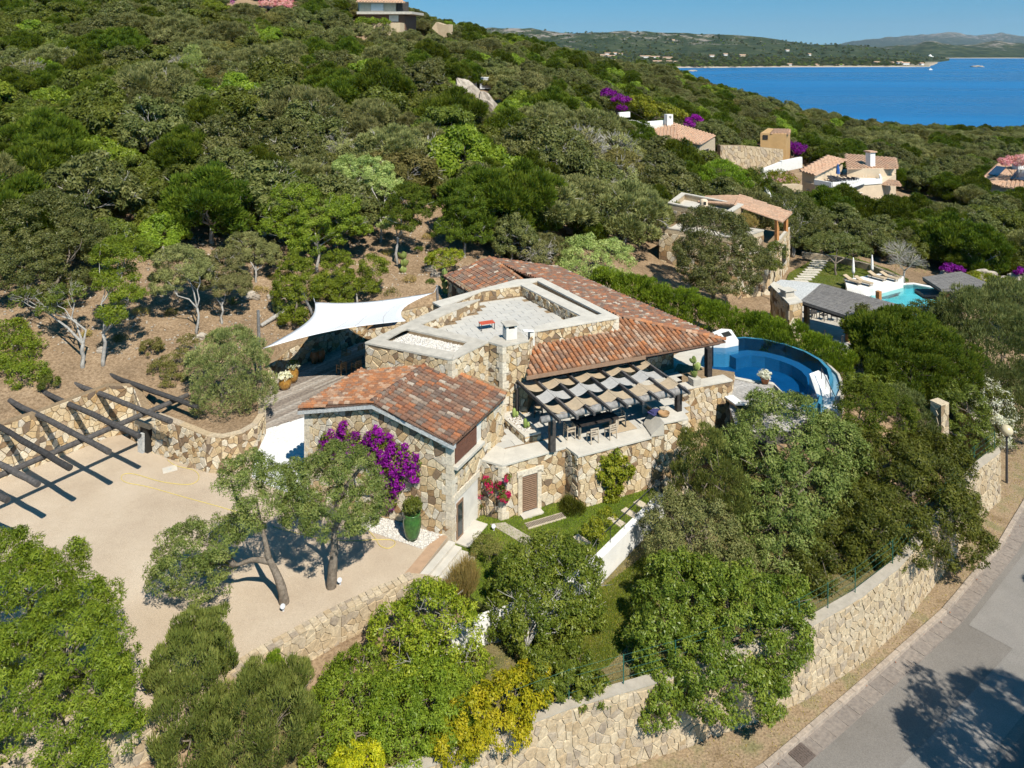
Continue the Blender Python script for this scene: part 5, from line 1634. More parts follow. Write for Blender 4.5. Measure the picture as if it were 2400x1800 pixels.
# dining terrace block
T1, T2, T3, T4, T5, T6, T7 = (Vector((*p, 0)) for p in ((-1.9, 44.9), (-0.58, 44.3), (3.33, 46.3), (4.0, 45.3), (8.85, 47.5), (9.7, 47.7), (11.3, 48.3)))
T8, T9 = Vector((11.9, 52.2, 0)), Vector((15.8, 53.8, 0))
ZT = 3.3
mb = MB(); mb.prism(V2(T1, T2, T3, T4, T5, T6, T7, T8, Vector((13, 57, 0)), Vector((7.5, 55.2, 0)), Vector((1.0, 52.3, 0)), Vector((-1.0, 47.5, 0))), -0.5, ZT - 0.13)
terr = mb.build('wall', M['mortar'], villa)
mb = MB(); mb.prism(V2(T8, T9, Vector((17.0, 57.0, 0)), Vector((13.0, 58.5, 0)), Vector((11.0, 54.0, 0))), -0.5, ZT - 0.05)
terr2 = mb.build('wall', M['mortar'], villa)
mb = MB(); mb.prism(V2(T8, T9, T9 + Vector((-.4, .8, 0)), T8 + Vector((-.3, .85, 0))), ZT - 0.2, 3.98); pz = mb.build('parapet', M['mortar'], villa)
mb = MB(); mb.prism(V2(T8 + Vector((-.5, -.1, 0)), T9 + Vector((.08, -.06, 0)), T9 + Vector((-.35, .85, 0)), T8 + Vector((-.3, .9, 0))), 3.98, 4.1); mb.build('coping', M['coping_white'], villa, bevel=0.01)
dl = V2(T1, T2, T3, T4, T5, T6, T7, T8, Vector((13, 57.2, 0)), Vector((7.4, 55.4, 0)), Vector((1.0, 52.4, 0)), Vector((-0.9, 47.6, 0)))
fo = sheet('terrace_floor', dl, ZT - 0.05, M['mortar'], 0.05, parent=villa)
core = V2(Vector((-1.0, 46.2, 0)), Vector((3.5, 47.6, 0)), Vector((4.3, 46.7, 0)), Vector((9.0, 48.7, 0)), Vector((11.5, 50, 0)), T8, Vector((13, 57.2, 0)), Vector((7.4, 55.4, 0)), Vector((1.0, 52.4, 0)))
pave(fo, core, ZT - 0.012, pu, pn, 0.7, 1.2, M['paver'])
edge = [T1, T2, T3, T4, T5]
inn_e = [Vector((-1.4, 46.6, 0)), Vector((-0.4, 46.0, 0)), Vector((3.4, 47.55, 0)), Vector((4.3, 46.75, 0)), Vector((9.0, 48.75, 0))]
out_e = [T1 + Vector((0, -.05, 0)), T2 + Vector((0, -.1, 0)), T3 + Vector((.02, -.08, 0)), T4 + Vector((0, -.1, 0)), T5 + Vector((.04, -.1, 0))]
for i in range(4):
 ring(villa, [(out_e[i], out_e[i + 1], inn_e[i + 1], inn_e[i])], ZT - 0.13, ZT + 0.002 * i, M['coping_white'])
# narrow light well beside the wing
# raised counter end with sloping coping
mb = MB(); mb.prism(V2(T6, T7, Vector((11.0, 50.2, 0)), Vector((9.3, 49.5, 0))), ZT - 0.2, 3.98); cb = mb.build('counter_wall', M['mortar'], villa)
mb = MB()
mb.add([(T5.x, T5.y - .1, ZT), (T6.x, T6.y - .1, 3.98), (9.3, 49.5, 3.98), (8.6, 48.9, ZT), (T5.x, T5.y - .1, ZT + .12), (T6.x, T6.y - .1, 4.1), (9.3, 49.5, 4.1), (8.6, 48.9, ZT + .12), (T6.x, T6.y - .1, ZT), (9.3, 49.5, ZT)],
    [(4, 5, 6, 7), (0, 8, 5, 4), (3, 7, 6, 9), (0, 4, 7, 3), (8, 9, 6, 5)])
mb.build('sloped_coping', M['coping'], villa)
ring(villa, [(T6 + Vector((0, -.1, 0)), T7 + Vector((.1, -.08, 0)), Vector((11.1, 50.2, 0)), Vector((9.3, 49.5, 0)))], 3.98, 4.1, M['coping_white'])
vs_.face(terr, T1, T2, -0.2, ZT - 0.13, 0.34, 51, 0.05)
D2 = (T3 - T2).normalized(); L23 = (T3 - T2).length
vs_.face(terr, T2, T3, -0.2, ZT - 0.13, 0.35, 52, 0.05, openings=[(1.25, 2.6, -0.3, 2.45)])
vs_.face(terr, T3, T4, -0.2, ZT - 0.13, 0.32, 53, 0.05)
vs_.face(terr, T4, T5, -0.4, ZT - 0.13, 0.34, 54, 0.05, drop=0.1)
vs_.face(terr, T5, T6, -0.6, (ZT - 0.13, 3.95), 0.32, 55, 0.05)
vs_.face(terr, T6, T7, -0.8, 3.98, 0.34, 56, 0.05)
vs_.face(terr, T7, T8, -0.8, 3.1, 0.34, 57, 0.05)
vs_.face(terr2, T8, T9, -1.2, 3.98, 0.34, 58, 0.05)
vs_.face(terr2, T9, Vector((17.0, 57.0, 0)), -1.2, 3.2, 0.34, 59, 0.05)
quoins(terr, T2, (T1 - T2).normalized(), D2, -0.1, ZT - 0.13, 15, w=0.3)
quoins(terr, T7, (T6 - T7).normalized(), (T8 - T7).normalized(), -0.9, 3.98, 16, w=0.3)
# shuttered door in the lower wall
n23 = Vector((D2.y, -D2.x, 0))
quad_panel('door_reveal', villa, T2, D2, n23, 1.25, 2.6, -0.1, 2.45, 0.012, M['plaster'], 0.05)
sd_ = shutter(villa, T2, D2, n23, 1.3, 2.3, 0.12, 2.2, 0.06, M['shutter_light'], 18, name='door_shutter')
for u0, u1, z0_, z1_ in ((1.0, 1.28, 0, 2.4), (2.32, 2.6, 0, 2.4), (0.95, 2.75, 2.28, 2.6)):
 quad_panel('door_surround', villa, T2, D2, n23, u0, u1, z0_, z1_, 0.07, M['quoin'], 0.14)
mb = MB(); mb.prism(V2(on_wall(T2, D2, n23, 1.1, 0.1, 0), on_wall(T2, D2, n23, 2.5, 0.1, 0), on_wall(T2, D2, n23, 2.5, .62, 0), on_wall(T2, D2, n23, 1.1, .62, 0)), 0.0, 0.09); mb.build('doorstep', M['coping_white'], villa)
# raised pebble planter between the wing and the dining terrace
pl = [P(1172, 972, 3.75), P(1230, 1022, 3.75), P(1268, 1012, 3.75), P(1212, 958, 3.75)]
mb = MB(); mb.prism(V2(*pl), ZT - 0.2, 3.64); plb = mb.build('planter', M['mortar'], villa)
vs_.face(plb, pl[0], pl[1], ZT - 0.05, 3.64, 0.24, 61, 0.035)
vs_.face(plb, pl[1], pl[2], ZT, 3.64, 0.24, 62, 0.035)
pc = sum(pl, Vector()) / 4
pin = [p.lerp(pc, 0.28) for p in pl]
for i in range(4):
 ring(villa, [(pl[i], pl[(i + 1) % 4], pin[(i + 1) % 4], pin[i])], 3.64, 3.75 + 0.002 * i, M['coping_white'])
pebbles('planter_pebbles', V2(*pin), 3.64, 500, 0.06, M['pebble'], 33, parent=villa)
vs_.finish(300)
vt.finish(300)

# ---------------------------------------------------------------- terrace pergola with woven canvas
pg = thing('terrace_pergola', 'dark timber pergola with woven canvas strips over the dining terrace', 'pergola', (6, 48, ZT))
for (x, y, zb_) in ((2.45, 45.75, ZT), (10.95, 49.2, 4.1)):
 mb = MB(); mb.box((x, y, (zb_ + 5.2) / 2), (0.38, 0.38, 5.2 - zb_), rad(22)); mb.build('post', M['post_dark'], pg, bevel=0.04)
for (x, y) in ((0.35, 49.7), (9.0, 53.4)):
 mb = MB(); mb.box((x, y, (ZT + 5.3) / 2), (0.22, 0.22, 5.3 - ZT), rad(22)); mb.build('post', M['post_dark'], pg, bevel=0.03)
bA, bB = Vector((1.75, 45.5, 5.32)), Vector((11.5, 49.5, 5.32))
mb = MB(); mb.tube([bA.lerp(bB, t / 8) + Vector((0, 0, R.uniform(-.02, .02))) for t in range(9)], [0.22 + R.uniform(-.02, .02) for _ in range(9)], 10); mb.build('front_beam', M['beam_grey'], pg, smooth=True)
mb = MB(); mb.bar((0.2, 49.9, 5.4), (9.3, 53.8, 5.4), 0.22, 0.25); mb.build('back_beam', M['beam_grey'], pg, bevel=0.02)
rf0, rn0 = Vector((0.34, 50.0, 5.66)), Vector((2.88, 44.6, 5.66))
rf7, rn7 = Vector((9.1, 54.0, 5.66)), Vector((11.5, 48.3, 5.66))
NR = 9
for i in range(NR):
 t = i / (NR - 1)
 f, n = rf0.lerp(rf7, t), rn0.lerp(rn7, t)
 mb = MB(); mb.bar(f, n, 0.15, 0.2); mb.build('rafter', M['beam'], pg, bevel=0.02)
rows = [(0.08, 0.27), (0.35, 0.54), (0.62, 0.81)]
for r, (t0, t1) in enumerate(rows):
 for i in range(-1, NR - 1, 2):
  k = i + (r % 2)
  ia, ib, ic = k, k + 1, k + 2
  mb = MB()
  n = 8
  vs, fs = [], []
  lo_i, hi_i = max(ia, 0), min(ic, NR - 1)
  if hi_i <= lo_i: continue
  seg = [j for j in (ia, ib, ic) if 0 <= j < NR]
  st_ = []
  for j0, j1 in zip(seg[:-1], seg[1:]):
   for s in range(6):
    st_.append(j0 + (j1 - j0) * s / 6)
  st_.append(seg[-1])
  for s in st_:
   ph_ = abs(s - ib)                      # 0 on top of the middle rafter, 1 under its neighbours
   z = 5.79 - 0.27 * ph_ - 0.14 * math.sin(math.pi * ph_)
   f, nn = rf0.lerp(rf7, s / (NR - 1)), rn0.lerp(rn7, s / (NR - 1))
   for tt in (t0, (t0 + t1) / 2, t1):
    p = f.lerp(nn, tt); vs.append((p.x, p.y, z))
  for s in range(len(st_) - 1):
   for q in range(2):
    fs.append((s * 3 + q, s * 3 + q + 1, s * 3 + q + 4, s * 3 + q + 3))
  mb.add(vs, fs)
  mb.build('canvas_strip', M['canvas_pale' if r == 1 else 'canvas'], pg, smooth=True)

# ---------------------------------------------------------------- furniture
def chair(name, label, cat, loc, rz, mat, slats=3, arms=True, s=1.0, group=None, cushion=None):
 t = thing(name, label, cat, loc, group)
 Mx = Matrix.Translation(Vector(loc)) @ Matrix.Rotation(rz, 4, 'Z') @ Matrix.Scale(s, 4)
 def part(nm, mb, m=mat):
  mb.v = [tuple(Mx @ Vector(v)) for v in mb.v]; return mb.build(nm, m, t)
 mb = MB(); mb.box((0, 0, 0.45), (0.5, 0.5, 0.05)); part('seat', mb, cushion or mat)
 for x in (-0.23, 0.23):
  mb = MB(); mb.bar((x, 0.24, 0), (x, 0.22, 0.64 if arms else 0.45), 0.05); part('leg', mb)
  mb = MB(); mb.bar((x, -0.27, 0), (x, -0.23, 0.85), 0.05); part('leg', mb)
  if arms:
   mb = MB(); mb.bar((x, -0.25, 0.66), (x, 0.27, 0.66), 0.06, 0.035); part('armrest', mb)
 for k in range(slats):
  z = 0.58 + 0.25 * k / max(1, slats - 1)
  mb = MB(); mb.bar((-0.23, -0.245, z), (0.23, -0.245, z), 0.03, 0.065); part('back_slat', mb)
 return t

def table(name, label, loc, rz, L, W, Ht, mat, legmat=None, thick=0.07, leg=0.12, top_mat=None, group=None):
 t = thing(name, label, 'table', loc, group)
 Mx = Matrix.Translation(Vector(loc)) @ Matrix.Rotation(rz, 4, 'Z')
 def part(nm, mb, m):
  mb.v = [tuple(Mx @ Vector(v)) for v in mb.v]; return mb.build(nm, m, t, bevel=0.01)
 nb = 4
 for k in range(nb):
  mb = MB(); mb.box((0, (k - (nb - 1) / 2) * W / nb, Ht - thick / 2), (L, W / nb - 0.008, thick)); part('top_board', mb, top_mat or mat)
 for x in (-L / 2 + leg, L / 2 - leg):
  for y in (-W / 2 + leg, W / 2 - leg):
   mb = MB(); mb.box((x, y, (Ht - thick) / 2), (leg, leg, Ht - thick)); part('leg', mb, legmat or mat)
 return t

ra_ = math.atan2(0.39, 0.92)
tc = P(1395, 1012, ZT)
table('dining_table', 'dark plank dining table on the terrace under the pergola', (tc.x, tc.y, ZT), ra_, 3.0, 1.05, 0.85, M['post_dark'], M['teak_pale'], leg=0.16)
ofs = [(-0.75, -1.0, 0, 'wooden chair at the near long side of the terrace table, left one'), (0.55, -1.0, 0.1, 'wooden chair at the near long side of the terrace table, right one'),
    (-1.85, 0.0, -1.57, 'wooden armchair at the left end of the terrace table'), (1.85, 0.05, 1.57, 'wooden armchair at the bar end of the terrace table'), (-0.4, 1.0, 3.14, 'wooden chair behind the terrace table, left one'), (0.8, 1.0, 3.14, 'wooden chair behind the terrace table, right one')]
for k, (u, v, a, lab) in enumerate(ofs):
 p = tc + pu * u + pn * v
 chair('dining_chair', lab, 'chair', (p.x, p.y, ZT), ra_ + a, M['teak_pale'], 3, k in (2, 3), 1.12, 'chairs round the terrace table')
# bar counter with shelves, cloth and bowl
bc = Vector((9.2, 50.6, ZT))
br = thing('bar_counter', 'stone topped bar counter with open shelves under the pergola', 'counter', bc)
for u, w in ((-1.3, 0.12), (0.0, 0.12), (1.3, 0.12)):
 c = bc + pn * u
 mb = MB(); mb.box((c.x, c.y, ZT + 0.42), (0.8, w, 0.84), ra_); mb.build('side_panel', M['plaster'], br)
mb = MB(); mb.box((bc.x, bc.y, ZT + 0.42), (0.7, 2.6, 0.05), ra_); mb.build('shelf', M['teak_pale'], br)
mb = MB(); mb.box((bc.x, bc.y, ZT + 0.88), (0.95, 2.9, 0.08), ra_); mb.build('top', M['coping'], br, bevel=0.01)
for u, zz in ((-0.7, 0.447), (-0.3, 0.447)):
 c = bc + pn * (u - 0.1) - pu * 0.1
 tag(MB().lathe([(0.14, 0), (0.19, 0.12), (0.17, 0.24), (0.15, 0.24)], (c.x, c.y, ZT + zz), 12).build('basket', M['wicker'], smooth=True), 'round wicker basket on the bar shelf, %s one' % ('nearer' if u < -0.5 else 'farther'), 'basket')
c = P(1535, 964, 4.2)
mb = MB()
mb.box((c.x, c.y, 4.14), (0.85, 0.6, 0.07), ra_ + 0.2); mb.box((c.x + .05, c.y + .03, 4.2), (0.7, 0.5, 0.06), ra_ + 0.1); mb.box((c.x - .05, c.y, 4.25), (0.5, 0.4, 0.05), ra_ + 0.4)
tag(mb.build('folded_cloth', M['blue_cloth'], bevel=0.03), 'folded dark blue cloth lying by the bar', 'cloth')
c = P(1556, 975, 4.1)
tag(MB().lathe([(0.2, 0.0), (0.33, 0.1), (0.38, 0.24), (0.35, 0.24), (0.3, 0.11), (0.17, 0.05)], (c.x, c.y, 4.1), 20).build('clay_bowl', M['teak'], smooth=True), 'wide round brown bowl on the sloping parapet end', 'bowl')
# rug by the table
c = P(1452, 1000, ZT)
tag(MB().box((c.x, c.y, ZT + 0.006), (1.9, 1.3, 0.012), ra_).build('jute_rug', M['canvas']), 'pale woven rug on the terrace beside the table', 'rug')
# lounge armchairs in the shade by the tower
for px, py, lab in ((1262, 975, 'low lounge chair in the shade next to the stone tower'), (1330, 975, 'low lounge chair behind the terrace table')):
 p = P(px, py, ZT)
 chair('lounge_chair', lab, 'chair', p, ra_ + 2.6, M['metal_dark'], 3, True, 1.1, None, M['canvas'])
# red table on the roof terrace
rt = P(1141, 771, ZF)
table('red_table', 'small red lacquered table on the roof terrace', (rt.x, rt.y, ZF), rad(22), 1.1, 0.62, 0.5, M['red_lacquer'], M['metal_dark'], 0.04, 0.05)
# floodlight by the tower
fl_ = thing('floodlight', 'white curved lamp beside the roof terrace chimney', 'lamp', (1.05, 51.9, 8.1))
mb = MB(); mb.box((1.35, 52.0, 7.75), (0.36, 0.36, 0.9), rad(22)); mb.build('pillar', M['plaster'], fl_)
mb = MB(); mb.bar((0.75, 51.7, 8.42), (1.5, 52.0, 8.28), 0.3, 0.1); mb.build('shade', M['white'], fl_, bevel=0.04)

# ---------------------------------------------------------------- pots and plants
def leafy(name, blobs, leaf, seed, n, L, W, **k):
 return crown_mesh(name, LF[leaf], blobs, seed=seed, n_leaf=n, L=L, W=W, **k)

def add_mesh(name, me, parent, world=None):
 o = bpy.data.objects.new(name, me)
 link(o, parent, world)
 return o

def pot(name, label, loc, prof, mat, leaf=None, blob=None, seed=1, n=400, L=0.12, W=0.06, flower=None):
 t = thing(name, label, 'pot', loc)
 MB().lathe(prof, loc, 20).build('vessel', mat, t, smooth=True)
 topz = prof[-1][1]
 if leaf:
  b = blob or [(0, 0, topz + 0.15, 0.35, 0.35, 0.28)]
  add_mesh('plant', crown_mesh('plant', LF[leaf], b, seed=seed, n_leaf=n, L=L, W=W, pr=0.14, spacing=0.2, flowers=flower), t, loc)
 return t

urn = [(0.28, 0), (0.45, 0.25), (0.52, 0.6), (0.46, 0.85), (0.36, 0.98), (0.42, 1.05), (0.36, 1.05), (0.3, 0.95)]
p = P(668, 912, 1.6); pot('glazed_pot', 'ochre glazed urn with white flowers at the deck edge, nearer one', (p.x, p.y, 1.6), [(r * 0.95, z * 0.85) for r, z in urn], M['ochre_glaze'], 'citrus', [(0, 0, 1.02, 0.5, 0.5, 0.26)], 3, 900, 0.13, 0.09, (LF['whiteflower'], 0.62))
p = P(686, 896, 1.6); pot('glazed_pot', 'tall ochre glazed urn with white flowers, farther of the pair', (p.x, p.y, 1.6), [(r * 0.9, z * 1.15) for r, z in urn], M['ochre_glaze'], 'citrus', [(0, 0, 1.35, 0.5, 0.5, 0.3)], 4, 900, 0.13, 0.09, (LF['whiteflower'], 0.45))
for k, (px, py) in enumerate(((737, 851), (752, 847))):
 p = P(px, py, 1.6); pot('glazed_jar', 'brown glazed jar against the deck wall, %s one' % ('left' if k == 0 else 'right'), (p.x, p.y, 1.6), [(r * 0.72, z * 0.95) for r, z in urn], M['brown_glaze'])
p = P(966, 1262, .62)
pot('green_jar', 'tall green glazed jar with a plant by the gable wall', (p.x, p.y, .61), [(0.3, 0), (0.42, 0.3), (0.52, 0.8), (0.5, 1.15), (0.42, 1.32), (0.47, 1.4), (0.47, 1.46), (0.4, 1.46), (0.36, 1.36)], M['green_glaze'], 'mastic', [(0, 0, 1.8, 0.5, 0.5, 0.42)], 6, 1400, 0.14, 0.07)
p = P(1793, 898, 3.02); pot('flower_pot', 'terracotta pot of white flowers at the pool edge', (p.x, p.y, 3.02), [(0.22, 0), (0.34, 0.35), (0.38, 0.42), (0.33, 0.42)], M['terracotta'], 'citrus', [(0, 0, 0.62, 0.5, 0.5, 0.28)], 8, 900, 0.14, 0.1, (LF['whiteflower'], 0.75))

def pads(mb, base, seed, n=9, s=0.28):
 """prickly pear: flat oval pads growing from one another"""
 rg = random.Random(seed)
 stack = [(Vector(base), 0.0)]
 for i in range(n):
  b, tl = stack[rg.randrange(0, min(len(stack), 5))]
  az = rg.uniform(0, 3.14); tilt = rg.uniform(-0.6, 0.6)
  up = Vector((math.cos(az) * math.sin(tilt), math.sin(az) * math.sin(tilt), math.cos(tilt)))
  sd = Vector((-math.sin(az + 0.6), math.cos(az + 0.6), 0)); sd = (sd - up * sd.dot(up)).normalized(); nn = up.cross(sd)
  hgt, wid = s * rg.uniform(1.1, 1.5), s * rg.uniform(0.7, 1)
  vs, fs = [], []
  for side in (1, -1):
   for ring_, zz in ((1.0, 0.0), (0.55, 0.055)):
    for k in range(8):
     t = 2 * math.pi * k / 8
     vs.append(b + up * (hgt * 0.5 * (1 - math.cos(t) * ring_)) + sd * (wid * 0.5 * math.sin(t) * ring_) + nn * (side * zz * (s / 0.28)))
   o = 0 if side == 1 else 16
   fs += [(o + k, o + (k + 1) % 8, o + 8 + (k + 1) % 8, o + 8 + k) for k in range(8)] + [tuple(o + 8 + k for k in range(8))]
  mb.add(vs, fs, 0, rg.random())
  stack.append((b + up * hgt * 0.93, tilt))
 return mb

p = P(1637, 905, 4.1)
t = thing('potted_cactus', 'prickly pear in a square grey pot on the parapet by the pool', 'cactus', (p.x - .2, p.y + .3, 4.1))
mb = MB(); mb.box((p.x - .2, p.y + .3, 4.35), (0.62, 0.62, 0.5), rad(22), taper=1.1); mb.build('planter', M['coping'], t, bevel=0.02)
pads(MB(), (p.x - .2, p.y + .3, 4.55), 4, 14, 0.42).build('pads', LF['cactus'], t, smooth=True)
for k, (px, py, lab) in enumerate(((944, 645, 'prickly pear cactus on the dry slope behind the sail'), (652, 742, 'prickly pear beside the sail post on the dry slope'), (1044, 690, 'young prickly pear at the corner of the villa roof'))):
 g = G(px, py)
 t = thing('prickly_pear', lab, 'cactus', g)
 pads(MB(), g - Vector((0, 0, .05)), 14 + k, 14, 0.6).build('pads', LF['cactus'], t, smooth=True)
 mb = MB()
 for i in range(3):
  mb.add([v * 0.12 + np.array(g) + np.array([(-0.3 + 0.3 * i), -0.35, 0.03]) for v in OCT_V], [tuple(f) for f in OCT_F])
 mb.build('stone', M['rock'], t)
for k, (px, py) in enumerate(((1205, 978), (1231, 1003))):
 p = P(px, py, 3.66)
 mb = MB()
 mb.lathe([(0.10, 0), (0.13, 0.2), (0.13, 0.5), (0.06, 0.62)], (p.x, p.y, 3.64), 10); mb.lathe([(0.08, 0), (0.1, 0.2), (0.05, 0.36)], (p.x + .2, p.y + .1, 3.64), 8)
 tag(mb.build('column_cactus', LF['cactus'], smooth=True), 'small column cactus in the pebble planter, %s the tower' % ('next to' if k == 0 else 'away from'), 'cactus')

def agave(name, label, loc, seed, n=26, L=0.9, leaf='silver'):
 rg = random.Random(seed)
 mb = MB()
 for i in range(n):
  az = i * 2.4 + rg.uniform(-.2, .2); el = rg.uniform(0.25, 1.35)
  d = Vector((math.cos(az) * math.cos(el), math.sin(az) * math.cos(el), math.sin(el)))
  sd = Vector((-math.sin(az), math.cos(az), 0))
  b = Vector(loc); m = b + d * L * 0.5; e = b + d * L + Vector((0, 0, -0.1 * L))
  mb.add([b - sd * 0.04, b + sd * 0.04, m + sd * 0.065, e, m - sd * 0.065], [(0, 1, 2, 4), (4, 2, 3)], 0, rg.random())
 return tag(mb.build(name, LF[leaf]), label, 'plant')

for k, (px, py, lab) in enumerate(((545, 715, 'spiky grey agave among the small trees on the slope'), (1015, 612, 'spiky agave under the bright bush behind the villa'))):
 g = G(px, py); agave('agave', lab, g, 40 + k)

# ---------------------------------------------------------------- shade sail on poles
sail = thing('shade_sail', 'large white fabric shade sail stretched over the deck', 'sail', (-12, 60, 1.6))
SP = [Vector((-18.75, 56, 5.4)), Vector((-16.9, 64, 6.2)), Vector((-6.9, 66, 6.35)), Vector((-7.7, 54.1, 8.2))]
N = 18
vs, fs = [], []
for i in range(N + 1):
 u = i / N
 for j in range(N + 1):
  v = j / N
  # concave edges
  uu = 0.5 + (u - 0.5) * (1 - 0.26 * math.sin(math.pi * v)); vv = 0.5 + (v - 0.5) * (1 - 0.26 * math.sin(math.pi * u))
  p = SP[0] * (1 - uu) * (1 - vv) + SP[1] * (1 - uu) * vv + SP[2] * uu * vv + SP[3] * uu * (1 - vv)
  vs.append(p + Vector((0, 0, -0.25 * math.sin(math.pi * u) * math.sin(math.pi * v))))
for i in range(N):
 for j in range(N):
  a = i * (N + 1) + j; fs.append((a, a + 1, a + N + 2, a + N + 1))
mb = MB(); mb.add(vs, fs)
o = mb.build('canopy', M['sail'], sail, smooth=True)
o.modifiers.new('thick', 'SOLIDIFY').thickness = 0.015
for u0 in (0.22, 0.42, 0.62, 0.82):
 pts_ = [Vector(vs[int(round(u0 * N)) * (N + 1) + j]) + Vector((0, 0, .02)) for j in range(N + 1)]
 MB().tube(pts_, 0.018, 4).build('seam', M['canvas_pale'], sail)
for p, d3 in ((SP[0], Vector((-.25, .1, .1))), (SP[1], Vector((-.3, .6, .3))), (SP[2], Vector((.2, .5, .3)))):
 MB().tube([p, p + d3], 0.025, 5).build('guy_rope', M['metal_pale'], sail)
for (p, q) in ((Vector((-18.95, 56.2, 2.6)), D(605, 727, 56.4)), (Vector((-16.6, 65, 3.2)), D(699, 665, 64.8)), (Vector((-6.6, 67.2, 3.4)), Vector((-6.7, 66.6, 6.8)))):
 mb = MB(); mb.tube([p, q], [0.13, 0.11], 8); mb.build('pole', M['beam_grey'], sail)
s2 = thing('small_sail', 'small white fabric sail tucked under the big one beside the villa', 'sail', (-9, 58, 1.6))
mb = MB(); mb.add([D(860, 772, 58), D(925, 762, 57), D(935, 752, 61), D(880, 758, 62)], [(0, 1, 2, 3)]); o = mb.build('canopy', M['sail'], s2); o.modifiers.new('thick', 'SOLIDIFY').thickness = 0.012

# deck table and chairs
p = P(832, 856, 1.6)
table('deck_table', 'grey weathered table on the wooden deck beside the villa', (p.x, p.y, 1.6), math.atan2(0.785, 0.62), 2.6, 1.0, 0.8, M['beam_grey'], top_mat=M['deck'])
for k, (px, py, a, lab) in enumerate(((800, 876, 0.9, 'wooden armchair on the deck nearest the gable roof'), (835, 872, 0.9, 'wooden armchair on the deck close to the stone block'), (812, 845, -2.2, 'wooden armchair on the far side of the deck table'), (850, 838, -2.2, 'wooden armchair at the far end of the deck table'))):
 q = P(px, py, 1.6)
 chair('deck_chair', lab, 'chair', (q.x, q.y, 1.6), a, M['teak'], 3, True, 1.15, 'chairs round the deck table')

# ---------------------------------------------------------------- log pergola over the gravel court
lp = thing('log_pergola', 'weathered log pergola over the gravel court', 'pergola', (-27, 48, GRAVEL_Z))
zr = 3.95
nears = [(20, 1172), (90, 1135), (165, 1096), (257, 1058), (327, 1022), (400, 988), (465, 955)]
fars = [(-130, 1110), (-75, 1050), (-20, 990), (22, 939), (98, 917), (165, 895), (223, 868)]
for (a, b) in zip(nears, fars):
 p, q = P(a[0], a[1], zr), P(b[0], b[1], zr)
 mb = MB(); k = 7
 mb.tube([p.lerp(q, i / k) + Vector((R.uniform(-.03, .03), R.uniform(-.03, .03), R.uniform(-.02, .02))) for i in range(k + 1)], [0.165 + R.uniform(-.012, .012) for _ in range(k + 1)], 9)
 mb.build('rafter', M['beam'], lp, smooth=False)
p, q = P(-60, 1140, 3.62), P(440, 926, 3.62)
mb = MB(); mb.tube([p.lerp(q, i / 9) for i in range(10)], 0.17, 9); mb.build('purlin', M['beam'], lp)
for c in (p.lerp(q, 0.02),):
 mb = MB(); mb.tube([(c.x, c.y, 0.4), (c.x, c.y, 3.5)], 0.17, 9); mb.build('post', M['post_dark'], lp)

# hose, cover plate, ground lights on the court
def cable(name, label, pts, z, r, mat):
 pts = [P(x, y, z) + Vector((0, 0, r)) for x, y in pts]
 out = []
 for i in range(len(pts) - 1):
  a = pts[max(i - 1, 0)]; b = pts[i]; c = pts[i + 1]; d = pts[min(i + 2, len(pts) - 1)]
  for s in range(5):
   t = s / 5
   out.append(0.5 * ((2 * b) + (c - a) * t + (2 * a - 5 * b + 4 * c - d) * t * t + (3 * b - a - 3 * c + d) * t ** 3))
 out.append(pts[-1])
 return tag(MB().tube(out, r, 5).build(name, mat, smooth=True), label, 'hose')

cable('garden_hose', 'long thin yellow hose looped over the gravel court', [(392, 1078), (412, 1092), (455, 1103), (466, 1122), (443, 1136), (380, 1130), (316, 1112), (291, 1112), (284, 1122), (298, 1132), (348, 1142), (440, 1168), (520, 1190), (600, 1215)], GRAVEL_Z, 0.022, M['hose'])
cable('garden_hose', 'short yellow hose loop on the gravel by the white pebbles', [(640, 1235), (745, 1262), (824, 1268), (868, 1266), (916, 1266), (926, 1276), (910, 1286), (891, 1280), (880, 1263), (862, 1242)], GRAVEL_Z, 0.022, M['hose'])
p = P(398, 1100, GRAVEL_Z)
mp_ = thing('cover_plate', 'pale rectangular cover plate set in the gravel court', 'cover', (p.x, p.y, GRAVEL_Z))
mb = MB(); mb.box((p.x, p.y, GRAVEL_Z + .012), (0.85, 0.7, 0.03), rad(30)); mb.build('plate', M['coping_white'], mp_)
mb = MB(); mb.lathe([(0.1, 0), (0.1, 0.01)], (p.x, p.y, GRAVEL_Z + .028), 12); mb.build('lifting_ring', M['plaster_trim'], mp_)
for px, py, z, lab in ((664, 1432, .6, 'small pale spotlight at the foot of the forked tree'), (797, 1370, .6, 'small round spotlight at the foot of the straight tree'), (1298, 1553, -1.2, 'small white spotlight on the shaded lower lawn'), (1157, 1243, 0, 'small white garden light beside the concrete path'), (1492, 1140, 0, 'white box light at the foot of the terrace wall')):
 p = P(px, py, z)
 t = thing('spotlight', lab, 'light', (p.x, p.y, z))
 MB().lathe([(0.05, 0), (0.05, 0.16)], (p.x, p.y, z), 8).build('stem', M['metal_pale'], t)
 mb = MB(); mb.tube([(p.x, p.y + .06, z + 0.2), (p.x, p.y - .1, z + 0.3)], [0.09, 0.12], 10); mb.build('head', M['metal_pale'], t)

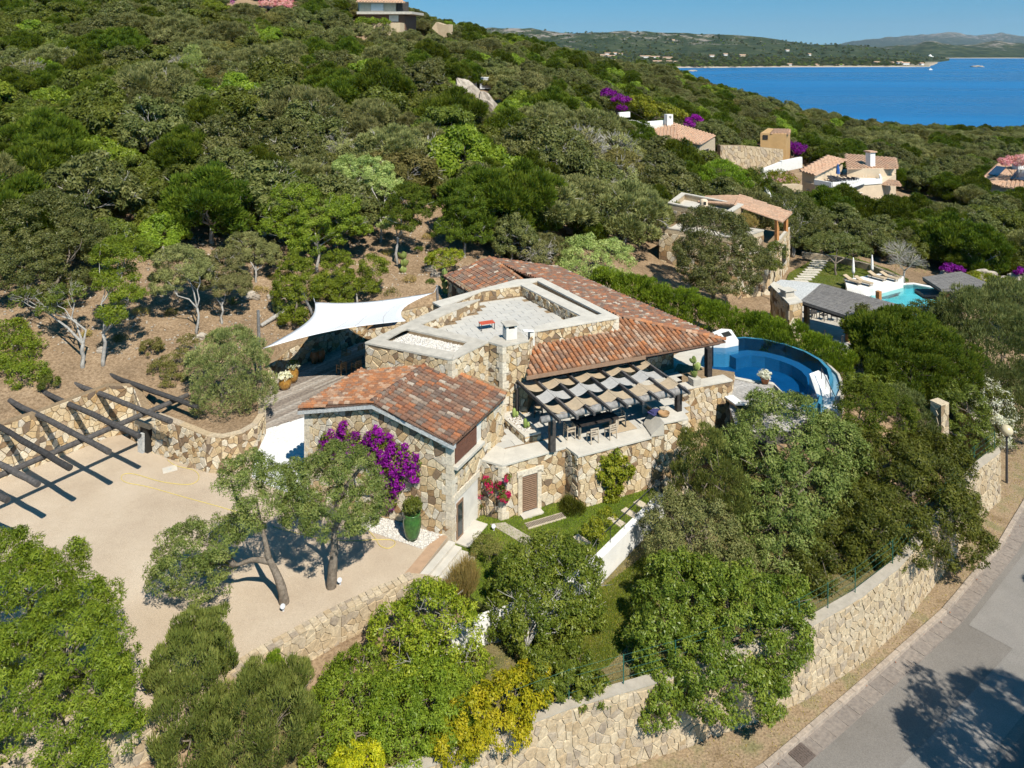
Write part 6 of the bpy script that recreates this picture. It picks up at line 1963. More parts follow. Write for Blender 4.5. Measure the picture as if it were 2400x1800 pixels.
# ---------------------------------------------------------------- pool
ZW = 2.95
pool_px = [(1640, 858), (1645, 838), (1660, 818), (1690, 802), (1722, 794), (1745, 792), (1790, 796), (1840, 808), (1885, 824), (1918, 843), (1938, 864), (1944, 886), (1936, 905), (1922, 922), (1917, 943), (1893, 944), (1866, 941), (1850, 936), (1812, 898), (1792, 894), (1760, 892), (1720, 884), (1690, 876), (1660, 868)]
pw = [P(x, y, ZW) for x, y in pool_px]
pc = sum(pw, Vector()) / len(pw)
pool = thing('swimming_pool', 'round blue infinity pool beside the villa', 'pool', (pc.x, pc.y, 1.2))
mb = MB(); mb.poly([p for p in pw[::-1]]); mb.build('water', M['pool_water'], pool)
mb = MB()
n = len(pw)
mb.add([(p.x, p.y, ZW - 0.0) for p in pw] + [(p.x, p.y, 1.35) for p in pw], [(i, n + i, n + (i + 1) % n, (i + 1) % n) for i in range(n)] + [tuple(range(n, 2 * n))])
mb.build('basin', M['pool_tile'], pool)
arc = pw[3:14]
outer = [p.lerp(pc, 0.16) for p in arc]; inner = [p.lerp(pc, 0.34) for p in arc]
mb = MB()
for i in range(len(arc) - 1):
 mb.prism(V2(outer[i], outer[i + 1], inner[i + 1], inner[i]), 1.36, 2.3)
mb.build('bench', M['pool_tile_pale'], pool)

def band(pts, d0, d1, z0, z1, mat, name, parent):
 """a strip between two outward offsets of a run of pool-edge points"""
 mb = MB()
 a = [p + (p - pc).normalized() * d0 for p in pts]; b = [p + (p - pc).normalized() * d1 for p in pts]
 for i in range(len(pts) - 1):
  mb.prism(V2(a[i], a[i + 1], b[i + 1], b[i]), z0, z1)
 return mb.build(name, mat, parent)

band(pw[4:15], 0.0, 0.28, 1.2, ZW - 0.012, M['pool_tile'], 'weir', pool)
band(pw[4:15], 0.28, 0.8, 1.2, 2.35, M['pool_tile_pale'], 'overflow_channel', pool)
band(pw[4:15], 0.8, 1.0, 0.6, 2.55, M['coping'], 'outer_rim', pool)
band(pw[0:5], 0.0, 0.6, 1.2, ZW + 0.07, M['coping_white'], 'coping', pool)
band(pw[16:] + pw[:1], -0.0, 0.42, 1.2, ZW + 0.07, M['coping_white'], 'coping', pool)
# paving and deck on the house side
pd = [(1640, 862), (1660, 872), (1690, 880), (1720, 888), (1760, 897), (1792, 900), (1808, 903), (1848, 944), (1866, 948), (1900, 975), (1850, 1010), (1730, 1010), (1712, 960), (1706, 895), (1640, 900), (1560, 880), (1560, 840)]
pdk = V2(*[P(x, y, 3.0) for x, y in pd])
dk2 = tag(sheet('pool_deck', pdk, 2.96, M['beam'], 0.8), kind='structure')
planks(dk2, pdk, 2.985, pu, pn, 0.2, M['deck_pale'], seg=4.5)
sheet('pool_paving', V2(*[P(x, y, 3.03) for x, y in ((1545, 850), (1600, 822), (1650, 812), (1640, 840), (1632, 868), (1600, 878), (1560, 880))]), 3.03, M['coping_white'], 0.2)
# white stair wall with handrail
sw = thing('pool_stair', 'white sloping stair wall with dark handrail at the pool end', 'stairs', P(1930, 920, 3))
q = [P(1897, 876, 3.75), P(1918, 868, 3.75), P(1938, 880, 3.75), P(1966, 968, 2.5), P(1922, 948, 2.5)]
mb = MB(); mb.prism(V2(*q), -0.2, [3.75, 3.75, 3.75, 2.5, 2.5]); mb.build('wall', M['white'], sw)
ha, hb = D(1925, 892, q[2].y - .3), D(1958, 958, q[3].y)
mb = MB(); mb.tube([ha + Vector((0, 0, .1)), ha + Vector((0, 0, .9)), hb + Vector((0, 0, .8)), hb], 0.03, 6); mb.build('handrail', M['metal_dark'], sw)
for t_ in (0.33, 0.66):
 m_ = ha.lerp(hb, t_); mb = MB(); mb.tube([m_, m_ + Vector((0, 0, .85))], 0.022, 6); mb.build('post', M['metal_dark'], sw)
# fire pit slab at the far side
fp_ = thing('fire_pit', 'square white slab with a sunken fire pit by the pool', 'fire pit', P(1695, 785, 3.3))
q = [P(1660, 783, 3.4), P(1690, 770, 3.4), P(1714, 772, 3.4), P(1731, 797, 3.4), P(1700, 803, 3.4), P(1672, 802, 3.4)]
mb = MB(); mb.prism(V2(*q), 1.0, 3.4); mb.build('slab', M['white'], fp_, bevel=0.02)
mb = MB(); mb.prism(V2(P(1690, 781, 3.4), P(1708, 776, 3.4), P(1716, 786, 3.4), P(1698, 791, 3.4)), 3.38, 3.412); mb.build('pit', M['dark'], fp_)
# sun lounger on the pool deck
def lounger(name, label, loc, rz, frame, cush, s=1.0, group=None):
 t = thing(name, label, 'sun lounger', loc, group)
 Mx = Matrix.Translation(Vector(loc)) @ Matrix.Rotation(rz, 4, 'Z') @ Matrix.Scale(s, 4)
 def part(nm, mb, m):
  mb.v = [tuple(Mx @ Vector(v)) for v in mb.v]; return mb.build(nm, m, t, bevel=0.015)
 mb = MB(); mb.box((0, 0.0, 0.3), (0.68, 1.9, 0.06)); part('frame', mb, frame)
 for x in (-0.28, 0.28):
  for y in (-0.8, 0.8):
   mb = MB(); mb.box((x, y, 0.14), (0.07, 0.07, 0.28)); part('leg', mb, frame)
 mb = MB(); mb.box((0, -0.35, 0.38), (0.64, 1.2, 0.09)); part('mattress', mb, cush)
 mb = MB(); mb.bar((0, 0.25, 0.4), (0, 0.95, 0.72), 0.64, 0.09); part('backrest', mb, cush)
 return t

p = P(1729, 958, 3.0); lounger('sun_lounger', 'white cushioned lounger on the pool deck behind the stone wall', (p.x, p.y, 3.0), rad(200), M['teak'], M['white'], 1.1)

# ---------------------------------------------------------------- street lamp and fence posts
p = P(2369, 1136, RZ)
sl_ = thing('street_lamp', 'dark street lamp with a round amber globe at the roadside', 'street lamp', (p.x - .3, p.y, RZ))
mb = MB(); mb.tube([(p.x - .3, p.y, RZ), (p.x - .3, p.y, RZ + 3.55)], [0.085, 0.07], 10); mb.build('pole', M['metal_dark'], sl_)
mb = MB(); mb.lathe([(0.14, 0), (0.16, 0.06), (0.1, 0.14)], (p.x - .3, p.y, RZ + 3.5), 12); mb.build('collar', M['metal_dark'], sl_)
mb = MB(); mb.lathe([(0.1, 0.0)] + [(0.42 * math.sin(t * math.pi / 10), 0.40 - 0.40 * math.cos(t * math.pi / 10)) for t in range(1, 10)] + [(0.02, 0.8)], (p.x - .3, p.y, RZ + 3.58), 20); mb.build('globe', M['globe'], sl_, smooth=True)
mb = MB(); mb.box((p.x - .3, p.y, RZ + 0.02), (0.4, 0.4, 0.1)); mb.build('base_plate', M['concrete'], sl_)
bi = offset(BWALL, -0.34)
fc = thing('wire_fence', 'thin green wire fence on top of the road wall', 'fence', (bi[7][0], bi[7][1], -0.45))
for i in range(3, 13):
 a, b = Vector((*bi[i], 0)), Vector((*bi[i + 1], 0))
 k = max(1, int((b - a).length / 2.0))
 for s in range(k):
  c = a.lerp(b, s / k)
  mb = MB(); mb.tube([(c.x, c.y, -0.45), (c.x, c.y, 0.85)], 0.028, 6); mb.build('post', M['fence_green'], fc)
 for zz in (-0.2, 0.15, 0.5, 0.82):
  mb = MB(); mb.tube([(a.x, a.y, zz), (b.x, b.y, zz)], 0.006, 3); mb.build('wire', M['fence_green'], fc)
# stone gate pillar with dry branches beyond the trees
p = D(2202, 1010, 52)
gp_ = thing('stone_pillar', 'square pale stone pillar half hidden in the roadside bushes', 'pillar', (p.x, p.y, -1.2))
mb = MB(); mb.box((p.x, p.y, 1.0), (0.8, 0.8, 4.6), rad(25)); cc = mb.build('core', M['mortar'], gp_)
ss = Stones(gp_, M['stone_pale'])
q0 = Vector((p.x, p.y, 0))
ax, ay = Vector((math.cos(rad(25)), math.sin(rad(25)), 0)) * 0.4, Vector((-math.sin(rad(25)), math.cos(rad(25)), 0)) * 0.4
ss.face(cc, q0 - ax - ay, q0 + ax - ay, -1.0, 3.3, 0.36, 71, 0.04); ss.face(cc, q0 - ax + ay, q0 - ax - ay, -1.0, 3.3, 0.36, 72, 0.04); ss.finish(60)
mb = MB(); mb.box((p.x, p.y, 3.34), (0.86, 0.86, 0.08), rad(25)); mb.build('cap', M['stone_pale'], gp_, bevel=0.02)

# ---------------------------------------------------------------- neighbouring houses
def ribbed(parent, pts, eave=(0, 1), w=0.45, mat=None, name='roof', thick=0.12):
 """roof slope of far barrel tiles: a bed with raised tile courses running up the slope"""
 pts = [Vector(p) for p in pts]
 o = slope_bed(parent, pts, thick, name, mat or M['tile_far'])
 a = pts[eave[0]]; u = (pts[eave[1]] - a).normalized()
 c = sum(pts, Vector()) / len(pts)
 up = (c - a) - u * (c - a).dot(u); up.normalize()
 n = u.cross(up).normalized()
 if n.z < 0: n = -n
 p2 = [((p - a).dot(u), (p - a).dot(up)) for p in pts]
 mb = MB()
 x = min(q[0] for q in p2) + w / 2
 while x < max(q[0] for q in p2):
  hits = []
  for i in range(len(p2)):
   (x1, y1), (x2, y2) = p2[i], p2[(i + 1) % len(p2)]
   if (x1 > x) != (x2 > x): hits.append(y1 + (y2 - y1) * (x - x1) / (x2 - x1))
  if len(hits) >= 2:
   v0, v1 = min(hits), max(hits)
   k = max(1, int((v1 - v0) / 0.9))
   for s in range(k):
    e0, e1 = a + u * x + up * lerp(v0, v1, s / k), a + u * x + up * lerp(v0, v1, (s + 1) / k)
    vs = []
    for e, r in ((e0, w * 0.4), (e1, w * 0.33)):
     vs += [e - u * r, e - u * r * 0.6 + n * r * 0.75, e + u * r * 0.6 + n * r * 0.75, e + u * r]
    mb.add(vs, [(0, 4, 5, 1), (1, 5, 6, 2), (2, 6, 7, 3), (0, 1, 2, 3)])
  x += w
 tag(mb.build('tile_courses', mat or M['tile_far'], o), kind='stuff')
 return o

def pz_(lst, z):
 return [P(x, y, z) for x, y in lst]

def wall_block(parent, pts, z0, z1, mat, name='wall', bevel=0.0):
 mb = MB(); mb.prism(V2(*pts), z0, z1); return mb.build(name, mat, parent, bevel=bevel)

def opening(parent, p0, p1, u0, u1, z0, z1, mat, name='window', out=0.03, frame=None):
 p0, p1 = Vector((p0[0], p0[1], 0)), Vector((p1[0], p1[1], 0))
 d = (p1 - p0).normalized(); n = Vector((d.y, -d.x, 0)); L = (p1 - p0).length
 o = quad_panel(name, parent, p0, d, n, u0 * L, u1 * L, z0, z1, out, mat, 0.06)
 if frame:
  quad_panel('sill', o, p0, d, n, u0 * L - .1, u1 * L + .1, z0 - 0.12, z0 - 0.01, out + 0.06, frame, 0.16)
  quad_panel('frame', o, p0, d, n, u0 * L - .06, u1 * L + .06, z1, z1 + 0.08, out + 0.03, frame, 0.08)
 return o

# stone house beyond the hedge
n1 = thing('neighbour_house', 'stone house with flat roof terraces beyond the hedge', 'house', (26, 96, -1))
b1 = [Vector((20.6, 98.5, 0)), Vector((26.4, 91.6, 0)), Vector((30.2, 97.5, 0)), Vector((24, 105.5, 0))]
w1 = wall_block(n1, b1, -1.5, 6.7, M['mortar'])
for i in range(4):
 p, q = b1[i], b1[(i + 1) % 4]
 c = sum(b1, Vector()) / 4
 pi, qi = p.lerp(c, 0.13), q.lerp(c, 0.13)
 wall_block(n1, [p, q, qi, pi], 6.7, 7.45, M['stone_pale'], 'parapet')
 wall_block(n1, [p.lerp(c, -.01), q.lerp(c, -.01), qi.lerp(c, .02), pi.lerp(c, .02)], 7.45, 7.58 + .003 * i, M['coping_white'], 'coping')
sheet('roof_floor', V2(*[p.lerp(sum(b1, Vector()) / 4, 0.1) for p in b1]), 6.73, M['coping_white'], parent=n1)
b2 = [Vector((18.2, 92.4, 0)), Vector((26.2, 86.8, 0)), Vector((30.6, 90.8, 0)), Vector((21.5, 98.0, 0))]
w2 = wall_block(n1, b2, -1.5, 5.2, M['mortar'])
for i in range(3):
 p, q = b2[i], b2[(i + 1) % 4]; c = sum(b2, Vector()) / 4
 wall_block(n1, [p, q, q.lerp(c, .14), p.lerp(c, .14)], 5.2, 5.75, M['stone_pale'], 'parapet')
 wall_block(n1, [p.lerp(c, -.01), q.lerp(c, -.01), q.lerp(c, .16), p.lerp(c, .16)], 5.75, 5.88 + .003 * i, M['coping'], 'coping')
sheet('roof_floor', V2(*[p.lerp(sum(b2, Vector()) / 4, 0.1) for p in b2]), 5.23, M['coping_white'], parent=n1)
b3 = [Vector((26.4, 87.2, 0)), Vector((30.6, 88.6, 0)), Vector((37.4, 100.5, 0)), Vector((31.5, 104, 0))]
w3 = wall_block(n1, b3, -2, 3.2, M['mortar'])
for i in range(2):
 p, q = b3[i], b3[i + 1]; c = sum(b3, Vector()) / 4
 wall_block(n1, [p, q, q.lerp(c, .1), p.lerp(c, .1)], 3.2, 3.75, M['stone_pale'], 'parapet')
 wall_block(n1, [p.lerp(c, -.01), q.lerp(c, -.01), q.lerp(c, .12), p.lerp(c, .12)], 3.75, 3.87 + .003 * i, M['coping_white'], 'coping')
n1s = Stones(n1, M['stone'])
n1s.face(w1, b1[0], b1[1], 4.0, 6.7, 0.55, 81, 0.05); n1s.face(w1, b1[1], b1[2], 4.5, 6.7, 0.55, 82, 0.05)
n1s.face(w2, b2[0], b2[1], -1.5, 5.2, 0.55, 83, 0.05); n1s.face(w2, b2[1], b2[2], -1.5, 5.2, 0.55, 84, 0.05)
n1s.face(w3, b3[0], b3[1], -1.5, 3.2, 0.55, 85, 0.05); n1s.face(w3, b3[1], b3[2], -1.5, 3.2, 0.55, 86, 0.05)
n1s.finish(300)
rq = [Vector((33.7, 93.0, 6.3)), Vector((36.9, 98.3, 6.3)), Vector((31.5, 103.5, 7.6)), Vector((28.9, 97.0, 7.6))]
ribbed(n1, rq, (0, 1))
rq2 = [Vector((25.5, 102.5, 6.9)), Vector((28.9, 97.0, 7.6)), Vector((31.5, 103.5, 7.6)), Vector((27.5, 106, 6.9))]
ribbed(n1, rq2, (0, 3))
for x, y in ((33.2, 93.6), (36.1, 98.4), (30.2, 97.0)):
 mb = MB(); mb.box((x, y, 5.1), (0.4, 0.4, 2.6), rad(30)); mb.build('post', M['post_orange'], n1)
mb = MB(); mb.lathe([(0.75, 0), (0.6, 0.8), (0.5, 1.2), (0.5, 1.6), (0.3, 1.75)], (24.8, 96.5, 6.7), 14); cmn = mb.build('chimney', M['cream'], n1, smooth=True)
mb = MB(); mb.box((24.8, 96.0, 8.0), (0.3, 0.12, 0.4)); mb.build('flue_opening', M['dark'], cmn)
opening(n1, b3[1], b3[2], 0.55, 0.75, 0.2, 2.4, M['dark'], 'window', 0.06, M['coping'])
opening(n1, b2[0], b2[1], 0.25, 0.4, 1.5, 3.0, M['dark'], 'window', 0.06, M['coping'])

# thatched poolside pavilions
def pavilion(label, roof_px, z, posts, mat='thatch', ztop=None, thick=0.22):
 rp = [P(x, y, zz) for (x, y), zz in zip(roof_px, z)]
 c = sum(rp, Vector()) / len(rp)
 t = thing('garden_pavilion', label, 'pavilion', (c.x, c.y, -1.2))
 o = slope_bed(t, rp, thick, 'roof', M['plaster_trim'] if mat == 'slab' else M['thatch'])
 if mat == 'thatch':
  mb = MB()
  a, b, e, d = rp[0], rp[1], rp[2], rp[-1]
  k = 46
  for i in range(k):
   t0 = (i + 0.5) / k
   p, q = a.lerp(b, t0), d.lerp(e, t0)
   m = 9
   for s in range(m):
    mb.bar(p.lerp(q, s / m) + Vector((0, 0, .03 + R.uniform(0, .02))), p.lerp(q, (s + 1.05) / m) + Vector((0, 0, .03)), (b - a).length / k * 0.9, 0.035)
  tag(mb.build('reed_layers', M['thatch'], o), kind='stuff')
 zp_ = min(z) - thick
 for (x, y, zz) in posts:
  q = P(x, y, zz)
  q = q.lerp(Vector((c.x, c.y, q.z)), 0.12)
  mb = MB(); mb.box((q.x, q.y, (zz + zp_) / 2), (0.42, 0.42, zp_ - zz), rad(30)); mb.build('post', M['post_orange'], t)
 for i in range(len(rp)):
  p, q = rp[i].lerp(c, 0.04) - Vector((0, 0, .3)), rp[(i + 1) % len(rp)].lerp(c, 0.04) - Vector((0, 0, .3))
  mb = MB(); mb.bar(p, q, 0.18, 0.2); mb.build('beam', M['post_dark'], t)
 return t

pavilion('grey reed roofed pavilion between the hedge and the turquoise pool', [(1876, 706), (1994, 744), (2111, 716), (1925, 665)], [3.0, 2.9, 2.9, 3.4], [(1990, 800, -1.1), (1880, 765, -1.1), (2070, 765, -1.2)])
pavilion('dark reed roof beyond the turquoise pool, largest at the right', [(2162, 650), (2206, 679), (2342, 676), (2252, 637)], [2.5, 2.4, 2.4, 2.8], [(2215, 745, -1.3), (2325, 742, -1.3)])
pavilion('dark reed roof cut by the right edge of the picture', [(2341, 676), (2400, 707), (2520, 740), (2450, 670)], [2.3, 2.2, 2.2, 2.4], [])
pavilion('low grey roof at the far edge of the turquoise pool', [(2143, 678), (2165, 692), (2252, 694), (2228, 678)], [1.0, 1.0, 1.0, 1.2], [])
pavilion('pale grey slab roof joining the stone chimney of the pavilion', [(1800, 672), (1876, 708), (1925, 665), (1830, 655)], [3.2, 3.0, 3.3, 3.3], [], 'slab')
ck = thing('barbecue_wall', 'stone chimney wall at the corner of the reed pavilion', 'wall', (27.3, 73.6, -1))
kp = [P(1806, 668, 3.6), P(1850, 712, 3.6), P(1880, 706, 3.6), P(1862, 690, 3.6), P(1815, 660, 3.6)]
mb = MB(); mb.prism(V2(*kp), -1.5, 3.5); cko = mb.build('core', M['mortar'], ck)
ks = Stones(ck, M['stone']); ks.face(cko, kp[0], kp[1], -0.8, 3.5, 0.5, 91, 0.05); ks.face(cko, kp[1], kp[2], -0.8, 3.5, 0.5, 92, 0.05); ks.finish(200)
mb = MB(); mb.prism(V2(*[p + (p - kp[3]).normalized() * .08 for p in kp]), 3.5, 3.62); mb.build('coping', M['coping_white'], ck)
q = P(1845, 694, 3.6); mb = MB(); mb.box((q.x, q.y, 3.9), (1.0, 0.8, 0.6), rad(20)); mb.build('chimney_pot', M['coping'], ck); mb = MB(); mb.box((q.x, q.y, 4.26), (1.3, 1.1, 0.1), rad(20)); mb.build('chimney_cap', M['coping_white'], ck)
sheet('pavilion_floor', V2(*pz_([(1790, 740), (1990, 820), (2160, 770), (1960, 690)], -1.1)), -1.05, M['coping'], 0.3)
for k, (px, py, lab) in enumerate(((1905, 745, 'dark chair under the reed pavilion, left one'), (1930, 750, 'dark chair under the reed pavilion, middle one'), (1955, 752, 'dark chair under the reed pavilion, right one'))):
 q = P(px, py, -1.05); chair('pavilion_chair', lab, 'chair', (q.x, q.y, -1.04), 0.5 * k, M['beam'], 3, True, 1.2, 'chairs in the pavilion')
q = P(1915, 735, -1.05); table('pavilion_table', 'dark dining table under the reed pavilion', (q.x, q.y, -1.04), 0.4, 2.4, 1.0, 0.8, M['beam'])
# pale curb wall with posts in front of the pavilion
cw = thing('terrace_curb', 'low white curb wall along the hedge below the pavilion', 'wall', P(1900, 780, -0.6))
ca, cb2 = P(1795, 742, -0.3), P(1985, 808, -0.3)
mb = MB(); mb.bar(ca - Vector((0, 0, .4)), cb2 - Vector((0, 0, .4)), 0.5, 0.9); mb.build('curb', M['white'], cw)
for k in range(5):
 c = ca.lerp(cb2, 0.15 + 0.2 * k); mb = MB(); mb.tube([c, c + Vector((0, 0, 0.75))], [0.12, 0.09], 7); mb.build('post', M['coping_white'], cw)

# turquoise pool, lawn, loungers, parasols
tp = [P(x, y, -1.15) for x, y in ((2025, 700), (2062, 685), (2100, 670), (2140, 667), (2185, 676), (2222, 692), (2200, 712), (2160, 745), (2090, 770), (2030, 765))]
c = sum(tp, Vector()) / len(tp)
tpo = thing('turquoise_pool', 'turquoise swimming pool of the neighbouring garden', 'pool', (c.x, c.y, -2))
mb = MB(); mb.poly(tp[::-1] if sum(tp[i].x * tp[(i + 1) % len(tp)].y - tp[(i + 1) % len(tp)].x * tp[i].y for i in range(len(tp))) < 0 else tp); mb.build('water', M['pool_water_turq'], tpo)
n = len(tp)
mb = MB(); mb.add([(p.x, p.y, -1.12) for p in tp] + [(p.x, p.y, -2.3) for p in tp], [(i, n + i, n + (i + 1) % n, (i + 1) % n) for i in range(n)] + [tuple(range(n, 2 * n))]); mb.build('basin', M['turq_tile'], tpo)
mb = MB()
for i in range(n):
 p, q = tp[i], tp[(i + 1) % n]; po, qo = p + (p - c).normalized() * .6, q + (q - c).normalized() * .6
 mb.prism(V2(p, q, qo, po), -1.6, -1.05)
mb.build('coping', M['white'], tpo)
raised = [P(1985, 676, -0.4), P(2048, 678, -0.4), P(2117, 660, -0.4), P(2118, 648, -0.4), P(2060, 642, -0.4), P(1980, 656, -0.4)]
sheet('sun_deck', V2(*raised), -0.35, M['white'], 1.2)
for k, (px, py) in enumerate(((1998, 664), (2024, 667), (2056, 655), (2084, 656))):
 q = P(px, py, -0.35); lounger('sun_lounger', 'pale wooden lounger above the turquoise pool, %s from the left' % ['first', 'second', 'third', 'fourth'][k], (q.x, q.y, -0.35), rad(35), M['teak_pale'], M['canvas'], 1.1, 'loungers above the turquoise pool')
for k, (px, py) in enumerate(((2000, 652), (2044, 645))):
 q = P(px, py, -0.8)
 t = thing('closed_parasol', 'closed white parasol on the lawn, %s one' % ('left' if k == 0 else 'right'), 'parasol', q)
 MB().tube([q, q + Vector((0, 0, 1.2))], 0.04, 6).build('pole', M['white'], t)
 MB().lathe([(0.16, 0), (0.19, 0.3), (0.15, 1.2), (0.08, 1.8), (0.03, 2.0)], (q.x, q.y, q.z + 0.6), 10).build('canopy', M['white'], t, smooth=True)
lw = pz_([(1830, 690), (1850, 640), (1900, 612), (1960, 590), (2080, 630), (2130, 655), (2060, 660), (1985, 672), (1930, 668)], -1.0)
sheet('neighbour_lawn', V2(*lw), -0.98, M['lawn'], 0.3)
grass_blades('neighbour_grass', V2(*lw), -0.98, 16000, 0.14, LF['grass'], 77)
for k in range(14):
 t = k / 13
 px, py = 1850 + 72 * t + 12 * math.sin(3 * t), 676 - 70 * t
 q = P(px, py, -0.95); mb = MB(); mb.box((q.x, q.y, -0.93), (2.1, 0.62, 0.1), rad(-8 + 10 * t))
 tag(mb.build('stepping_stone', M['coping_white']), 'long pale slab in the stepping path across the neighbouring lawn', 'paving slab', 'stepping path of the neighbouring lawn')
nw = thing('lawn_edge_wall', 'low pale stone wall behind the neighbouring lawn', 'wall', P(2000, 625, -0.8))
pts = [P(1880, 603, -0.9), P(1960, 612, -0.9), P(2040, 632, -0.9), P(2110, 662, -0.9)]
for i in range(3): MB().bar(pts[i] + Vector((0, 0, .3)), pts[i + 1] + Vector((0, 0, .3)), 0.5, 0.8).build('stone_course', M['stone_pale'], nw)

# cream house with white roof terrace
n2 = thing('cream_house', 'cream plastered house with a white roof terrace and pale tiles', 'house', (68, 140, 0))
def D2(px, py, Y): return D(px, py, Y)
cw_ = [D(1880, 400, 139), D(1909, 405, 135), D(1950, 420, 132), D(2066, 423, 136), D(2100, 405, 146), D(1980, 385, 152)]
wall_block(n2, cw_, -2, 3.3, M['cream'])
ps = [D(1909, 405, 135), D(1950, 420, 132), D(2066, 423, 136), D(2062, 405, 141), D(1960, 400, 141)]
for i in range(3):
 p, q = ps[i], ps[i + 1]
 MB().bar(Vector((p.x, p.y, 3.75)), Vector((q.x, q.y, 3.75)), 0.3, 0.9).build('parapet', M['white'], n2)
sheet('roof_terrace', V2(*ps), 3.36, M['white'], parent=n2)
wall_block(n2, [D(1880, 400, 139), D(1909, 405, 135.5), D(1975, 392, 146), D(1935, 385, 149)], 3.3, 5.2, M['cream'])
ribbed(n2, [Vector((*D(1872, 394, 138).xy, 5.3)), Vector((*D(1912, 406, 134.5).xy, 5.0)), Vector((*D(1985, 390, 146).xy, 6.2)), Vector((*D(1940, 378, 150).xy, 6.2))], (0, 1), 0.7)
wall_block(n2, [D(1985, 395, 143), D(2062, 402, 141.5), D(2100, 404, 147), D(1990, 380, 153)], 3.3, 5.0, M['cream'])
ribbed(n2, [Vector((*D(1985, 398, 142).xy, 5.0)), Vector((*D(2105, 405, 143).xy, 4.9)), Vector((*D(2100, 400, 150).xy, 5.9)), Vector((*D(1980, 375, 152).xy, 6.3))], (0, 1), 0.7)
ribbed(n2, [D(2064, 432, 136), D(2112, 436, 136), D(2104, 424, 141), D(2064, 420, 141)], (0, 1), 0.6)
q = D(2040, 395, 144); mb = MB(); mb.box((q.x, q.y, 6.3), (1.2, 1.2, 3.2), rad(20)); mb.build('chimney', M['white'], n2); mb = MB(); mb.box((q.x, q.y, 8.0), (1.7, 1.7, 0.25), rad(20)); mb.build('chimney_cap', M['tile_far'], n2)
for (u, v) in ((cw_[0], cw_[1]), (cw_[2], cw_[3])):
 opening(n2, u, v, 0.4, 0.6, 0.4, 1.9, M['shutter_light'], 'window', 0.06, M['white'])
for k in range(7):
 q = ps[0].lerp(ps[2], 0.2 + 0.1 * k).lerp(ps[4], 0.4)
 lounger('roof_lounger', 'dark lounger on the white roof terrace of the cream house', (q.x, q.y, 3.4), 0.4 * k, M['metal_dark'], M['metal_dark'], 1.2, 'loungers on the white roof terrace')
q = D(1964, 398, 140); t = thing('closed_parasol', 'closed blue parasol on the white roof terrace', 'parasol', (q.x, q.y, 3.4)); MB().lathe([(0.06, 0), (0.06, 0.9), (0.4, 1.0), (0.3, 2.0), (0.05, 2.9)], (q.x, q.y, 3.4), 8).build('canopy', mat_plain('parasol_blue', (0.03, 0.10, 0.32), 0.8), t)
# outside stair railing
for (a, b) in ((D(1985, 440, 131), D(2030, 425, 134)),):
 MB().bar(a, b, 0.3, 0.5).build('stair', M['white'], n2)
 for k in range(8):
  c = a.lerp(b, k / 7); MB().tube([c, c + Vector((0, 0, 1.2))], 0.04, 4).build('baluster', M['white'], n2)

# tiled stone house on the slope with white parapets
n3 = thing('slope_house', 'stone house with pale tiled roof and white parapets on the slope', 'house', (30, 152, 5))
hw = [D(1551, 330, 146), D(1640, 345, 143), D(1676, 330, 150), D(1600, 300, 162), D(1525, 305, 156)]
w5 = wall_block(n3, hw, 2, 9.9, M['stone_pale'])
ribbed(n3, [Vector((*D(1545, 318, 145).xy, 10.0)), Vector((*D(1597, 318, 144).xy, 10.2)), Vector((*D(1578, 290, 158).xy, 12.1)), Vector((*D(1523, 293, 156).xy, 11.6))], (0, 1), 0.7)
ribbed(n3, [Vector((*D(1592, 318, 144).xy, 10.2)), Vector((*D(1642, 332, 142).xy, 9.6)), Vector((*D(1678, 312, 150).xy, 10.4)), Vector((*D(1577, 290, 158).xy, 12.1))], (0, 1), 0.7)
for (a, b, hh) in ((D(1430, 285, 158), D(1500, 292, 155), 1.3), (D(1495, 296, 154), D(1560, 290, 157), 1.6), (D(1450, 270, 164), D(1475, 268, 166), 1.2)):
 MB().bar(Vector((a.x, a.y, a.z)), Vector((b.x, b.y, b.z)), 0.5, hh).build('parapet', M['white'], n3)
wall_block(n3, [D(1432, 295, 156), D(1500, 302, 152), D(1555, 300, 155), D(1480, 275, 166)], 3, 12.0, M['plaster'])
q = D(1567, 285, 156); mb = MB(); mb.box((q.x, q.y, 12.9), (1.4, 1.2, 2.4), rad(20)); cq = mb.build('chimney', M['white'], n3)
for s in (-.35, 0, .35):
 mb = MB(); mb.box((q.x + s, q.y - .62, 13.6), (0.16, 0.06, 0.5), rad(20)); mb.build('slot', M['dark'], cq)
opening(n3, hw[1], hw[2], 0.2, 0.55, 5.6, 8.2, M['dark'], 'arched_window', 0.05, M['coping'])
opening(n3, hw[0], hw[1], 0.55, 0.8, 5.6, 7.8, M['dark'], 'window', 0.05, M['coping'])
# stone terrace wall and white garden wall below it
sw2 = thing('terrace_wall', 'tall dry stone terrace wall on the slope above the cream house', 'wall', D(1760, 395, 160))
tp2 = [D(1688, 395, 156), D(1745, 385, 160), D(1835, 372, 166)]
mb = MB()
for i in range(2):
 mb.prism(V2(tp2[i], tp2[i + 1], tp2[i + 1] + Vector((-.3, 1.2, 0)), tp2[i] + Vector((-.3, 1.2, 0))), 0.5, [7.6, 7.0, 7.0, 7.6] if i == 0 else [7.0, 5.4, 5.4, 7.0])
co = mb.build('core', M['mortar'], sw2)
s3 = Stones(sw2, M['stone_pale']); s3.face(co, tp2[0], tp2[1], 1.5, (7.6, 7.0), 0.75, 95, 0.1); s3.face(co, tp2[1], tp2[2], 1.0, (7.0, 5.4), 0.75, 96, 0.1); s3.finish(200)
gw = thing('garden_wall', 'white stepped garden wall beside the cream house', 'wall', D(1830, 405, 145))
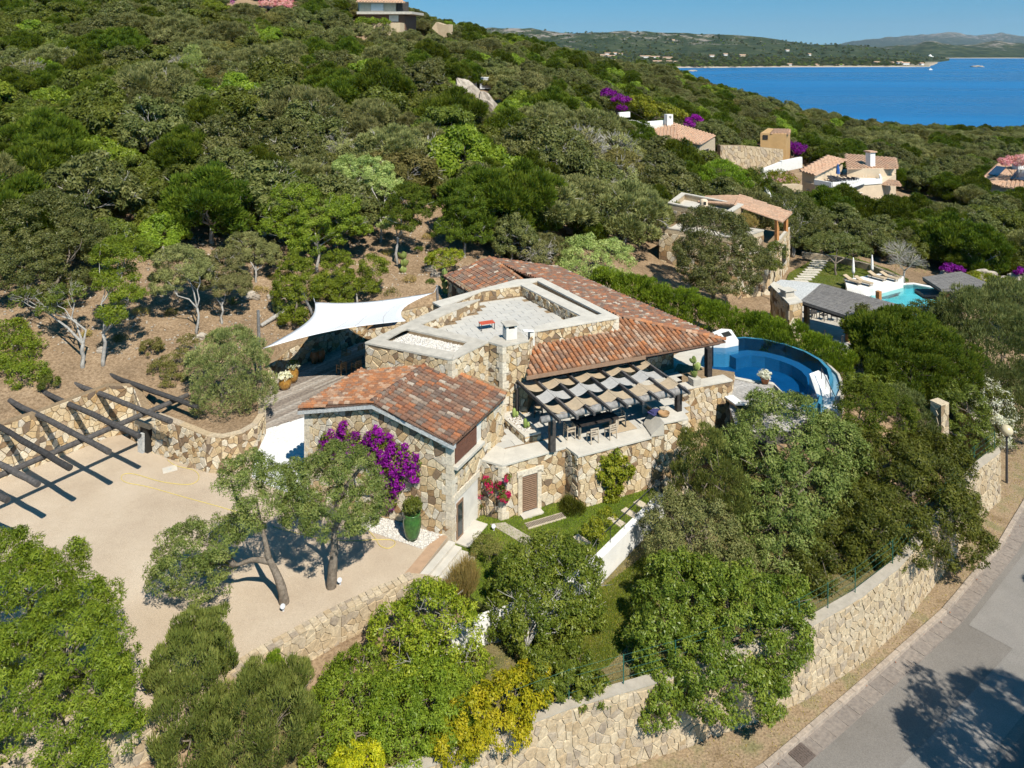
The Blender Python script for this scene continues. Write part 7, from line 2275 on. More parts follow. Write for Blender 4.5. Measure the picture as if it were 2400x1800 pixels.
for (a, b) in ((D(1785, 410, 146), D(1830, 392, 150)), (D(1830, 390, 150), D(1878, 380, 154))):
 MB().bar(Vector((a.x, a.y, a.z)), Vector((b.x, b.y, b.z)), 0.5, 2.2).build('panel', M['white'], gw)
gw2 = thing('garden_wall', 'small white wall corner left of the cream house below the flowers', 'wall', D(1800, 470, 118))
MB().bar(D(1795, 455, 122), D(1805, 480, 116), 0.5, 2.6).build('panel', M['white'], gw2)
MB().bar(D(1806, 442, 126), D(1872, 440, 130), 1.5, 1.2).build('rubble_top', M['stone_pale'], gw2)

# hilltop house
n4 = thing('hilltop_house', 'stone house with brown timber floors at the hilltop', 'house', (-37, 205, 34))
def hq(x0, x1, y, Y, dep):
 a, b = D(x0, y, Y), D(x1, y, Y)
 return [a, b, b + Vector((2, dep, 0)), a + Vector((-2, dep, 0))]
hb_ = hq(838, 938, 70, 204, 8); wall_block(n4, hb_, 29, D(0, 53, 204).z, M['stone_pale'], 'base_wall')
wall_block(n4, hq(842, 950, 60, 207, 8), 33, D(0, 33, 207).z, mat_plain('brown_boards', (0.16, 0.09, 0.06), 0.7), 'wall')
wall_block(n4, hq(836, 966, 33, 205, 10), D(0, 33, 205).z, D(0, 27, 205).z, M['coping'], 'slab')
wall_block(n4, hq(842, 930, 26, 207, 8), D(0, 28, 207).z, D(0, 2, 207).z, M['stone'], 'wall')
wall_block(n4, hq(928, 940, 26, 207, 1), D(0, 28, 207).z, D(0, 4, 207).z, M['post_dark'], 'post')
ribbed(n4, [D(834, 4, 205), D(950, 6, 205), D(925, -12, 214), D(850, -14, 214)], (0, 1), 0.8)
a, b = D(870, 26, 206.9), D(899, 26, 206.9)
opening(n4, a, b, 0, 1, D(0, 25, 206.9).z, D(0, 8, 206.9).z, M['white'], 'shutter', 0.15, M['coping'])
a, b = D(912, 52, 206.9), D(934, 52, 206.9)
opening(n4, a, b, 0, 1, D(0, 50, 206.9).z, D(0, 36, 206.9).z, M['plaster'], 'window', 0.15, M['coping'])
rw = thing('ruined_wall', 'broken stone wall on the ridge right of the hilltop house', 'wall', D(1040, 92, 212))
mb = MB(); a, b, c3 = D(1018, 70, 214), D(1052, 92, 212), D(1052, 58, 212)
mb.add([D(1012, 66, 214), D(1028, 80, 213), D(1052, 95, 212), D(1052, 57, 212), D(1040, 58, 212.5), D(1022, 52, 214)] + [p + Vector((1, 1.6, 0)) for p in (D(1012, 66, 214), D(1028, 80, 213), D(1052, 95, 212), D(1052, 57, 212), D(1040, 58, 212.5), D(1022, 52, 214))],
    [(0, 1, 2, 3, 4, 5), (11, 10, 9, 8, 7, 6)] + [(i, 6 + i, 6 + (i + 1) % 6, (i + 1) % 6) for i in range(6)]); mb.build('masonry', M['stone_pale'], rw)
n6 = thing('tiled_hut', 'small tiled hut in the trees below the hilltop house', 'hut', D(840, 130, 180))
wall_block(n6, hq(822, 858, 135, 178, 4), D(0, 140, 178).z, D(0, 120, 178).z, M['stone_pale'])
ribbed(n6, [D(816, 120, 177), D(862, 122, 177), D(855, 106, 183), D(822, 104, 183)], (0, 1), 0.7)
opening(n6, D(826, 135, 177.9), D(850, 135, 177.9), 0.1, 0.9, D(0, 137, 178).z, D(0, 122, 178).z, M['dark'], 'doorway', 0.1)
n7 = thing('flat_roof', 'dark flat roof with timber front among flowering shrubs on the hill', 'hut', D(590, 30, 205))
wall_block(n7, hq(545, 634, 30, 205, 6), D(0, 40, 205).z, D(0, 20, 205).z, M['post_dark'], 'front')
wall_block(n7, hq(540, 640, 20, 203, 9), D(0, 20, 203).z, D(0, 13, 203).z, M['metal_dark'], 'roof')
# right-hand house with solar panels
n5 = thing('solar_house', 'white house with pale tiles and dark solar panels at the right edge', 'house', D(2360, 480, 150))
wall_block(n5, [D(2300, 470, 153), D(2342, 480, 148), D(2395, 490, 144), D(2500, 470, 151), D(2420, 420, 170)], -8, 0.7, M['plaster'])
def at_(px, py, Y, z): return Vector((*D(px, py, Y).xy, z))
s5 = [at_(2296, 430, 153, .8), at_(2345, 445, 147, .7), at_(2390, 415, 162, 2.6), at_(2340, 412, 165, 2.6)]
s6 = [at_(2345, 448, 146.5, .75), at_(2430, 455, 143, .7), at_(2460, 420, 158, 2.5), at_(2385, 415, 161, 2.55)]
for sp_ in (s5, s6):
 ribbed(n5, sp_, (0, 1), 0.7)
 e_ = [sp_[0].lerp(sp_[1], a).lerp(sp_[3].lerp(sp_[2], a), b) + Vector((0, 0, .35)) for a, b in ((.12, .3), (.6, .3), (.6, .75), (.12, .75))]
 mb = MB(); mb.add(e_, [(0, 1, 2, 3)]); o = mb.build('solar_panel', M['solar'], n5); o.modifiers.new('thick', 'SOLIDIFY').thickness = 0.08
q = D(2386, 410, 158); mb = MB(); mb.box((q.x, q.y, q.z + .4), (1.5, 1.5, 4.6), rad(15)); mb.build('chimney', M['white'], n5); mb = MB(); mb.box((q.x, q.y, q.z + 2.8), (2.1, 2.1, 0.35), rad(15)); mb.build('chimney_cap', M['tile_far'], n5)
for u in (0.2, 0.55): opening(n5, D(2342, 480, 148), D(2395, 490, 144), u, u + 0.18, -3.0, -0.9, M['dark'], 'window', 0.08, M['white'])
n8 = thing('white_terrace', 'white railed roof terrace above the trees at the right', 'house', D(2230, 410, 190))
wall_block(n8, [D(2182, 412, 190), D(2235, 420, 187), D(2265, 410, 191), D(2215, 395, 198)], -10, -4.0, M['white'])
for k in range(12):
 c = D(2182, 405, 190).lerp(D(2255, 405, 188), k / 11); MB().tube([Vector((c.x, c.y, -4)), Vector((c.x, c.y, -2.6))], 0.07, 4).build('baluster', M['white'], n8)
q = D(2252, 390, 192); MB().box((q.x, q.y, q.z - .8), (1.6, 1.6, 3.4)).build('chimney', M['white'], n8)
n9 = thing('orange_house', 'small orange house with tiled roof on the far slope', 'house', D(1815, 330, 178))
wall_block(n9, [D(1782, 330, 177), D(1842, 332, 175), D(1852, 318, 184), D(1800, 312, 188)], 0, D(0, 312, 177).z, M['orange_wall'])
ribbed(n9, [D(1806, 313, 176), D(1850, 314, 176), D(1852, 304, 186), D(1816, 302, 186)], (0, 1), 0.8)
opening(n9, D(1782, 330, 177), D(1842, 332, 175), 0.1, 0.3, D(0, 326, 177).z, D(0, 316, 177).z, M['dark'], 'window', 0.1)
# white pergola frame and white boxes on the ridge
wf = thing('white_pergola', 'open white pergola frame on the ridge', 'pergola', D(1200, 138, 225))
for x in (1186, 1197, 1207, 1217): MB().tube([D(x, 140, 225), D(x, 118, 225)], 0.12, 5).build('post', M['white'], wf)
MB().bar(D(1184, 118, 225), D(1219, 118, 225), 0.35, 0.35).build('beam', M['white'], wf)
for k, (x, y, w, hh) in enumerate(((1136, 195, 26, 26), (1110, 195, 12, 22))):
 a = D(x, y, 165); s = 165 / FPX
 t = thing('water_tank', ['white square tank hut above the grey rock', 'narrow white tank beside the bare tree above the rock'][k], 'tank', (a.x, a.y, a.z - hh * s / 2))
 MB().box((a.x, a.y, a.z), (w * s, 2.0, hh * s), 0.2).build('body', M['metal_pale'], t); MB().box((a.x, a.y, a.z + hh * s / 2 + .05), (w * s * 1.1, 2.2, 0.1), 0.2).build('lid', M['white'], t)

def boulder(name, label, loc, rx, ry, rz_, seed, mat='rock', tilt=0.0, group=None):
 """a weathered rock: subdivided, displaced by noise"""
 rg = np.random.default_rng(seed)
 nu, nv = 18, 11
 vs, fs = [], []
 for j in range(nv + 1):
  for i in range(nu):
   t, p = 2 * math.pi * i / nu, math.pi * j / nv
   d = np.array([math.sin(p) * math.cos(t), math.sin(p) * math.sin(t), math.cos(p)])
   k = 1 + 0.28 * (float(vnoise(d[0] * 2.2 + seed, d[1] * 2.2 + d[2] * 2.0, seed)) - 0.5) * 2 + 0.12 * (float(vnoise(d[0] * 6 + seed, d[1] * 6 + d[2] * 5, seed + 1)) - .5) * 2
   d = np.sign(d) * np.abs(d) ** 0.8
   x, y, z = d * k * np.array([rx, ry, rz_])
   vs.append((loc[0] + x + tilt * z, loc[1] + y, loc[2] + z))
 for j in range(nv):
  for i in range(nu): fs.append((j * nu + i, j * nu + (i + 1) % nu, (j + 1) * nu + (i + 1) % nu, (j + 1) * nu + i))
 mb = MB(); mb.add(vs, fs)
 return tag(mb.build(name, M[mat]), label, 'rock', group)

q = D(1108, 235, 139); boulder('rock_outcrop', 'big pale leaning rock outcrop in the hillside wood, left half', (q.x, q.y, q.z), 2.2, 2.2, 3.6, 3, tilt=-0.6)
q = D(1145, 255, 138); boulder('rock_outcrop', 'big pale leaning rock outcrop in the hillside wood, right half', (q.x, q.y, q.z), 1.9, 2.2, 2.9, 5, tilt=-0.35)
for k, (px, py) in enumerate(((2225, 655), (2280, 668), (2310, 655), (2360, 672), (2390, 660))):
 q = P(px, py, -1); boulder('garden_boulder', 'pale granite boulder beside the dark reed roofs', (q.x, q.y, -0.8), 1.1 + .2 * (k % 3), 1.0, 0.9, 30 + k, group='boulders beside the reed roofs')
for k, (px, py, s) in enumerate(((1010, 640, .6), (1022, 650, .5), (640, 700, .5), (585, 700, .6), (600, 705, .4), (470, 795, .45), (240, 830, .4), (1340, 545, .7))):
 q = G(px, py); boulder('slope_rock', 'small tan rock on the dry slope behind the villa', (q.x, q.y, q.z + s * .25), s, s * .8, s * .6, 50 + k, group='rocks on the dry slope')
# fallen log on the slope
g1, g2 = G(612, 772), G(682, 735)
mb = MB(); mb.tube([g1 + Vector((0, 0, .2)), g1.lerp(g2, .5) + Vector((0, .2, .3)), g2 + Vector((0, 0, .3))], [0.16, 0.2, 0.3], 9)
tag(mb.build('fallen_log', M['bark_grey'], smooth=True), 'grey fallen log lying by the sail post', 'log')

# far villages, boat, islets
for k, (px, py, w, Y) in enumerate(((1412, 131, 16, 3000), (1424, 127, 14, 3050), (1440, 126, 12, 3100), (1432, 133, 18, 2950), (1455, 128, 10, 3050), (1405, 141, 10, 2750), (1445, 143, 9, 2700), (1512, 134, 24, 2900), (1536, 135, 20, 2900), (1562, 137, 26, 2850), (1540, 146, 20, 2620), (1568, 146, 12, 2620), (1583, 147, 8, 2600), (1668, 132, 12, 2950), (1700, 129, 10, 3000), (1740, 131, 14, 2950), (1845, 119, 9, 3300), (1897, 129, 6, 2900), (2054, 148, 12, 2560), (2108, 148, 14, 2560), (2122, 150, 18, 2540), (2090, 149, 8, 2550), (1968, 155, 16, 2480), (2160, 151, 8, 2520), (1578, 95, 6, 3700), (1324, 82, 5, 3900), (1850, 153, 10, 2500), (1915, 154, 9, 2490))):
 q = D(px, py, Y); s = Y / FPX; zb_ = q.z
 mb = MB(); mb.box((q.x, Y, q.z), (w * s * .8, 14, 5), 0); mb.add([(q.x - w * s / 2 - 1, Y - 8, q.z + 3.75), (q.x + w * s / 2 + 1, Y - 8, q.z + 3.75), (q.x + w * s / 2 + 1, Y, q.z + 6.5), (q.x - w * s / 2 - 1, Y, q.z + 6.5), (q.x + w * s / 2 + 1, Y + 8, q.z + 3.75), (q.x - w * s / 2 - 1, Y + 8, q.z + 3.75)], [(0, 1, 2, 3), (3, 2, 4, 5), (1, 4, 2), (0, 3, 5)], 1)
 tag(mb.build('far_house', [M['white' if k % 3 else 'cream'], M['tile_far']]), 'tiny pale house on the far shore of the bay', 'house', 'houses on the far shore')
q = D(2180, 131, 4400)
mb = MB(); s = 4400 / FPX
mb.lathe([(16 * s, 0), (9 * s, 3 * s), (4 * s, 5.5 * s), (1.5 * s, 9 * s)], (q.x, 4400, SEA_Z + 1), 14); tag(mb.build('white_yacht', M['white'], smooth=False), 'pale tent shaped white vessel far out on the water', 'boat')
for k, (px, py, lab) in enumerate(((2180, 164, 'small white motor boat on the bay'), (1578, 157, 'white sailing boat by the near shore of the bay'))):
 Y = 63 * FPX / (py - HZN); q = D(px, py, Y); s = Y / FPX
 t = thing('boat', lab, 'boat', (q.x, q.y, SEA_Z))
 MB().prism([(q.x - 5 * s, q.y), (q.x - 4 * s, q.y - 3), (q.x + 4 * s, q.y - 3), (q.x + 5 * s, q.y), (q.x + 4 * s, q.y + 3), (q.x - 4 * s, q.y + 3)], SEA_Z - .2, SEA_Z + 2.4 * s).build('hull', M['white'], t)
 MB().box((q.x, q.y, SEA_Z + 3.1 * s), (4 * s, 4, 1.6 * s)).build('cabin', M['metal_pale'], t)
 MB().tube([(q.x, q.y, SEA_Z + 2 * s), (q.x, q.y, SEA_Z + (14 if k else 6) * s)], 0.25, 5).build('mast', M['white'], t)
for px, py, w, lab in ((1620, 167, 14, 'small pale rock islet near the shore of the bay'), (2292, 157, 15, 'low reddish rock islet far out in the bay')):
 Y = 63 * FPX / (py - HZN); q = D(px, py, Y); s = Y / FPX
 boulder('islet', lab, (q.x, q.y, SEA_Z), w * s, 12, 3.2 * s, 70 + w)

# ---------------------------------------------------------------- garden trees and shrubs, measured one by one
def wall_pt(px, py, p0, p1, out=0.15):
 """where a sight line meets the upright plane through p0,p1 (survey of climbers)"""
 p0, p1 = Vector((p0[0], p0[1], 0)), Vector((p1[0], p1[1], 0))
 d = (p1 - p0).normalized(); n = Vector((d.y, -d.x, 0))
 k = (px - 1200) / FPX
 Y = (n.dot(p0)) / (n.x * k + n.y)
 q = D(px, py, Y)
 return q + n * out

def climber(name, label, pts, p0, p1, leaf, seed, n, L, W, pr=0.28, green=None, ng=0, stem=None):
 """a plant trained flat on a wall: clumps at measured spots"""
 q = [wall_pt(x, y, p0, p1, 0.12) for x, y, r in pts]
 base = wall_pt(stem[0], stem[1], p0, p1, 0.1) if stem else q[-1]
 t = thing(name, label, 'climber', base)
 bl = []
 for c, (x, y, r) in zip(q, pts):
  k = c.y / FPX * r
  bl.append((c.x - base.x, c.y - base.y, c.z - base.z, k, 0.25 + k * 0.35, k))
 add_mesh('flowers' if green else 'foliage', crown_mesh('foliage', LF[leaf], bl, seed=seed, n_leaf=n, L=L, W=W, pr=pr, spacing=0.36, lower=-1, jitter=0.3), t, base)
 if green:
  add_mesh('foliage', crown_mesh('foliage', LF[green], bl, seed=seed + 1, n_leaf=ng, L=L, W=W, pr=pr, spacing=0.36, lower=-1, jitter=0.45), t, base)
 rg = random.Random(seed)
 mb = MB()
 for c in q[::max(1, len(q) // 7)]:
  limb_mb(mb, base, c, 0.05, 0.015, rg, 5, 0.08, 5)
 mb.build('stem', M['bark'], t, smooth=True)
 return t

def s3(x, y): return (650 + x / 3.687, 900 + y / 3.687)

bou = [(585, 340, 9), (600, 400, 10), (560, 460, 14), (470, 450, 14), (420, 520, 13), (500, 540, 14), (540, 600, 10), (650, 470, 12), (700, 450, 12), (760, 520, 14), (820, 470, 16), (880, 430, 18), (900, 520, 20), (960, 490, 18), (860, 590, 20), (960, 600, 22), (1040, 560, 20), (1050, 660, 22), (1100, 580, 16), (940, 690, 20), (1010, 740, 20), (1110, 720, 20), (1180, 690, 16), (1190, 770, 14), (1000, 820, 18), (1060, 830, 16), (980, 880, 14), (1040, 900, 12), (960, 1020, 12), (1020, 990, 9), (680, 540, 12), (1200, 640, 12)]
climber('bougainvillea', 'purple bougainvillea sprawling over the gable wall', [(*s3(x, y), r) for x, y, r in bou], B, A, 'purple', 3, 15000, 0.13, 0.10, 0.26, 'bright', 4200, s3(1000, 1100))
climber('bougainvillea', 'crimson bougainvillea on thin stems in the villa corner', [(*s3(x, y), r) for x, y, r in ((1760, 950, 9), (1740, 1040, 8), (1860, 880, 9), (1940, 900, 13), (1960, 960, 12), (1920, 860, 9), (1830, 830, 8), (1990, 800, 6), (1700, 1010, 6), (1880, 1180, 8))], T1, T2, 'crimson', 5, 1800, 0.13, 0.09, 0.2, 'mastic', 1500, s3(1800, 1230))
climber('wall_climber', 'yellow green climber on the terrace wall above the small lawn', [(1100 + x / 3.687, 880 + y / 3.687, r) for x, y, r in ((1180, 700, 14), (1240, 690, 14), (1310, 740, 14), (1200, 780, 18), (1280, 800, 18), (1130, 820, 14), (1340, 830, 14), (1180, 880, 16), (1270, 900, 18), (1230, 960, 16), (1200, 1020, 12), (1260, 1030, 10), (1370, 820, 10), (1110, 850, 10))], T4, T5, 'yellowgreen', 7, 7000, 0.15, 0.1, 0.25, None, 0, (1434, 1165))

near = [
 # label, category, blobs (px, py, distance, rx, rz), leaf, n, L, W, kwargs
 ('grey_green_tree', 'tall grey green tree behind the road wall below the pool', 'tree', [(1830, 1010, 49, 110, 90), (1760, 1100, 47, 95, 100), (1880, 1130, 46, 105, 110), (1950, 1060, 48, 85, 75), (1830, 1230, 44, 100, 90), (1800, 1330, 42, 90, 70)], 'olive', 54000, 0.18, 0.08, dict(zb=-1.2, r0=0.2, pr=0.5, spacing=0.75)),
 ('grey_green_tree', 'broad dark tree behind the road wall, right of the fence gap', 'tree', [(2070, 1120, 48, 105, 110), (2160, 1180, 46, 120, 110), (2235, 1260, 45, 75, 75), (2060, 1240, 44, 110, 90), (2190, 1090, 50, 80, 70), (1950, 1290, 43, 80, 70), (1900, 1360, 41, 60, 45)], 'mastic', 84000, 0.17, 0.085, dict(zb=-1.2, r0=0.2, pr=0.56, spacing=0.75)),
 ('pepper_shrub', 'upright light green shrub against the villa terrace wall', 'shrub', [(1650, 1070, 45, 55, 70), (1690, 1150, 44, 60, 70), (1620, 1140, 44.5, 45, 60)], 'rosemary', 13000, 0.2, 0.05, dict(zb=-1.2, pr=0.4, spacing=0.6, tuft=(0, 0, 1.2))),
 ('silver_bush', 'silvery green bush beside the white garden wall', 'shrub', [(1560, 1210, 43, 60, 55), (1640, 1250, 42, 85, 80), (1580, 1290, 41, 75, 60), (1690, 1330, 41, 80, 70)], 'silver', 20000, 0.15, 0.065, dict(zb=-1.2, pr=0.42, spacing=0.62)),
 ('citrus_tree', 'large glossy citrus tree overhanging the road wall', 'tree', [(1600, 1400, 37.5, 110, 85), (1720, 1440, 37, 120, 100), (1560, 1520, 35.5, 85, 85), (1680, 1560, 35, 120, 90), (1810, 1500, 36.5, 85, 90), (1540, 1630, 34, 60, 60), (1760, 1610, 34.8, 80, 55), (1850, 1420, 38, 55, 60)], 'citrus', 66000, 0.14, 0.085, dict(zb=-1.2, r0=0.16, pr=0.42, spacing=0.6)),
 ('lemon_tree', 'round lemon tree with grey twigs in front of the white wall', 'tree', [(1230, 1360, 38, 80, 70), (1330, 1350, 38, 85, 70), (1270, 1440, 37, 100, 75), (1200, 1450, 37, 60, 60), (1350, 1430, 37.3, 60, 60), (1290, 1310, 38.5, 60, 45)], 'citrus', 34000, 0.13, 0.08, dict(base=P(1235, 1560, -1.2), r0=0.11, pr=0.4, spacing=0.55, dry=8, bark='bark_grey')),
 ('young_tree', 'yellowing young tree below the low court wall', 'tree', [(1010, 1430, 35.5, 75, 45), (930, 1470, 35.3, 60, 50), (1070, 1470, 35, 60, 45), (1000, 1540, 34, 85, 55), (1090, 1560, 34, 55, 50), (990, 1395, 35.6, 30, 28)], 'yellowgreen', 16000, 0.14, 0.075, dict(zb=-1.3, r0=0.08, pr=0.34, spacing=0.5, bark='bark_grey', dry=6)),
 ('laurel_bush', 'dense mid green bush below the yellowing tree', 'shrub', [(1000, 1610, 32.8, 80, 50), (940, 1680, 31.6, 85, 60), (1040, 1700, 31.4, 85, 70), (960, 1760, 30.8, 90, 60), (1090, 1640, 32.5, 45, 50)], 'bright', 26000, 0.135, 0.06, dict(zb=-1.3, pr=0.36, spacing=0.52)),
 ('laurel_bush', 'loose green bush between the court wall and the spiky shrub', 'shrub', [(830, 1590, 33, 70, 50), (790, 1640, 32, 60, 50), (870, 1640, 32, 55, 45), (760, 1720, 31, 60, 60), (850, 1750, 30.6, 60, 50), (845, 1545, 33.6, 30, 24)], 'bright', 17000, 0.135, 0.06, dict(zb=-1.3, pr=0.32, spacing=0.5)),
 ('yellow_shrub', 'bright yellow shrub on the bottom road wall', 'shrub', [(1190, 1640, 31.8, 70, 38), (1120, 1690, 31, 65, 48), (1240, 1610, 32.5, 55, 30), (1070, 1740, 30.4, 55, 40), (1180, 1690, 31.2, 60, 38)], 'yellow', 15000, 0.13, 0.08, dict(zb=-1.2, pr=0.3, spacing=0.45)),
 ('green_shrub', 'green shrub right of the bright yellow one on the wall', 'shrub', [(1280, 1600, 32.8, 45, 45), (1325, 1590, 33.2, 50, 40), (1350, 1550, 34, 30, 30), (1380, 1620, 33.3, 45, 35)], 'citrus', 11000, 0.14, 0.09, dict(zb=-1.2, pr=0.3, spacing=0.45)),
 ('yellow_shrub', 'small yellow shrub cut by the bottom edge of the picture', 'shrub', [(830, 1790, 29.6, 50, 26), (870, 1780, 29.8, 30, 22)], 'yellow', 4500, 0.12, 0.07, dict(zb=-1.4, pr=0.26, spacing=0.4)),
 ('spiky_shrub', 'olive brown spiky shrub at the bottom of the picture', 'shrub', [(600, 1650, 31, 70, 70), (660, 1700, 30.4, 75, 75), (560, 1730, 30, 75, 70), (680, 1610, 31.8, 45, 50)], 'rosemary', 26000, 0.2, 0.04, dict(zb=-1.3, pr=0.36, spacing=0.5, tuft=(0, 0, 1.1))),
 ('tall_shrub', 'tall upright green shrub at the lower end of the court wall', 'shrub', [(450, 1500, 33, 48, 60), (420, 1570, 32, 60, 70), (480, 1580, 32, 60, 70), (440, 1670, 30.8, 75, 70), (500, 1480, 33.4, 32, 50), (440, 1750, 30, 65, 50)], 'rosemary', 26000, 0.22, 0.05, dict(zb=-1.2, pr=0.36, spacing=0.52, tuft=(0, 0, 1.3))),
 ('oleaster_tree', 'big dense willow leaved tree filling the lower left corner', 'tree', [(60, 1420, 33, 110, 120), (170, 1480, 32, 95, 100), (60, 1600, 30.5, 130, 120), (200, 1600, 30.5, 110, 110), (110, 1730, 29, 150, 110), (250, 1700, 29.5, 75, 90), (150, 1330, 34, 50, 60), (20, 1320, 34.5, 70, 70), (235, 1400, 33.2, 38, 40)], 'bright', 74000, 0.17, 0.05, dict(zb=-1.0, r0=0.2, pr=0.42, spacing=0.6)),
 ('olive_tree', 'silvery olive tree in the rounded stone planter', 'tree', [(500, 860, 53.5, 62, 58), (570, 860, 53, 60, 60), (530, 920, 52, 75, 55), (540, 815, 54, 55, 40), (600, 920, 52, 40, 50)], 'silver', 26000, 0.17, 0.055, dict(base=Vector((-20.3, 52.3, 2.9)), r0=0.16, pr=0.42, spacing=0.6, tuft=(0, 0, 0.5))),
 ('rounded_bush', 'large rounded yellow green bush right of the pool', 'shrub', [(2130, 800, 62, 95, 70), (2200, 850, 60, 90, 75), (2140, 880, 59, 95, 70), (2080, 830, 62, 60, 60)], 'juniper', 34000, 0.24, 0.085, dict(zb=-0.6, pr=0.6, spacing=0.9, tuft=(0.3, 0, 0.8))),
 ('tamarisk_tree', 'huge soft grey tamarisk tree at the right edge', 'tree', [(2300, 760, 66, 100, 75), (2380, 820, 63, 100, 90), (2290, 850, 62, 95, 80), (2400, 720, 68, 90, 60), (2370, 940, 60, 100, 70), (2240, 760, 68, 50, 45)], 'tamarisk', 80000, 0.28, 0.075, dict(zb=-1.5, pr=0.75, spacing=0.9, tuft=(0.1, 0, 0.9))),
 ('pool_bush', 'green bush at the end of the pool stair', 'shrub', [(2020, 930, 52, 48, 42), (2060, 960, 51, 75, 50), (2010, 985, 50, 50, 40)], 'juniper', 15000, 0.17, 0.06, dict(zb=-0.5, pr=0.45, spacing=0.65)),
 ('pool_bush', 'grey feathery bush in front of the stone pillar', 'shrub', [(2110, 960, 53, 50, 50), (2150, 1000, 52, 45, 45)], 'tamarisk', 8000, 0.2, 0.045, dict(zb=-1, pr=0.4, spacing=0.6, tuft=(0, 0, 0.8))),
 ('oleander', 'white flowering oleander at the end of the road wall', 'shrub', [(2325, 955, 58, 42, 50), (2340, 1015, 57.5, 36, 45), (2305, 915, 59, 38, 32)], 'mastic', 11000, 0.17, 0.075, dict(zb=-1, pr=0.4, spacing=0.6, flowers=(LF['whiteflower'], 0.55))),
 ('roadside_bush', 'dark green bush left of the white oleander', 'shrub', [(2250, 960, 55, 60, 60), (2270, 1030, 54, 55, 55), (2220, 1010, 54, 40, 50)], 'mastic', 14000, 0.16, 0.075, dict(zb=-1, pr=0.42, spacing=0.62)),
 ('pool_side_shrub', 'small leafy shrub behind the pool below the hedge', 'shrub', [(2060, 905, 58, 45, 28), (2010, 900, 58, 35, 22)], 'citrus', 5000, 0.17, 0.07, dict(zb=0.6, pr=0.35, spacing=0.5)),
 ('lawn_shrub', 'small yellow green shrub on the little lawn', 'shrub', [(1390, 1240, 42, 22, 22), (1420, 1215, 42.8, 22, 18), (1400, 1260, 41.5, 18, 16)], 'yellowgreen', 1800, 0.13, 0.07, dict(zb=0, pr=0.2, spacing=0.35, r0=0.04)),
 ('wall_shrub', 'dark green tuft at the foot of the terrace wall by the grate', 'shrub', [(1343, 1192, 45.2, 24, 18)], 'mastic', 2200, 0.3, 0.03, dict(zb=0, pr=0.25, spacing=0.35, r0=0.04, tuft=(0, 0, 0.6))),
 ('dry_grass_clump', 'brown ornamental grass clump at the foot of the stairs', 'grass', [(1080, 1385, 37.2, 28, 38), (1095, 1350, 37.5, 18, 22)], 'drygrass', 2600, 0.6, 0.022, dict(zb=-0.9, pr=0.35, spacing=0.4, r0=0.03, tuft=(0, 0, 1.4))),
 ('low_shrub', 'low dry shrub beside the stairs and the concrete path', 'shrub', [(1135, 1275, 41, 28, 22), (1160, 1300, 40.3, 24, 18)], 'drybrown', 2600, 0.12, 0.04, dict(zb=0, pr=0.22, spacing=0.35, r0=0.04)),
 ('small_conifer', 'tiny upright bush against the low court wall', 'shrub', [(640, 1560, 33, 18, 28)], 'bright', 1500, 0.14, 0.05, dict(zb=-1.2, pr=0.2, spacing=0.3, r0=0.04, tuft=(0, 0, 1.2))),
 # dry slope behind the villa
 ('mastic_tree', 'big dark mastic tree left of the dry slope', 'tree', [(90, 520, 4, 100, 70), (180, 580, 3, 75, 70), (60, 620, 1, 90, 75), (140, 660, 1, 70, 45)], 'oak', 60000, 0.17, 0.1, dict(bp=(130, 735), pr=0.65, spacing=0.95, r0=0.25)),
 ('bay_tree', 'bright green tree with a bent bare trunk on the dry slope', 'tree', [(290, 590, 3, 60, 40), (270, 650, 2, 45, 35), (300, 690, 1, 38, 25), (262, 735, 0, 32, 22)], 'bright', 24000, 0.15, 0.08, dict(bp=(242, 858), r0=0.16, bark='bark_grey', pr=0.45, spacing=0.65, dry=5)),
 ('twisted_tree', 'twisted grey trunk with sparse leaves behind the log pergola', 'tree', [(120, 720, 2, 35, 22), (160, 690, 2, 40, 26), (60, 700, 3, 35, 22)], 'mastic', 5200, 0.15, 0.08, dict(bp=(195, 872), r0=0.17, bark='bark_grey', pr=0.35, spacing=0.6, dry=16)),
 ('grey_tree', 'small grey green umbrella tree on the dry slope, left of three', 'tree', [(420, 610, 2, 55, 34), (400, 660, 1, 45, 30), (455, 640, 1, 40, 30)], 'grey', 26000, 0.15, 0.07, dict(bp=(462, 783), r0=0.12, bark='bark_grey', pr=0.42, spacing=0.62, dry=4)),
 ('grey_tree', 'small grey green umbrella tree on the dry slope, middle of three', 'tree', [(520, 620, 2, 50, 32), (540, 665, 1, 48, 30), (490, 660, 1, 36, 26)], 'grey', 26000, 0.15, 0.07, dict(bp=(520, 765), r0=0.11, bark='bark_grey', pr=0.42, spacing=0.62, dry=4)),
 ('grey_tree', 'small grey green umbrella tree on the dry slope, right of three', 'tree', [(600, 590, 2, 45, 26), (570, 570, 2, 40, 24), (630, 600, 1, 32, 22)], 'grey', 20000, 0.16, 0.07, dict(bp=(600, 662), r0=0.11, bark='bark_grey', pr=0.42, spacing=0.62, dry=4)),
 ('evergreen_bush', 'leafy bright bush at the left edge above the log pergola', 'shrub', [(40, 830, 55, 55, 50), (60, 880, 53, 45, 40), (20, 780, 57, 45, 30), (5, 880, 53, 40, 45)], 'bright', 14000, 0.16, 0.075, dict(pr=0.4, spacing=0.6)),
 ('small_bush', 'small dull bush in the middle of the dry slope', 'shrub', [(355, 815, 0, 24, 20)], 'drybrown', 2200, 0.14, 0.06, dict(bp=(355, 838), pr=0.25, spacing=0.4, r0=0.05)),
 ('small_bush', 'low green bush on the slope above the log pergola', 'shrub', [(112, 895, 0, 22, 16)], 'mastic', 1600, 0.13, 0.06, dict(bp=(112, 912), pr=0.22, spacing=0.4, r0=0.04)),
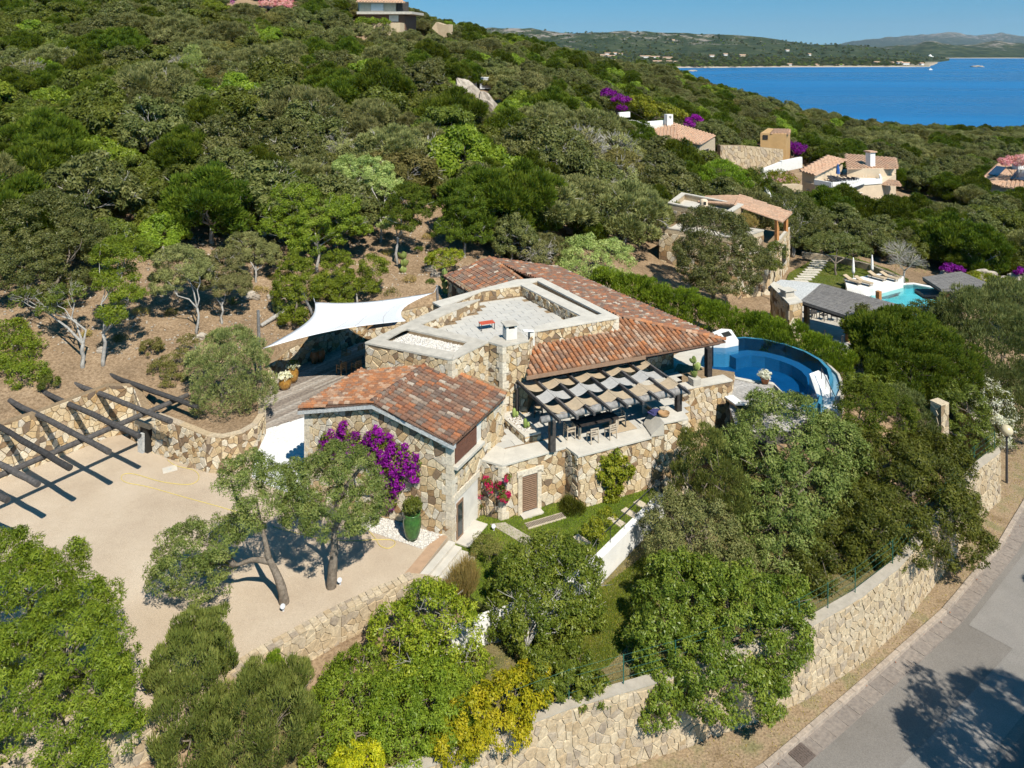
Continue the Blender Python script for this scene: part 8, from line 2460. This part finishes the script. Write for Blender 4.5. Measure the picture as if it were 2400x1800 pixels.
 ('ground_cover', 'red tinged creeping plant on the bank left of the olive', 'shrub', [(385, 860, 1, 35, 18), (420, 840, 1.5, 30, 18), (405, 890, .2, 30, 14), (440, 800, 3.5, 22, 14)], 'drybrown', 6000, 0.12, 0.06, dict(bp=(400, 903), pr=0.25, spacing=0.4, r0=0.03)),
 ('bay_bush', 'bright leafy bay bush behind the shade sail, left one', 'shrub', [(690, 640, 2, 40, 45), (670, 690, 1, 32, 40), (720, 680, 1, 35, 35), (690, 740, 0, 30, 26)], 'bright', 20000, 0.16, 0.08, dict(bp=(690, 770), pr=0.42, spacing=0.6)),
 ('bay_bush', 'bright leafy bay bush behind the shade sail, middle one', 'shrub', [(790, 630, 2, 38, 45), (770, 680, 1, 40, 40), (810, 670, 1, 28, 30), (800, 700, 0, 24, 22)], 'bright', 19000, 0.16, 0.08, dict(bp=(790, 728), pr=0.42, spacing=0.6)),
 ('bay_tree', 'bright round tree on a slanted trunk behind the shade sail', 'tree', [(875, 630, 1, 34, 30), (865, 665, 0.5, 28, 24)], 'bright', 7000, 0.16, 0.08, dict(bp=(835, 722), r0=0.12, bark='bark_grey', pr=0.4, spacing=0.58)),
 ('pine_tree', 'narrow juniper on a straight grey trunk above the villa', 'tree', [(960, 460, 1, 45, 32), (930, 500, 0, 40, 28), (990, 490, 0.5, 35, 28), (955, 525, 0, 28, 18)], 'juniper', 18000, 0.2, 0.08, dict(bp=(932, 623), r0=0.16, bark='bark_grey', pr=0.5, spacing=0.75)),
 ('juniper_tree', 'dark juniper just left of the villa ridge', 'tree', [(1090, 490, 1, 50, 50), (1060, 540, 0, 45, 35), (1120, 550, 0, 35, 35), (1100, 450, 2, 35, 30)], 'juniper', 24000, 0.2, 0.08, dict(bp=(1090, 605), pr=0.5, spacing=0.75, bark='bark_grey')),
 ('bay_tree', 'wide bright green tree behind the shade sail', 'tree', [(690, 470, 3, 70, 40), (770, 500, 1.5, 75, 42), (660, 530, 1, 55, 40), (740, 560, 0, 65, 35), (820, 540, .5, 45, 35)], 'bright', 46000, 0.18, 0.1, dict(bp=(745, 640), pr=0.6, spacing=0.9, bark='bark_grey', dry=4)),
 ('silver_tree', 'pale silver green tree above the wide bright one', 'tree', [(860, 400, 4, 60, 32), (890, 440, 3, 55, 28), (910, 520, 0, 26, 14), (820, 390, 4, 40, 25)], 'ivy', 22000, 0.22, 0.1, dict(bp=(890, 570), pr=0.55, spacing=0.85, bark='bark_grey')),
 ('bright_bush', 'yellow green bush beside an agave behind the villa', 'shrub', [(1035, 608, .5, 38, 22), (1060, 600, .5, 26, 16)], 'yellowgreen', 4500, 0.17, 0.085, dict(bp=(1038, 650), pr=0.35, spacing=0.55, bark='bark_grey')),
 ('silver_bush', 'large pale bush behind the big tiled roof', 'shrub', [(1370, 600, 82, 60, 50), (1430, 610, 81, 55, 50), (1400, 650, 79, 65, 45), (1340, 640, 79, 40, 35)], 'ivy', 20000, 0.2, 0.085, dict(pr=0.5, spacing=0.75)),
 ('grey_bush', 'soft grey green bush behind the villa ridge', 'shrub', [(1260, 590, 82, 50, 24), (1220, 595, 82, 35, 18)], 'tamarisk', 8000, 0.2, 0.05, dict(pr=0.42, spacing=0.62, tuft=(0, 0, .8))),
 ('oak_tree', 'big dusty oak in front of the neighbouring stone house', 'tree', [(1680, 540, 81, 75, 50), (1720, 600, 79, 80, 55), (1640, 600, 79, 60, 55), (1690, 650, 77, 85, 40), (1640, 520, 83, 45, 35)], 'oak', 44000, 0.22, 0.1, dict(pr=0.6, spacing=0.85, zb=0.5, r0=0.25)),
 ('young_tree', 'small round tree at the corner of the neighbouring house', 'tree', [(1818, 590, 87, 26, 22), (1812, 620, 86, 22, 18)], 'mastic', 4000, 0.19, 0.09, dict(pr=0.4, spacing=0.6, zb=-1, r0=0.1)),
 ('lawn_tree', 'flat topped tree standing on the neighbouring lawn', 'tree', [(1960, 568, 98, 55, 22), (1920, 575, 98, 38, 18), (2000, 585, 97, 38, 22)], 'oak', 11000, 0.2, 0.08, dict(base=P(1958, 645, -1), r0=0.16, pr=0.45, spacing=0.65)),
 ('dead_tree', 'bare grey bush between the lawn and the reed roofs', 'tree', [(2110, 595, 94, 38, 26), (2130, 620, 92, 40, 25)], 'grey', 1200, 0.16, 0.05, dict(pr=0.4, spacing=0.6, zb=-1.2, dry=60, bark='bark_grey')),
 ('garden_tree', 'green tree beside the turquoise pool in front of the tamarisk', 'tree', [(2040, 770, 67, 45, 35), (2105, 745, 68, 40, 28), (2170, 735, 69, 40, 30), (2020, 740, 69, 28, 24)], 'mastic', 14000, 0.18, 0.08, dict(pr=0.42, spacing=0.62, zb=-1)),
 ('garden_tree', 'two stemmed green tree beside the neighbouring terrace', 'tree', [(1850, 480, 106, 55, 35), (1890, 520, 104, 50, 40), (1840, 530, 103, 30, 30)], 'oak', 13000, 0.22, 0.09, dict(pr=0.5, spacing=0.75, zb=-1, stems=2, bark='bark_grey')),
 ('planter_shrub', 'pale dry grass mound in the neighbour roof planter', 'shrub', [(1742, 520, 90, 30, 12)], 'drygrass', 3000, 0.3, 0.04, dict(zb=4.6, pr=0.35, spacing=0.5, r0=0.03, tuft=(0, 0, .8))),
]
for i, (nm, lab, cat, bl, leaf, n, L, W, kw) in enumerate(near):
 tree_px(nm, lab, cat, bl, leaf, 1000 + i * 13, n, L, W, **kw)

rg_ = random.Random(77)
for k, (px, py) in enumerate(((330, 740), (400, 745), (560, 790), (610, 690), (640, 660), (880, 690), (910, 600), (850, 760), (980, 590), (1000, 560), (280, 800), (500, 800), (200, 790), (920, 700), (1010, 670), (960, 660))):
 g = G(px, py)
 if g is None: continue
 s_ = rg_.uniform(.25, .5)
 cr = crown_mesh('foliage', LF['drygrass' if k % 3 == 0 else 'drybrown' if k % 3 == 1 else 'juniper'], [(0, 0, s_ * .5, s_ * 1.3, s_, s_ * .7)], seed=900 + k, n_leaf=500, L=0.14, W=0.05, pr=0.3, spacing=0.25)
 o = bpy.data.objects.new('dry_tuft', cr); link(o, None, g); tag(o, 'small dry tuft of scrub on the bare slope behind the villa', 'shrub', 'dry tufts on the bare slope')

# the two trees on the gravel court, with their measured trunks
def court_tree(label, trunk_px, limbs_px, blobs, seed, n, r0):
 base = P(*trunk_px[0], GRAVEL_Z)
 t = thing('court_tree', label, 'tree', base)
 mb = MB(); rg = random.Random(seed)
 pts = [base - Vector((0, 0, .2))] + [D(x, y, Y) for x, y, Y in trunk_px[1]]
 def smooth(ps, k=4):
  out = []
  for i in range(len(ps) - 1):
   a = ps[max(i - 1, 0)]; b = ps[i]; c = ps[i + 1]; d = ps[min(i + 2, len(ps) - 1)]
   for s in range(k):
    u = s / k
    out.append(0.5 * ((2 * b) + (c - a) * u + (2 * a - 5 * b + 4 * c - d) * u * u + (3 * b - a - 3 * c + d) * u ** 3))
  return out + [ps[-1]]
 q = smooth(pts)
 mb.tube(q, [lerp(r0, r0 * 0.55, i / (len(q) - 1)) + rg.uniform(-.012, .012) for i in range(len(q))], 10)
 for lp_ in limbs_px:
  s = smooth([D(x, y, Y) for x, y, Y in lp_], 3)
  mb.tube(s, [lerp(r0 * 0.62, r0 * 0.12, i / (len(s) - 1)) for i in range(len(s))], 7)
 mb.build('trunk', M['bark'], t, smooth=True)
 wb = [blob_px(*b) for b in blobs]
 lb = [(b[0] - base.x, b[1] - base.y, b[2] - base.z, b[3], b[4], b[5]) for b in wb]
 add_mesh('crown', crown_mesh('crown', LF['olive'], lb, seed=seed, n_leaf=n, L=0.125, W=0.052, pr=0.36, spacing=0.5, jitter=0.24), t, base)

court_tree('forked tree with a leaning trunk on the gravel court', ((667, 1412), [(662, 1385, 36.8), (648, 1345, 36.9), (630, 1310, 37.0)]),
    [[(630, 1310, 37), (622, 1270, 37.2), (610, 1220, 37.5), (600, 1160, 37.8)], [(632, 1316, 37), (590, 1312, 37), (550, 1325, 37), (490, 1320, 37)], [(612, 1240, 37.4), (560, 1180, 37.6), (540, 1120, 37.8)], [(550, 1325, 37), (500, 1280, 37), (440, 1270, 37)]],
    [(560, 1130, 37.8, 52, 55), (610, 1180, 37.4, 55, 55), (640, 1140, 38, 45, 40), (440, 1290, 37, 75, 55), (510, 1270, 37.2, 60, 50), (400, 1340, 36.8, 55, 40), (480, 1350, 36.8, 70, 38), (590, 1090, 38, 35, 30), (580, 1240, 37.2, 35, 30)], 61, 34000, 0.26)
court_tree('straight trunked tree on the gravel court beside the bougainvillea', ((776, 1375), [(780, 1330, 37.9), (784, 1285, 38.0), (784, 1240, 38.2)]),
    [[(784, 1240, 38.2), (760, 1200, 38.3), (730, 1160, 38.4)], [(784, 1240, 38.2), (810, 1190, 38.3), (840, 1150, 38.5)], [(784, 1240, 38.2), (790, 1170, 38.4), (790, 1110, 38.6)], [(790, 1170, 38.4), (835, 1110, 38.6), (850, 1090, 38.7)]],
    [(740, 1130, 38.5, 65, 55), (820, 1110, 38.7, 65, 55), (860, 1170, 38.2, 50, 50), (700, 1190, 38.1, 45, 45), (780, 1190, 37.8, 85, 55), (800, 1080, 39, 55, 35), (690, 1110, 38.6, 30, 30), (840, 1210, 37.9, 45, 35)], 67, 38000, 0.27)

# hedge of oleander between the gardens
hl = [P(1420, 700, 2.6), P(1500, 722, 2.3), P(1600, 758, 2.0), P(1700, 796, 1.6), P(1780, 820, 1.4), P(1860, 846, 1.2), P(1930, 872, 1.0), P(1990, 905, 0.8)]
hp_ = []
for i in range(len(hl) - 1):
 k = max(1, int((hl[i + 1] - hl[i]).length / 1.2))
 for s in range(k): hp_.append(hl[i].lerp(hl[i + 1], s / k))
hd = thing('garden_hedge', 'long bright green oleander hedge between the villa and its neighbour', 'hedge', hl[3])
bl = [(p.x - hl[3].x + R.uniform(-.2, .2), p.y - hl[3].y, p.z + 1.3 - hl[3].z, 1.4, 1.25, 1.65 + R.uniform(-.15, .35)) for p in hp_]
add_mesh('foliage', crown_mesh('foliage', LF['hedge'], bl, seed=5, n_leaf=56000, L=0.27, W=0.08, pr=0.5, spacing=0.7, tuft=(0, 0, 0.9), flowers=(LF['whiteflower'], 0.018)), hd, hl[3])
mb = MB()
for p in hp_: limb_mb(mb, (p.x, p.y, p.z - .6), (p.x, p.y, p.z + 1.6), 0.05, 0.02, R, 3, 0.1, 5)
mb.build('stems', M['bark'], hd)

# trees across the road, just out of the picture, whose shade falls on it
for k, (x, y, zc, s) in enumerate(((25.6, 26.6, 4.2, 1.3), (31, 24, 5.0, 1.5), (36.5, 36.0, 4.0, 1.1), (43, 41.5, 4.2, 1.2))):
 lb = [(0, 0, zc + 4.2 - 0, 2.2, 2.0, 1.3), (1.1, .4, zc + 3.4, 1.5, 1.5, 1.0), (-1.2, -.3, zc + 3.5, 1.5, 1.5, 1.0), (0.2, 1.0, zc + 4.6, 1.4, 1.3, .9)]
 cr = crown_mesh('crown', LF['juniper'], lb, seed=300 + k, n_leaf=7000, L=0.3, W=0.1, pr=0.6, spacing=0.9)
 place_tree('roadside_pine', 'tall pine on the far side of the road casting shade on the asphalt', 'tree', (x, y, -4.2), cr, trunk_mesh('trunk', 300 + k, 8, 0.2, lb, M['bark']), s, 0.7 * k, 'pines across the road')

# ---------------------------------------------------------------- flowering and special plants far off
far = [
 ('bougainvillea_bush', 'purple bougainvillea above the white parapets on the slope', 'shrub', [(1425, 218, 172, 18, 9), (1455, 232, 170, 18, 9), (1458, 252, 168, 10, 8)], 'purple', 2600, 0.34, 0.22, dict(pr=0.7, spacing=1.0)),
 ('creeper_bank', 'bank of yellow green creeper behind the white parapets', 'shrub', [(1450, 245, 172, 25, 18), (1500, 245, 172, 35, 20), (1550, 262, 170, 40, 16), (1590, 270, 170, 20, 12)], 'yellowgreen', 7000, 0.45, 0.3, dict(pr=0.8, spacing=1.2)),
 ('bougainvillea_bush', 'purple bougainvillea right of the pale tiled slope house', 'shrub', [(1628, 282, 160, 18, 12), (1615, 290, 158, 10, 8)], 'purple', 1800, 0.32, 0.2, dict(pr=0.7, spacing=1.0)),
 ('bougainvillea_bush', 'purple bougainvillea below the orange house', 'shrub', [(1830, 335, 190, 26, 10), (1870, 345, 186, 24, 10), (1880, 355, 182, 18, 8)], 'purple', 2800, 0.36, 0.24, dict(pr=0.8, spacing=1.1)),
 ('oleander', 'pink flowering oleander at the hilltop beside the flat roof', 'shrub', [(640, 8, 202, 28, 16), (675, 14, 201, 18, 12), (690, 28, 200, 10, 8)], 'pink', 3200, 0.4, 0.28, dict(pr=0.9, spacing=1.2)),
 ('oleander', 'pink flowering oleander at the right edge above the solar panels', 'shrub', [(2390, 378, 150, 26, 14), (2360, 382, 150, 14, 9)], 'pink', 2600, 0.34, 0.24, dict(pr=0.8, spacing=1.1)),
 ('bougainvillea_bush', 'purple bougainvillea on the hill above the dark flat roof', 'shrub', [(535, 12, 206, 16, 12), (545, 24, 205, 8, 8), (450, 2, 208, 12, 5)], 'purple', 2000, 0.36, 0.24, dict(pr=0.8, spacing=1.1)),
 ('clipped_hedge', 'clipped green hedge in front of the hilltop house', 'hedge', [(850, 50, 202, 14, 8), (875, 50, 202, 16, 8), (900, 52, 202, 14, 8)], 'bright', 3600, 0.36, 0.2, dict(pr=0.7, spacing=1.0)),
 ('ivy_bank', 'pale ivy covered bank at the top of the hill', 'shrub', [(300, 18, 200, 45, 16), (350, 22, 200, 40, 16), (385, 16, 203, 25, 16)], 'ivy', 6000, 0.45, 0.3, dict(pr=0.9, spacing=1.3)),
 ('flower_bed', 'pink and green flower bed below the white stepped garden wall', 'shrub', [(1810, 430, 132, 30, 14), (1845, 425, 134, 25, 12), (1830, 410, 138, 30, 10)], 'yellowgreen', 4000, 0.3, 0.16, dict(pr=0.6, spacing=0.9, flowers=(LF['pink'], 0.3))),
 ('bougainvillea_bush', 'purple bougainvillea beside the dark reed roofs', 'shrub', [(2225, 628, 92, 18, 9), (2245, 632, 91, 10, 7)], 'purple', 1600, 0.2, 0.13, dict(pr=0.4, spacing=0.6, zb=-1.2)),
 ('bougainvillea_bush', 'purple bougainvillea at the right edge of the boulder slope', 'shrub', [(2395, 638, 92, 14, 9)], 'purple', 900, 0.2, 0.13, dict(pr=0.4, spacing=0.6, zb=-1.2)),
 ('ground_cover', 'bright green creeping bank right of the reed roofs', 'shrub', [(2330, 660, 88, 45, 10), (2370, 672, 86, 40, 10), (2300, 650, 90, 30, 8)], 'yellowgreen', 5000, 0.24, 0.1, dict(pr=0.4, spacing=0.7, zb=-1.4)),
 ('dead_tree', 'bare grey tree above the leaning rock', 'tree', [(1085, 182, 160, 20, 24)], 'grey', 200, 0.3, 0.12, dict(pr=0.7, spacing=1.0, dry=70, bark='bark_grey')),
 ('silver_conifer', 'pale silver green conifer standing out in the hillside wood', 'tree', [(455, 205, 128, 55, 42), (455, 165, 131, 38, 36), (452, 130, 134, 18, 24), (500, 235, 127, 28, 18), (410, 235, 127, 28, 20)], 'ivy', 13000, 0.36, 0.14, dict(pr=0.7, spacing=1.0, tuft=(0, -.3, .3))),
 ('cypress_mound', 'rounded blue green cypress mound above the neighbouring house', 'tree', [(1690, 415, 118, 55, 36), (1660, 430, 116, 40, 32), (1730, 440, 115, 36, 26)], 'hedge', 12000, 0.3, 0.12, dict(pr=0.6, spacing=0.9, tuft=(0, 0, .6))),
 ('dark_pine', 'dark green tree between the mound and the white wall corner', 'tree', [(1770, 430, 118, 32, 42), (1765, 465, 116, 26, 25)], 'juniper', 7000, 0.28, 0.11, dict(pr=0.6, spacing=0.9)),
]
for i, (nm, lab, cat, bl, leaf, n, L, W, kw) in enumerate(far):
 tree_px(nm, lab, cat, bl, leaf, 5000 + i * 17, n, L, W, **kw)

# ---------------------------------------------------------------- the maquis wood on the hillside
def proto(kind, seed):
 rg = random.Random(seed)
 def B_(n, R_, zc, zr, spread, rmin=0.55, rmax=0.8):
  out = []
  for i in range(n):
   a = 2 * math.pi * (i + rg.uniform(-.3, .3)) / n; d = spread * rg.uniform(0.5, 1.0)
   r = R_ * rg.uniform(rmin, rmax)
   out.append((d * math.cos(a), d * math.sin(a), zc * rg.uniform(0.8, 1.15), r, r, zr * rg.uniform(0.75, 1.15)))
  return out
 if kind == 'mastic': bl = [(0, 0, 2.1, 1.9, 1.9, 1.5)] + B_(4, 2.0, 1.7, 1.3, 1.6); args = ('mastic', 17000, 0.235, 0.14, 0.62, 0.95, None, 0)
 elif kind == 'juniper': bl = B_(6, 1.7, 2.4, 0.75, 1.5, .5, .75) + [(0, 0, 3.2, 1.3, 1.3, 1.0)] + B_(4, 1.4, 1.4, 0.7, 1.9, .5, .7); args = ('juniper', 17000, 0.26, 0.1, 0.55, 0.85, (0, 0, .5), 0)
 elif kind == 'oak': bl = [(0, 0, 2.8, 1.8, 1.8, 1.5)] + B_(5, 1.8, 2.2, 1.2, 1.7); args = ('oak', 17000, 0.21, 0.125, 0.55, 0.85, None, 5)
 elif kind == 'wild_olive': bl = [(0, 0, 2.4, 1.9, 1.9, 1.5)] + B_(5, 1.9, 2.0, 1.2, 1.8); args = ('grey', 17000, 0.23, 0.09, 0.6, 0.9, (0, 0, .3), 6)
 elif kind == 'bright': bl = [(0, 0, 2.3, 1.7, 1.7, 1.3)] + B_(4, 1.7, 1.9, 1.1, 1.6); args = ('bright', 16000, 0.235, 0.13, 0.55, 0.85, None, 0)
 elif kind == 'dull': bl = [(0, 0, 1.8, 2.1, 2.1, 1.2)] + B_(4, 2.0, 1.5, 1.0, 1.8); args = ('drybrown', 17000, 0.23, 0.105, 0.6, 0.9, None, 10)
 else: bl = [(0, 0, 2.1, 1.9, 1.9, 1.6)] + B_(3, 1.8, 1.7, 1.2, 1.5); args = ('grey', 5500, 0.22, 0.09, 0.55, 0.95, None, 60)
 leaf, n, L, W, pr, sp, tuft, dry = args
 cr = crown_mesh('crown', LF[leaf], bl, seed=seed, n_leaf=n, L=L, W=W, pr=pr, spacing=sp, tuft=tuft, jitter=0.28, lower=-0.3)
 tr = trunk_mesh('trunk', seed, 2.2, 0.14, bl[:4], M['bark_grey'])
 ex = None
 if dry:
  mb = MB(); bare_arrays(mb, seed, bl, dry, 0.035 if dry < 20 else 0.045)
  ex = [('dry_twigs', mb.mesh('dry_twigs', [M['twig']]))]
 return cr, tr, ex

KINDS = ['mastic', 'juniper', 'oak', 'wild_olive', 'bright', 'dull', 'dry']
PROTO = {k: [proto(k, 700 + 31 * i + s) for s in range(2)] for i, k in enumerate(KINDS)}
NAMES = {'mastic': ('mastic_tree', 'dark rounded mastic tree'), 'juniper': ('juniper_tree', 'layered olive green juniper'), 'oak': ('holm_oak', 'dusty green holm oak'), 'wild_olive': ('wild_olive', 'greyish wild olive tree'),
    'bright': ('arbutus_tree', 'fresh green strawberry tree'), 'dull': ('heath_bush', 'brownish green heath bush'), 'dry': ('withered_tree', 'half bare grey withered tree')}
EXCL = [
 [(-70, 0), (-70, 40), (-45, 44), (-33, 51), (-24, 58), (-19, 65), (-14, 71), (-6, 75), (3, 79), (8, 82), (13, 77), (29, 65), (38, 61), (52, 76), (70, 80), (130, 60), (130, 0)],
 [(-34, 49), (-46, 46), (-52, 52), (-50, 62), (-40, 68), (-31, 71), (-25, 77), (-19, 78), (-16, 83), (-13, 92), (-8, 91), (-4, 84), (-1, 76), (-14, 70), (-19, 63), (-25, 57)],
 [(13, 76), (15, 88), (18, 96), (22, 108), (34, 108), (40, 103), (48, 105), (56, 99), (64, 97), (78, 92), (62, 72), (40, 64), (29, 64)],
 [(54, 122), (54, 154), (84, 156), (86, 138), (78, 122)], [(19, 144), (19, 168), (44, 168), (46, 142)], [(40, 146), (42, 168), (64, 170), (64, 140), (52, 122), (46, 118)],
 [(-46, 196), (-46, 222), (-22, 222), (-22, 196)], [(93, 143), (93, 168), (118, 168), (118, 140)], [(55, 158), (57, 192), (74, 192), (70, 158)], [(4, 76), (6, 87), (16, 91), (20, 84), (13, 75)], [(105, 187), (105, 200), (117, 200), (117, 187)],
 [(-12, 122), (-14, 142), (-10, 162), (-2, 162), (0, 140), (-1, 122)], [(-80, 192), (-80, 214), (-62, 214), (-62, 192)], [(-42, 168), (-42, 186), (-32, 186), (-32, 168)], [(14, 160), (14, 178), (42, 178), (42, 160)],
 [(-26, 205), (-26, 222), (-16, 222), (-16, 205)],
]

def forest():
 rg = np.random.default_rng(12)
 pts = []
 cell = {}
 def ok(x, y, r):
  ci, cj = int(x // 4), int(y // 4)
  for i in (-1, 0, 1):
   for j in (-1, 0, 1):
    for (a, b, q) in cell.get((ci + i, cj + j), ()):
     if (a - x) ** 2 + (b - y) ** 2 < (0.46 * (r + q)) ** 2: return False
  return True
 N = 34000
 Y = np.sqrt(rg.uniform(46 ** 2, 345 ** 2, N))
 X = rg.uniform(-0.74, 0.74, N) * Y
 ex = np.zeros(N, bool)
 for p in EXCL: ex |= inside_np(X, Y, p)
 Z = TZ(X, Y)
 py = HZN + (CAMZ - Z - 4) * FPX / Y
 keep = (~ex) & (py > -60) & (Z > -33)
 for x, y, z in zip(X[keep], Y[keep], Z[keep]):
  r = (3.7 if y < 170 and x < 25 else 3.0) * float(rg.uniform(0.62, 1.45))
  if ok(x, y, r):
   cell.setdefault((int(x // 4), int(y // 4)), []).append((x, y, r)); pts.append((x, y, z, r))
 pts.sort(key=lambda p: p[1])
 rows = []
 for (x, y, z, r) in pts:
  a = float(vnoise(x / 17, y / 17, 4)); b = float(vnoise(x / 9, y / 9, 8)); u = rg.random()
  if x > 20 and y < 200: w = [('mastic', .3), ('oak', .25), ('juniper', .25), ('wild_olive', .15), ('bright', .05)]
  elif a > 0.6: w = [('oak', .24), ('dry', .2), ('wild_olive', .26), ('dull', .24), ('mastic', .06)]
  elif a < 0.36: w = [('juniper', .38), ('mastic', .3), ('bright', .1), ('oak', .12), ('wild_olive', .06), ('dry', .04)]
  else: w = [('mastic', .24), ('juniper', .2), ('oak', .2), ('bright', .05), ('wild_olive', .1), ('dull', .12), ('dry', .09)]
  u = (u * 0.6 + 0.4 * ((b * 2.7) % 1.0))
  acc = 0; kind = w[-1][0]
  for k, q in w:
   acc += q
   if u < acc: kind = k; break
  rows.append((x, y, z, r, kind, int(rg.integers(2)), float(rg.uniform(0, 6.28))))
 return rows

def zone(x, y):
 px = 1200 + x / y * FPX
 if y > 235: return 'on the far shoulder of the hill'
 if px < 330: return 'at the left side of the hillside wood' if y < 130 else 'high at the left side of the hillside wood'
 if px < 720: return 'in the hillside wood above the grey umbrella trees' if y < 130 else 'in the upper wood left of the hilltop house'
 if px < 1120: return 'in the hillside wood above the shade sail' if y < 140 else 'in the upper wood below the hilltop house'
 if px < 1500: return 'between the leaning rock and the slope house' if y > 115 else 'in the wood behind the villa roof'
 if px < 1900: return 'in the wood around the slope house' if y > 125 else 'in the wood by the neighbouring stone house'
 return 'between the cream house and the sea' if y > 150 else 'in the wood behind the turquoise pool garden'

FOREST = forest()
IND = FOREST[:420]
for (x, y, z, r, kind, v, rz) in IND:
 cr, tr, ex = PROTO[kind][v]
 s = r / 2.5
 lab = ' '.join((('small ' if r < 2.5 else 'large ' if r > 3.1 else '') + NAMES[kind][1] + ' ' + zone(x, y)).split()[:16])
 place_tree(NAMES[kind][0], lab, 'tree', (x, y, z - 0.25), cr, tr, s, rz, lab, sz=s * (0.9 + 0.25 * ((v * 7 + r * 13) % 1)), extra=ex)

REST = FOREST[420:]
if REST:
 # farther trees read as one mass: scattered by geometry nodes
 protos = []
 pc_ = bpy.data.collections.new('maquis_kinds')
 for k in KINDS:
  for v in range(2):
   cr, tr, ex = PROTO[k][v]
   o = bpy.data.objects.new('maquis_kind', cr); pc_.objects.link(o); protos.append((k, v, o))
 order = {(k, v): i for i, (k, v, o) in enumerate(protos)}
 # instances are picked by sorted name order
 for i, (k, v, o) in enumerate(protos): o.name = 'maquis_kind_%02d' % i
 me = bpy.data.meshes.new('maquis_wood')
 me.vertices.add(len(REST))
 me.vertices.foreach_set('co', np.array([(p[0], p[1], p[2] - 0.25) for p in REST], np.float32).ravel())
 for nm, vals, tp_ in (('kind_id', [order[(p[4], p[5])] for p in REST], 'INT'), ('size', [p[3] / 2.7 for p in REST], 'FLOAT'), ('spin', [p[6] for p in REST], 'FLOAT')):
  at = me.attributes.new(nm, tp_, 'POINT'); at.data.foreach_set('value', vals)
 wood = bpy.data.objects.new('maquis_wood', me); link(wood)
 tag(wood, kind='stuff')
 ng = bpy.data.node_groups.new('scatter_wood', 'GeometryNodeTree')
 ng.interface.new_socket('Geometry', in_out='INPUT', socket_type='NodeSocketGeometry')
 ng.interface.new_socket('Geometry', in_out='OUTPUT', socket_type='NodeSocketGeometry')
 gi, go = ng.nodes.new('NodeGroupInput'), ng.nodes.new('NodeGroupOutput')
 ci = ng.nodes.new('GeometryNodeCollectionInfo'); ci.inputs['Collection'].default_value = pc_
 ci.inputs['Separate Children'].default_value = True; ci.inputs['Reset Children'].default_value = True
 ip = ng.nodes.new('GeometryNodeInstanceOnPoints'); ip.inputs['Pick Instance'].default_value = True
 def named(nm, ty):
  q = ng.nodes.new('GeometryNodeInputNamedAttribute'); q.data_type = ty; q.inputs['Name'].default_value = nm; return q.outputs['Attribute']
 cx = ng.nodes.new('ShaderNodeCombineXYZ'); ng.links.new(named('spin', 'FLOAT'), cx.inputs['Z'])
 e2r = ng.nodes.new('FunctionNodeEulerToRotation'); ng.links.new(cx.outputs[0], e2r.inputs[0])
 cs = ng.nodes.new('ShaderNodeCombineXYZ'); sz_ = named('size', 'FLOAT')
 for a in 'XYZ': ng.links.new(sz_, cs.inputs[a])
 ng.links.new(gi.outputs[0], ip.inputs['Points']); ng.links.new(ci.outputs[0], ip.inputs['Instance'])
 ng.links.new(named('kind_id', 'INT'), ip.inputs['Instance Index']); ng.links.new(e2r.outputs[0], ip.inputs['Rotation']); ng.links.new(cs.outputs[0], ip.inputs['Scale'])
 ng.links.new(ip.outputs[0], go.inputs[0])
 wood.modifiers.new('scatter', 'NODES').node_group = ng
 # trees of the far shore
 rg = np.random.default_rng(5)
 nF = 4200
 me2 = bpy.data.meshes.new('far_shore_trees')
 hd_ = bpy.data.objects['headland'].data
 co = np.empty(len(hd_.vertices) * 3, np.float32); hd_.vertices.foreach_get('co', co); co = co.reshape(-1, 3)
 co = co[(co[:, 2] > SEA_Z + 3) & (co[:, 1] < 4000)]
 wt = np.where(co[:, 1] < 2950, 3.0, 1.0); wt /= wt.sum()
 pk = co[rg.choice(len(co), nF, p=wt)] + rg.normal(size=(nF, 3)) * np.array([6, 14, 0])
 pk[:, 2] -= 1.5
 me2.vertices.add(nF); me2.vertices.foreach_set('co', pk.astype(np.float32).ravel())
 for nm, vals, tp_ in (('kind_id', rg.choice([0, 1, 2, 3, 4, 5, 8], nF).tolist(), 'INT'), ('size', rg.uniform(1.2, 3.0, nF).tolist(), 'FLOAT'), ('spin', rg.uniform(0, 6.28, nF).tolist(), 'FLOAT')):
  at = me2.attributes.new(nm, tp_, 'POINT'); at.data.foreach_set('value', vals)
 fw = bpy.data.objects.new('far_shore_trees', me2); link(fw); tag(fw, kind='stuff')
 fw.modifiers.new('scatter', 'NODES').node_group = ng
print('forest', len(FOREST))

# ---------------------------------------------------------------- thin blue sea air
hm = bpy.data.materials.new('haze'); hm.use_nodes = True
hn = hm.node_tree
hn.nodes.remove(hn.nodes['Principled BSDF'])
hv = hn.nodes.new('ShaderNodeVolumePrincipled')
hv.inputs['Color'].default_value = (0.62, 0.80, 1.0, 1)
hv.inputs['Density'].default_value = 0.000028
hv.inputs['Anisotropy'].default_value = 0.2
hn.links.new(hv.outputs[0], hn.nodes['Material Output'].inputs['Volume'])
mb = MB(); mb.box((2500, 12000, 370), (24000, 26000, 900))
tag(mb.build('haze', hm), kind='stuff')
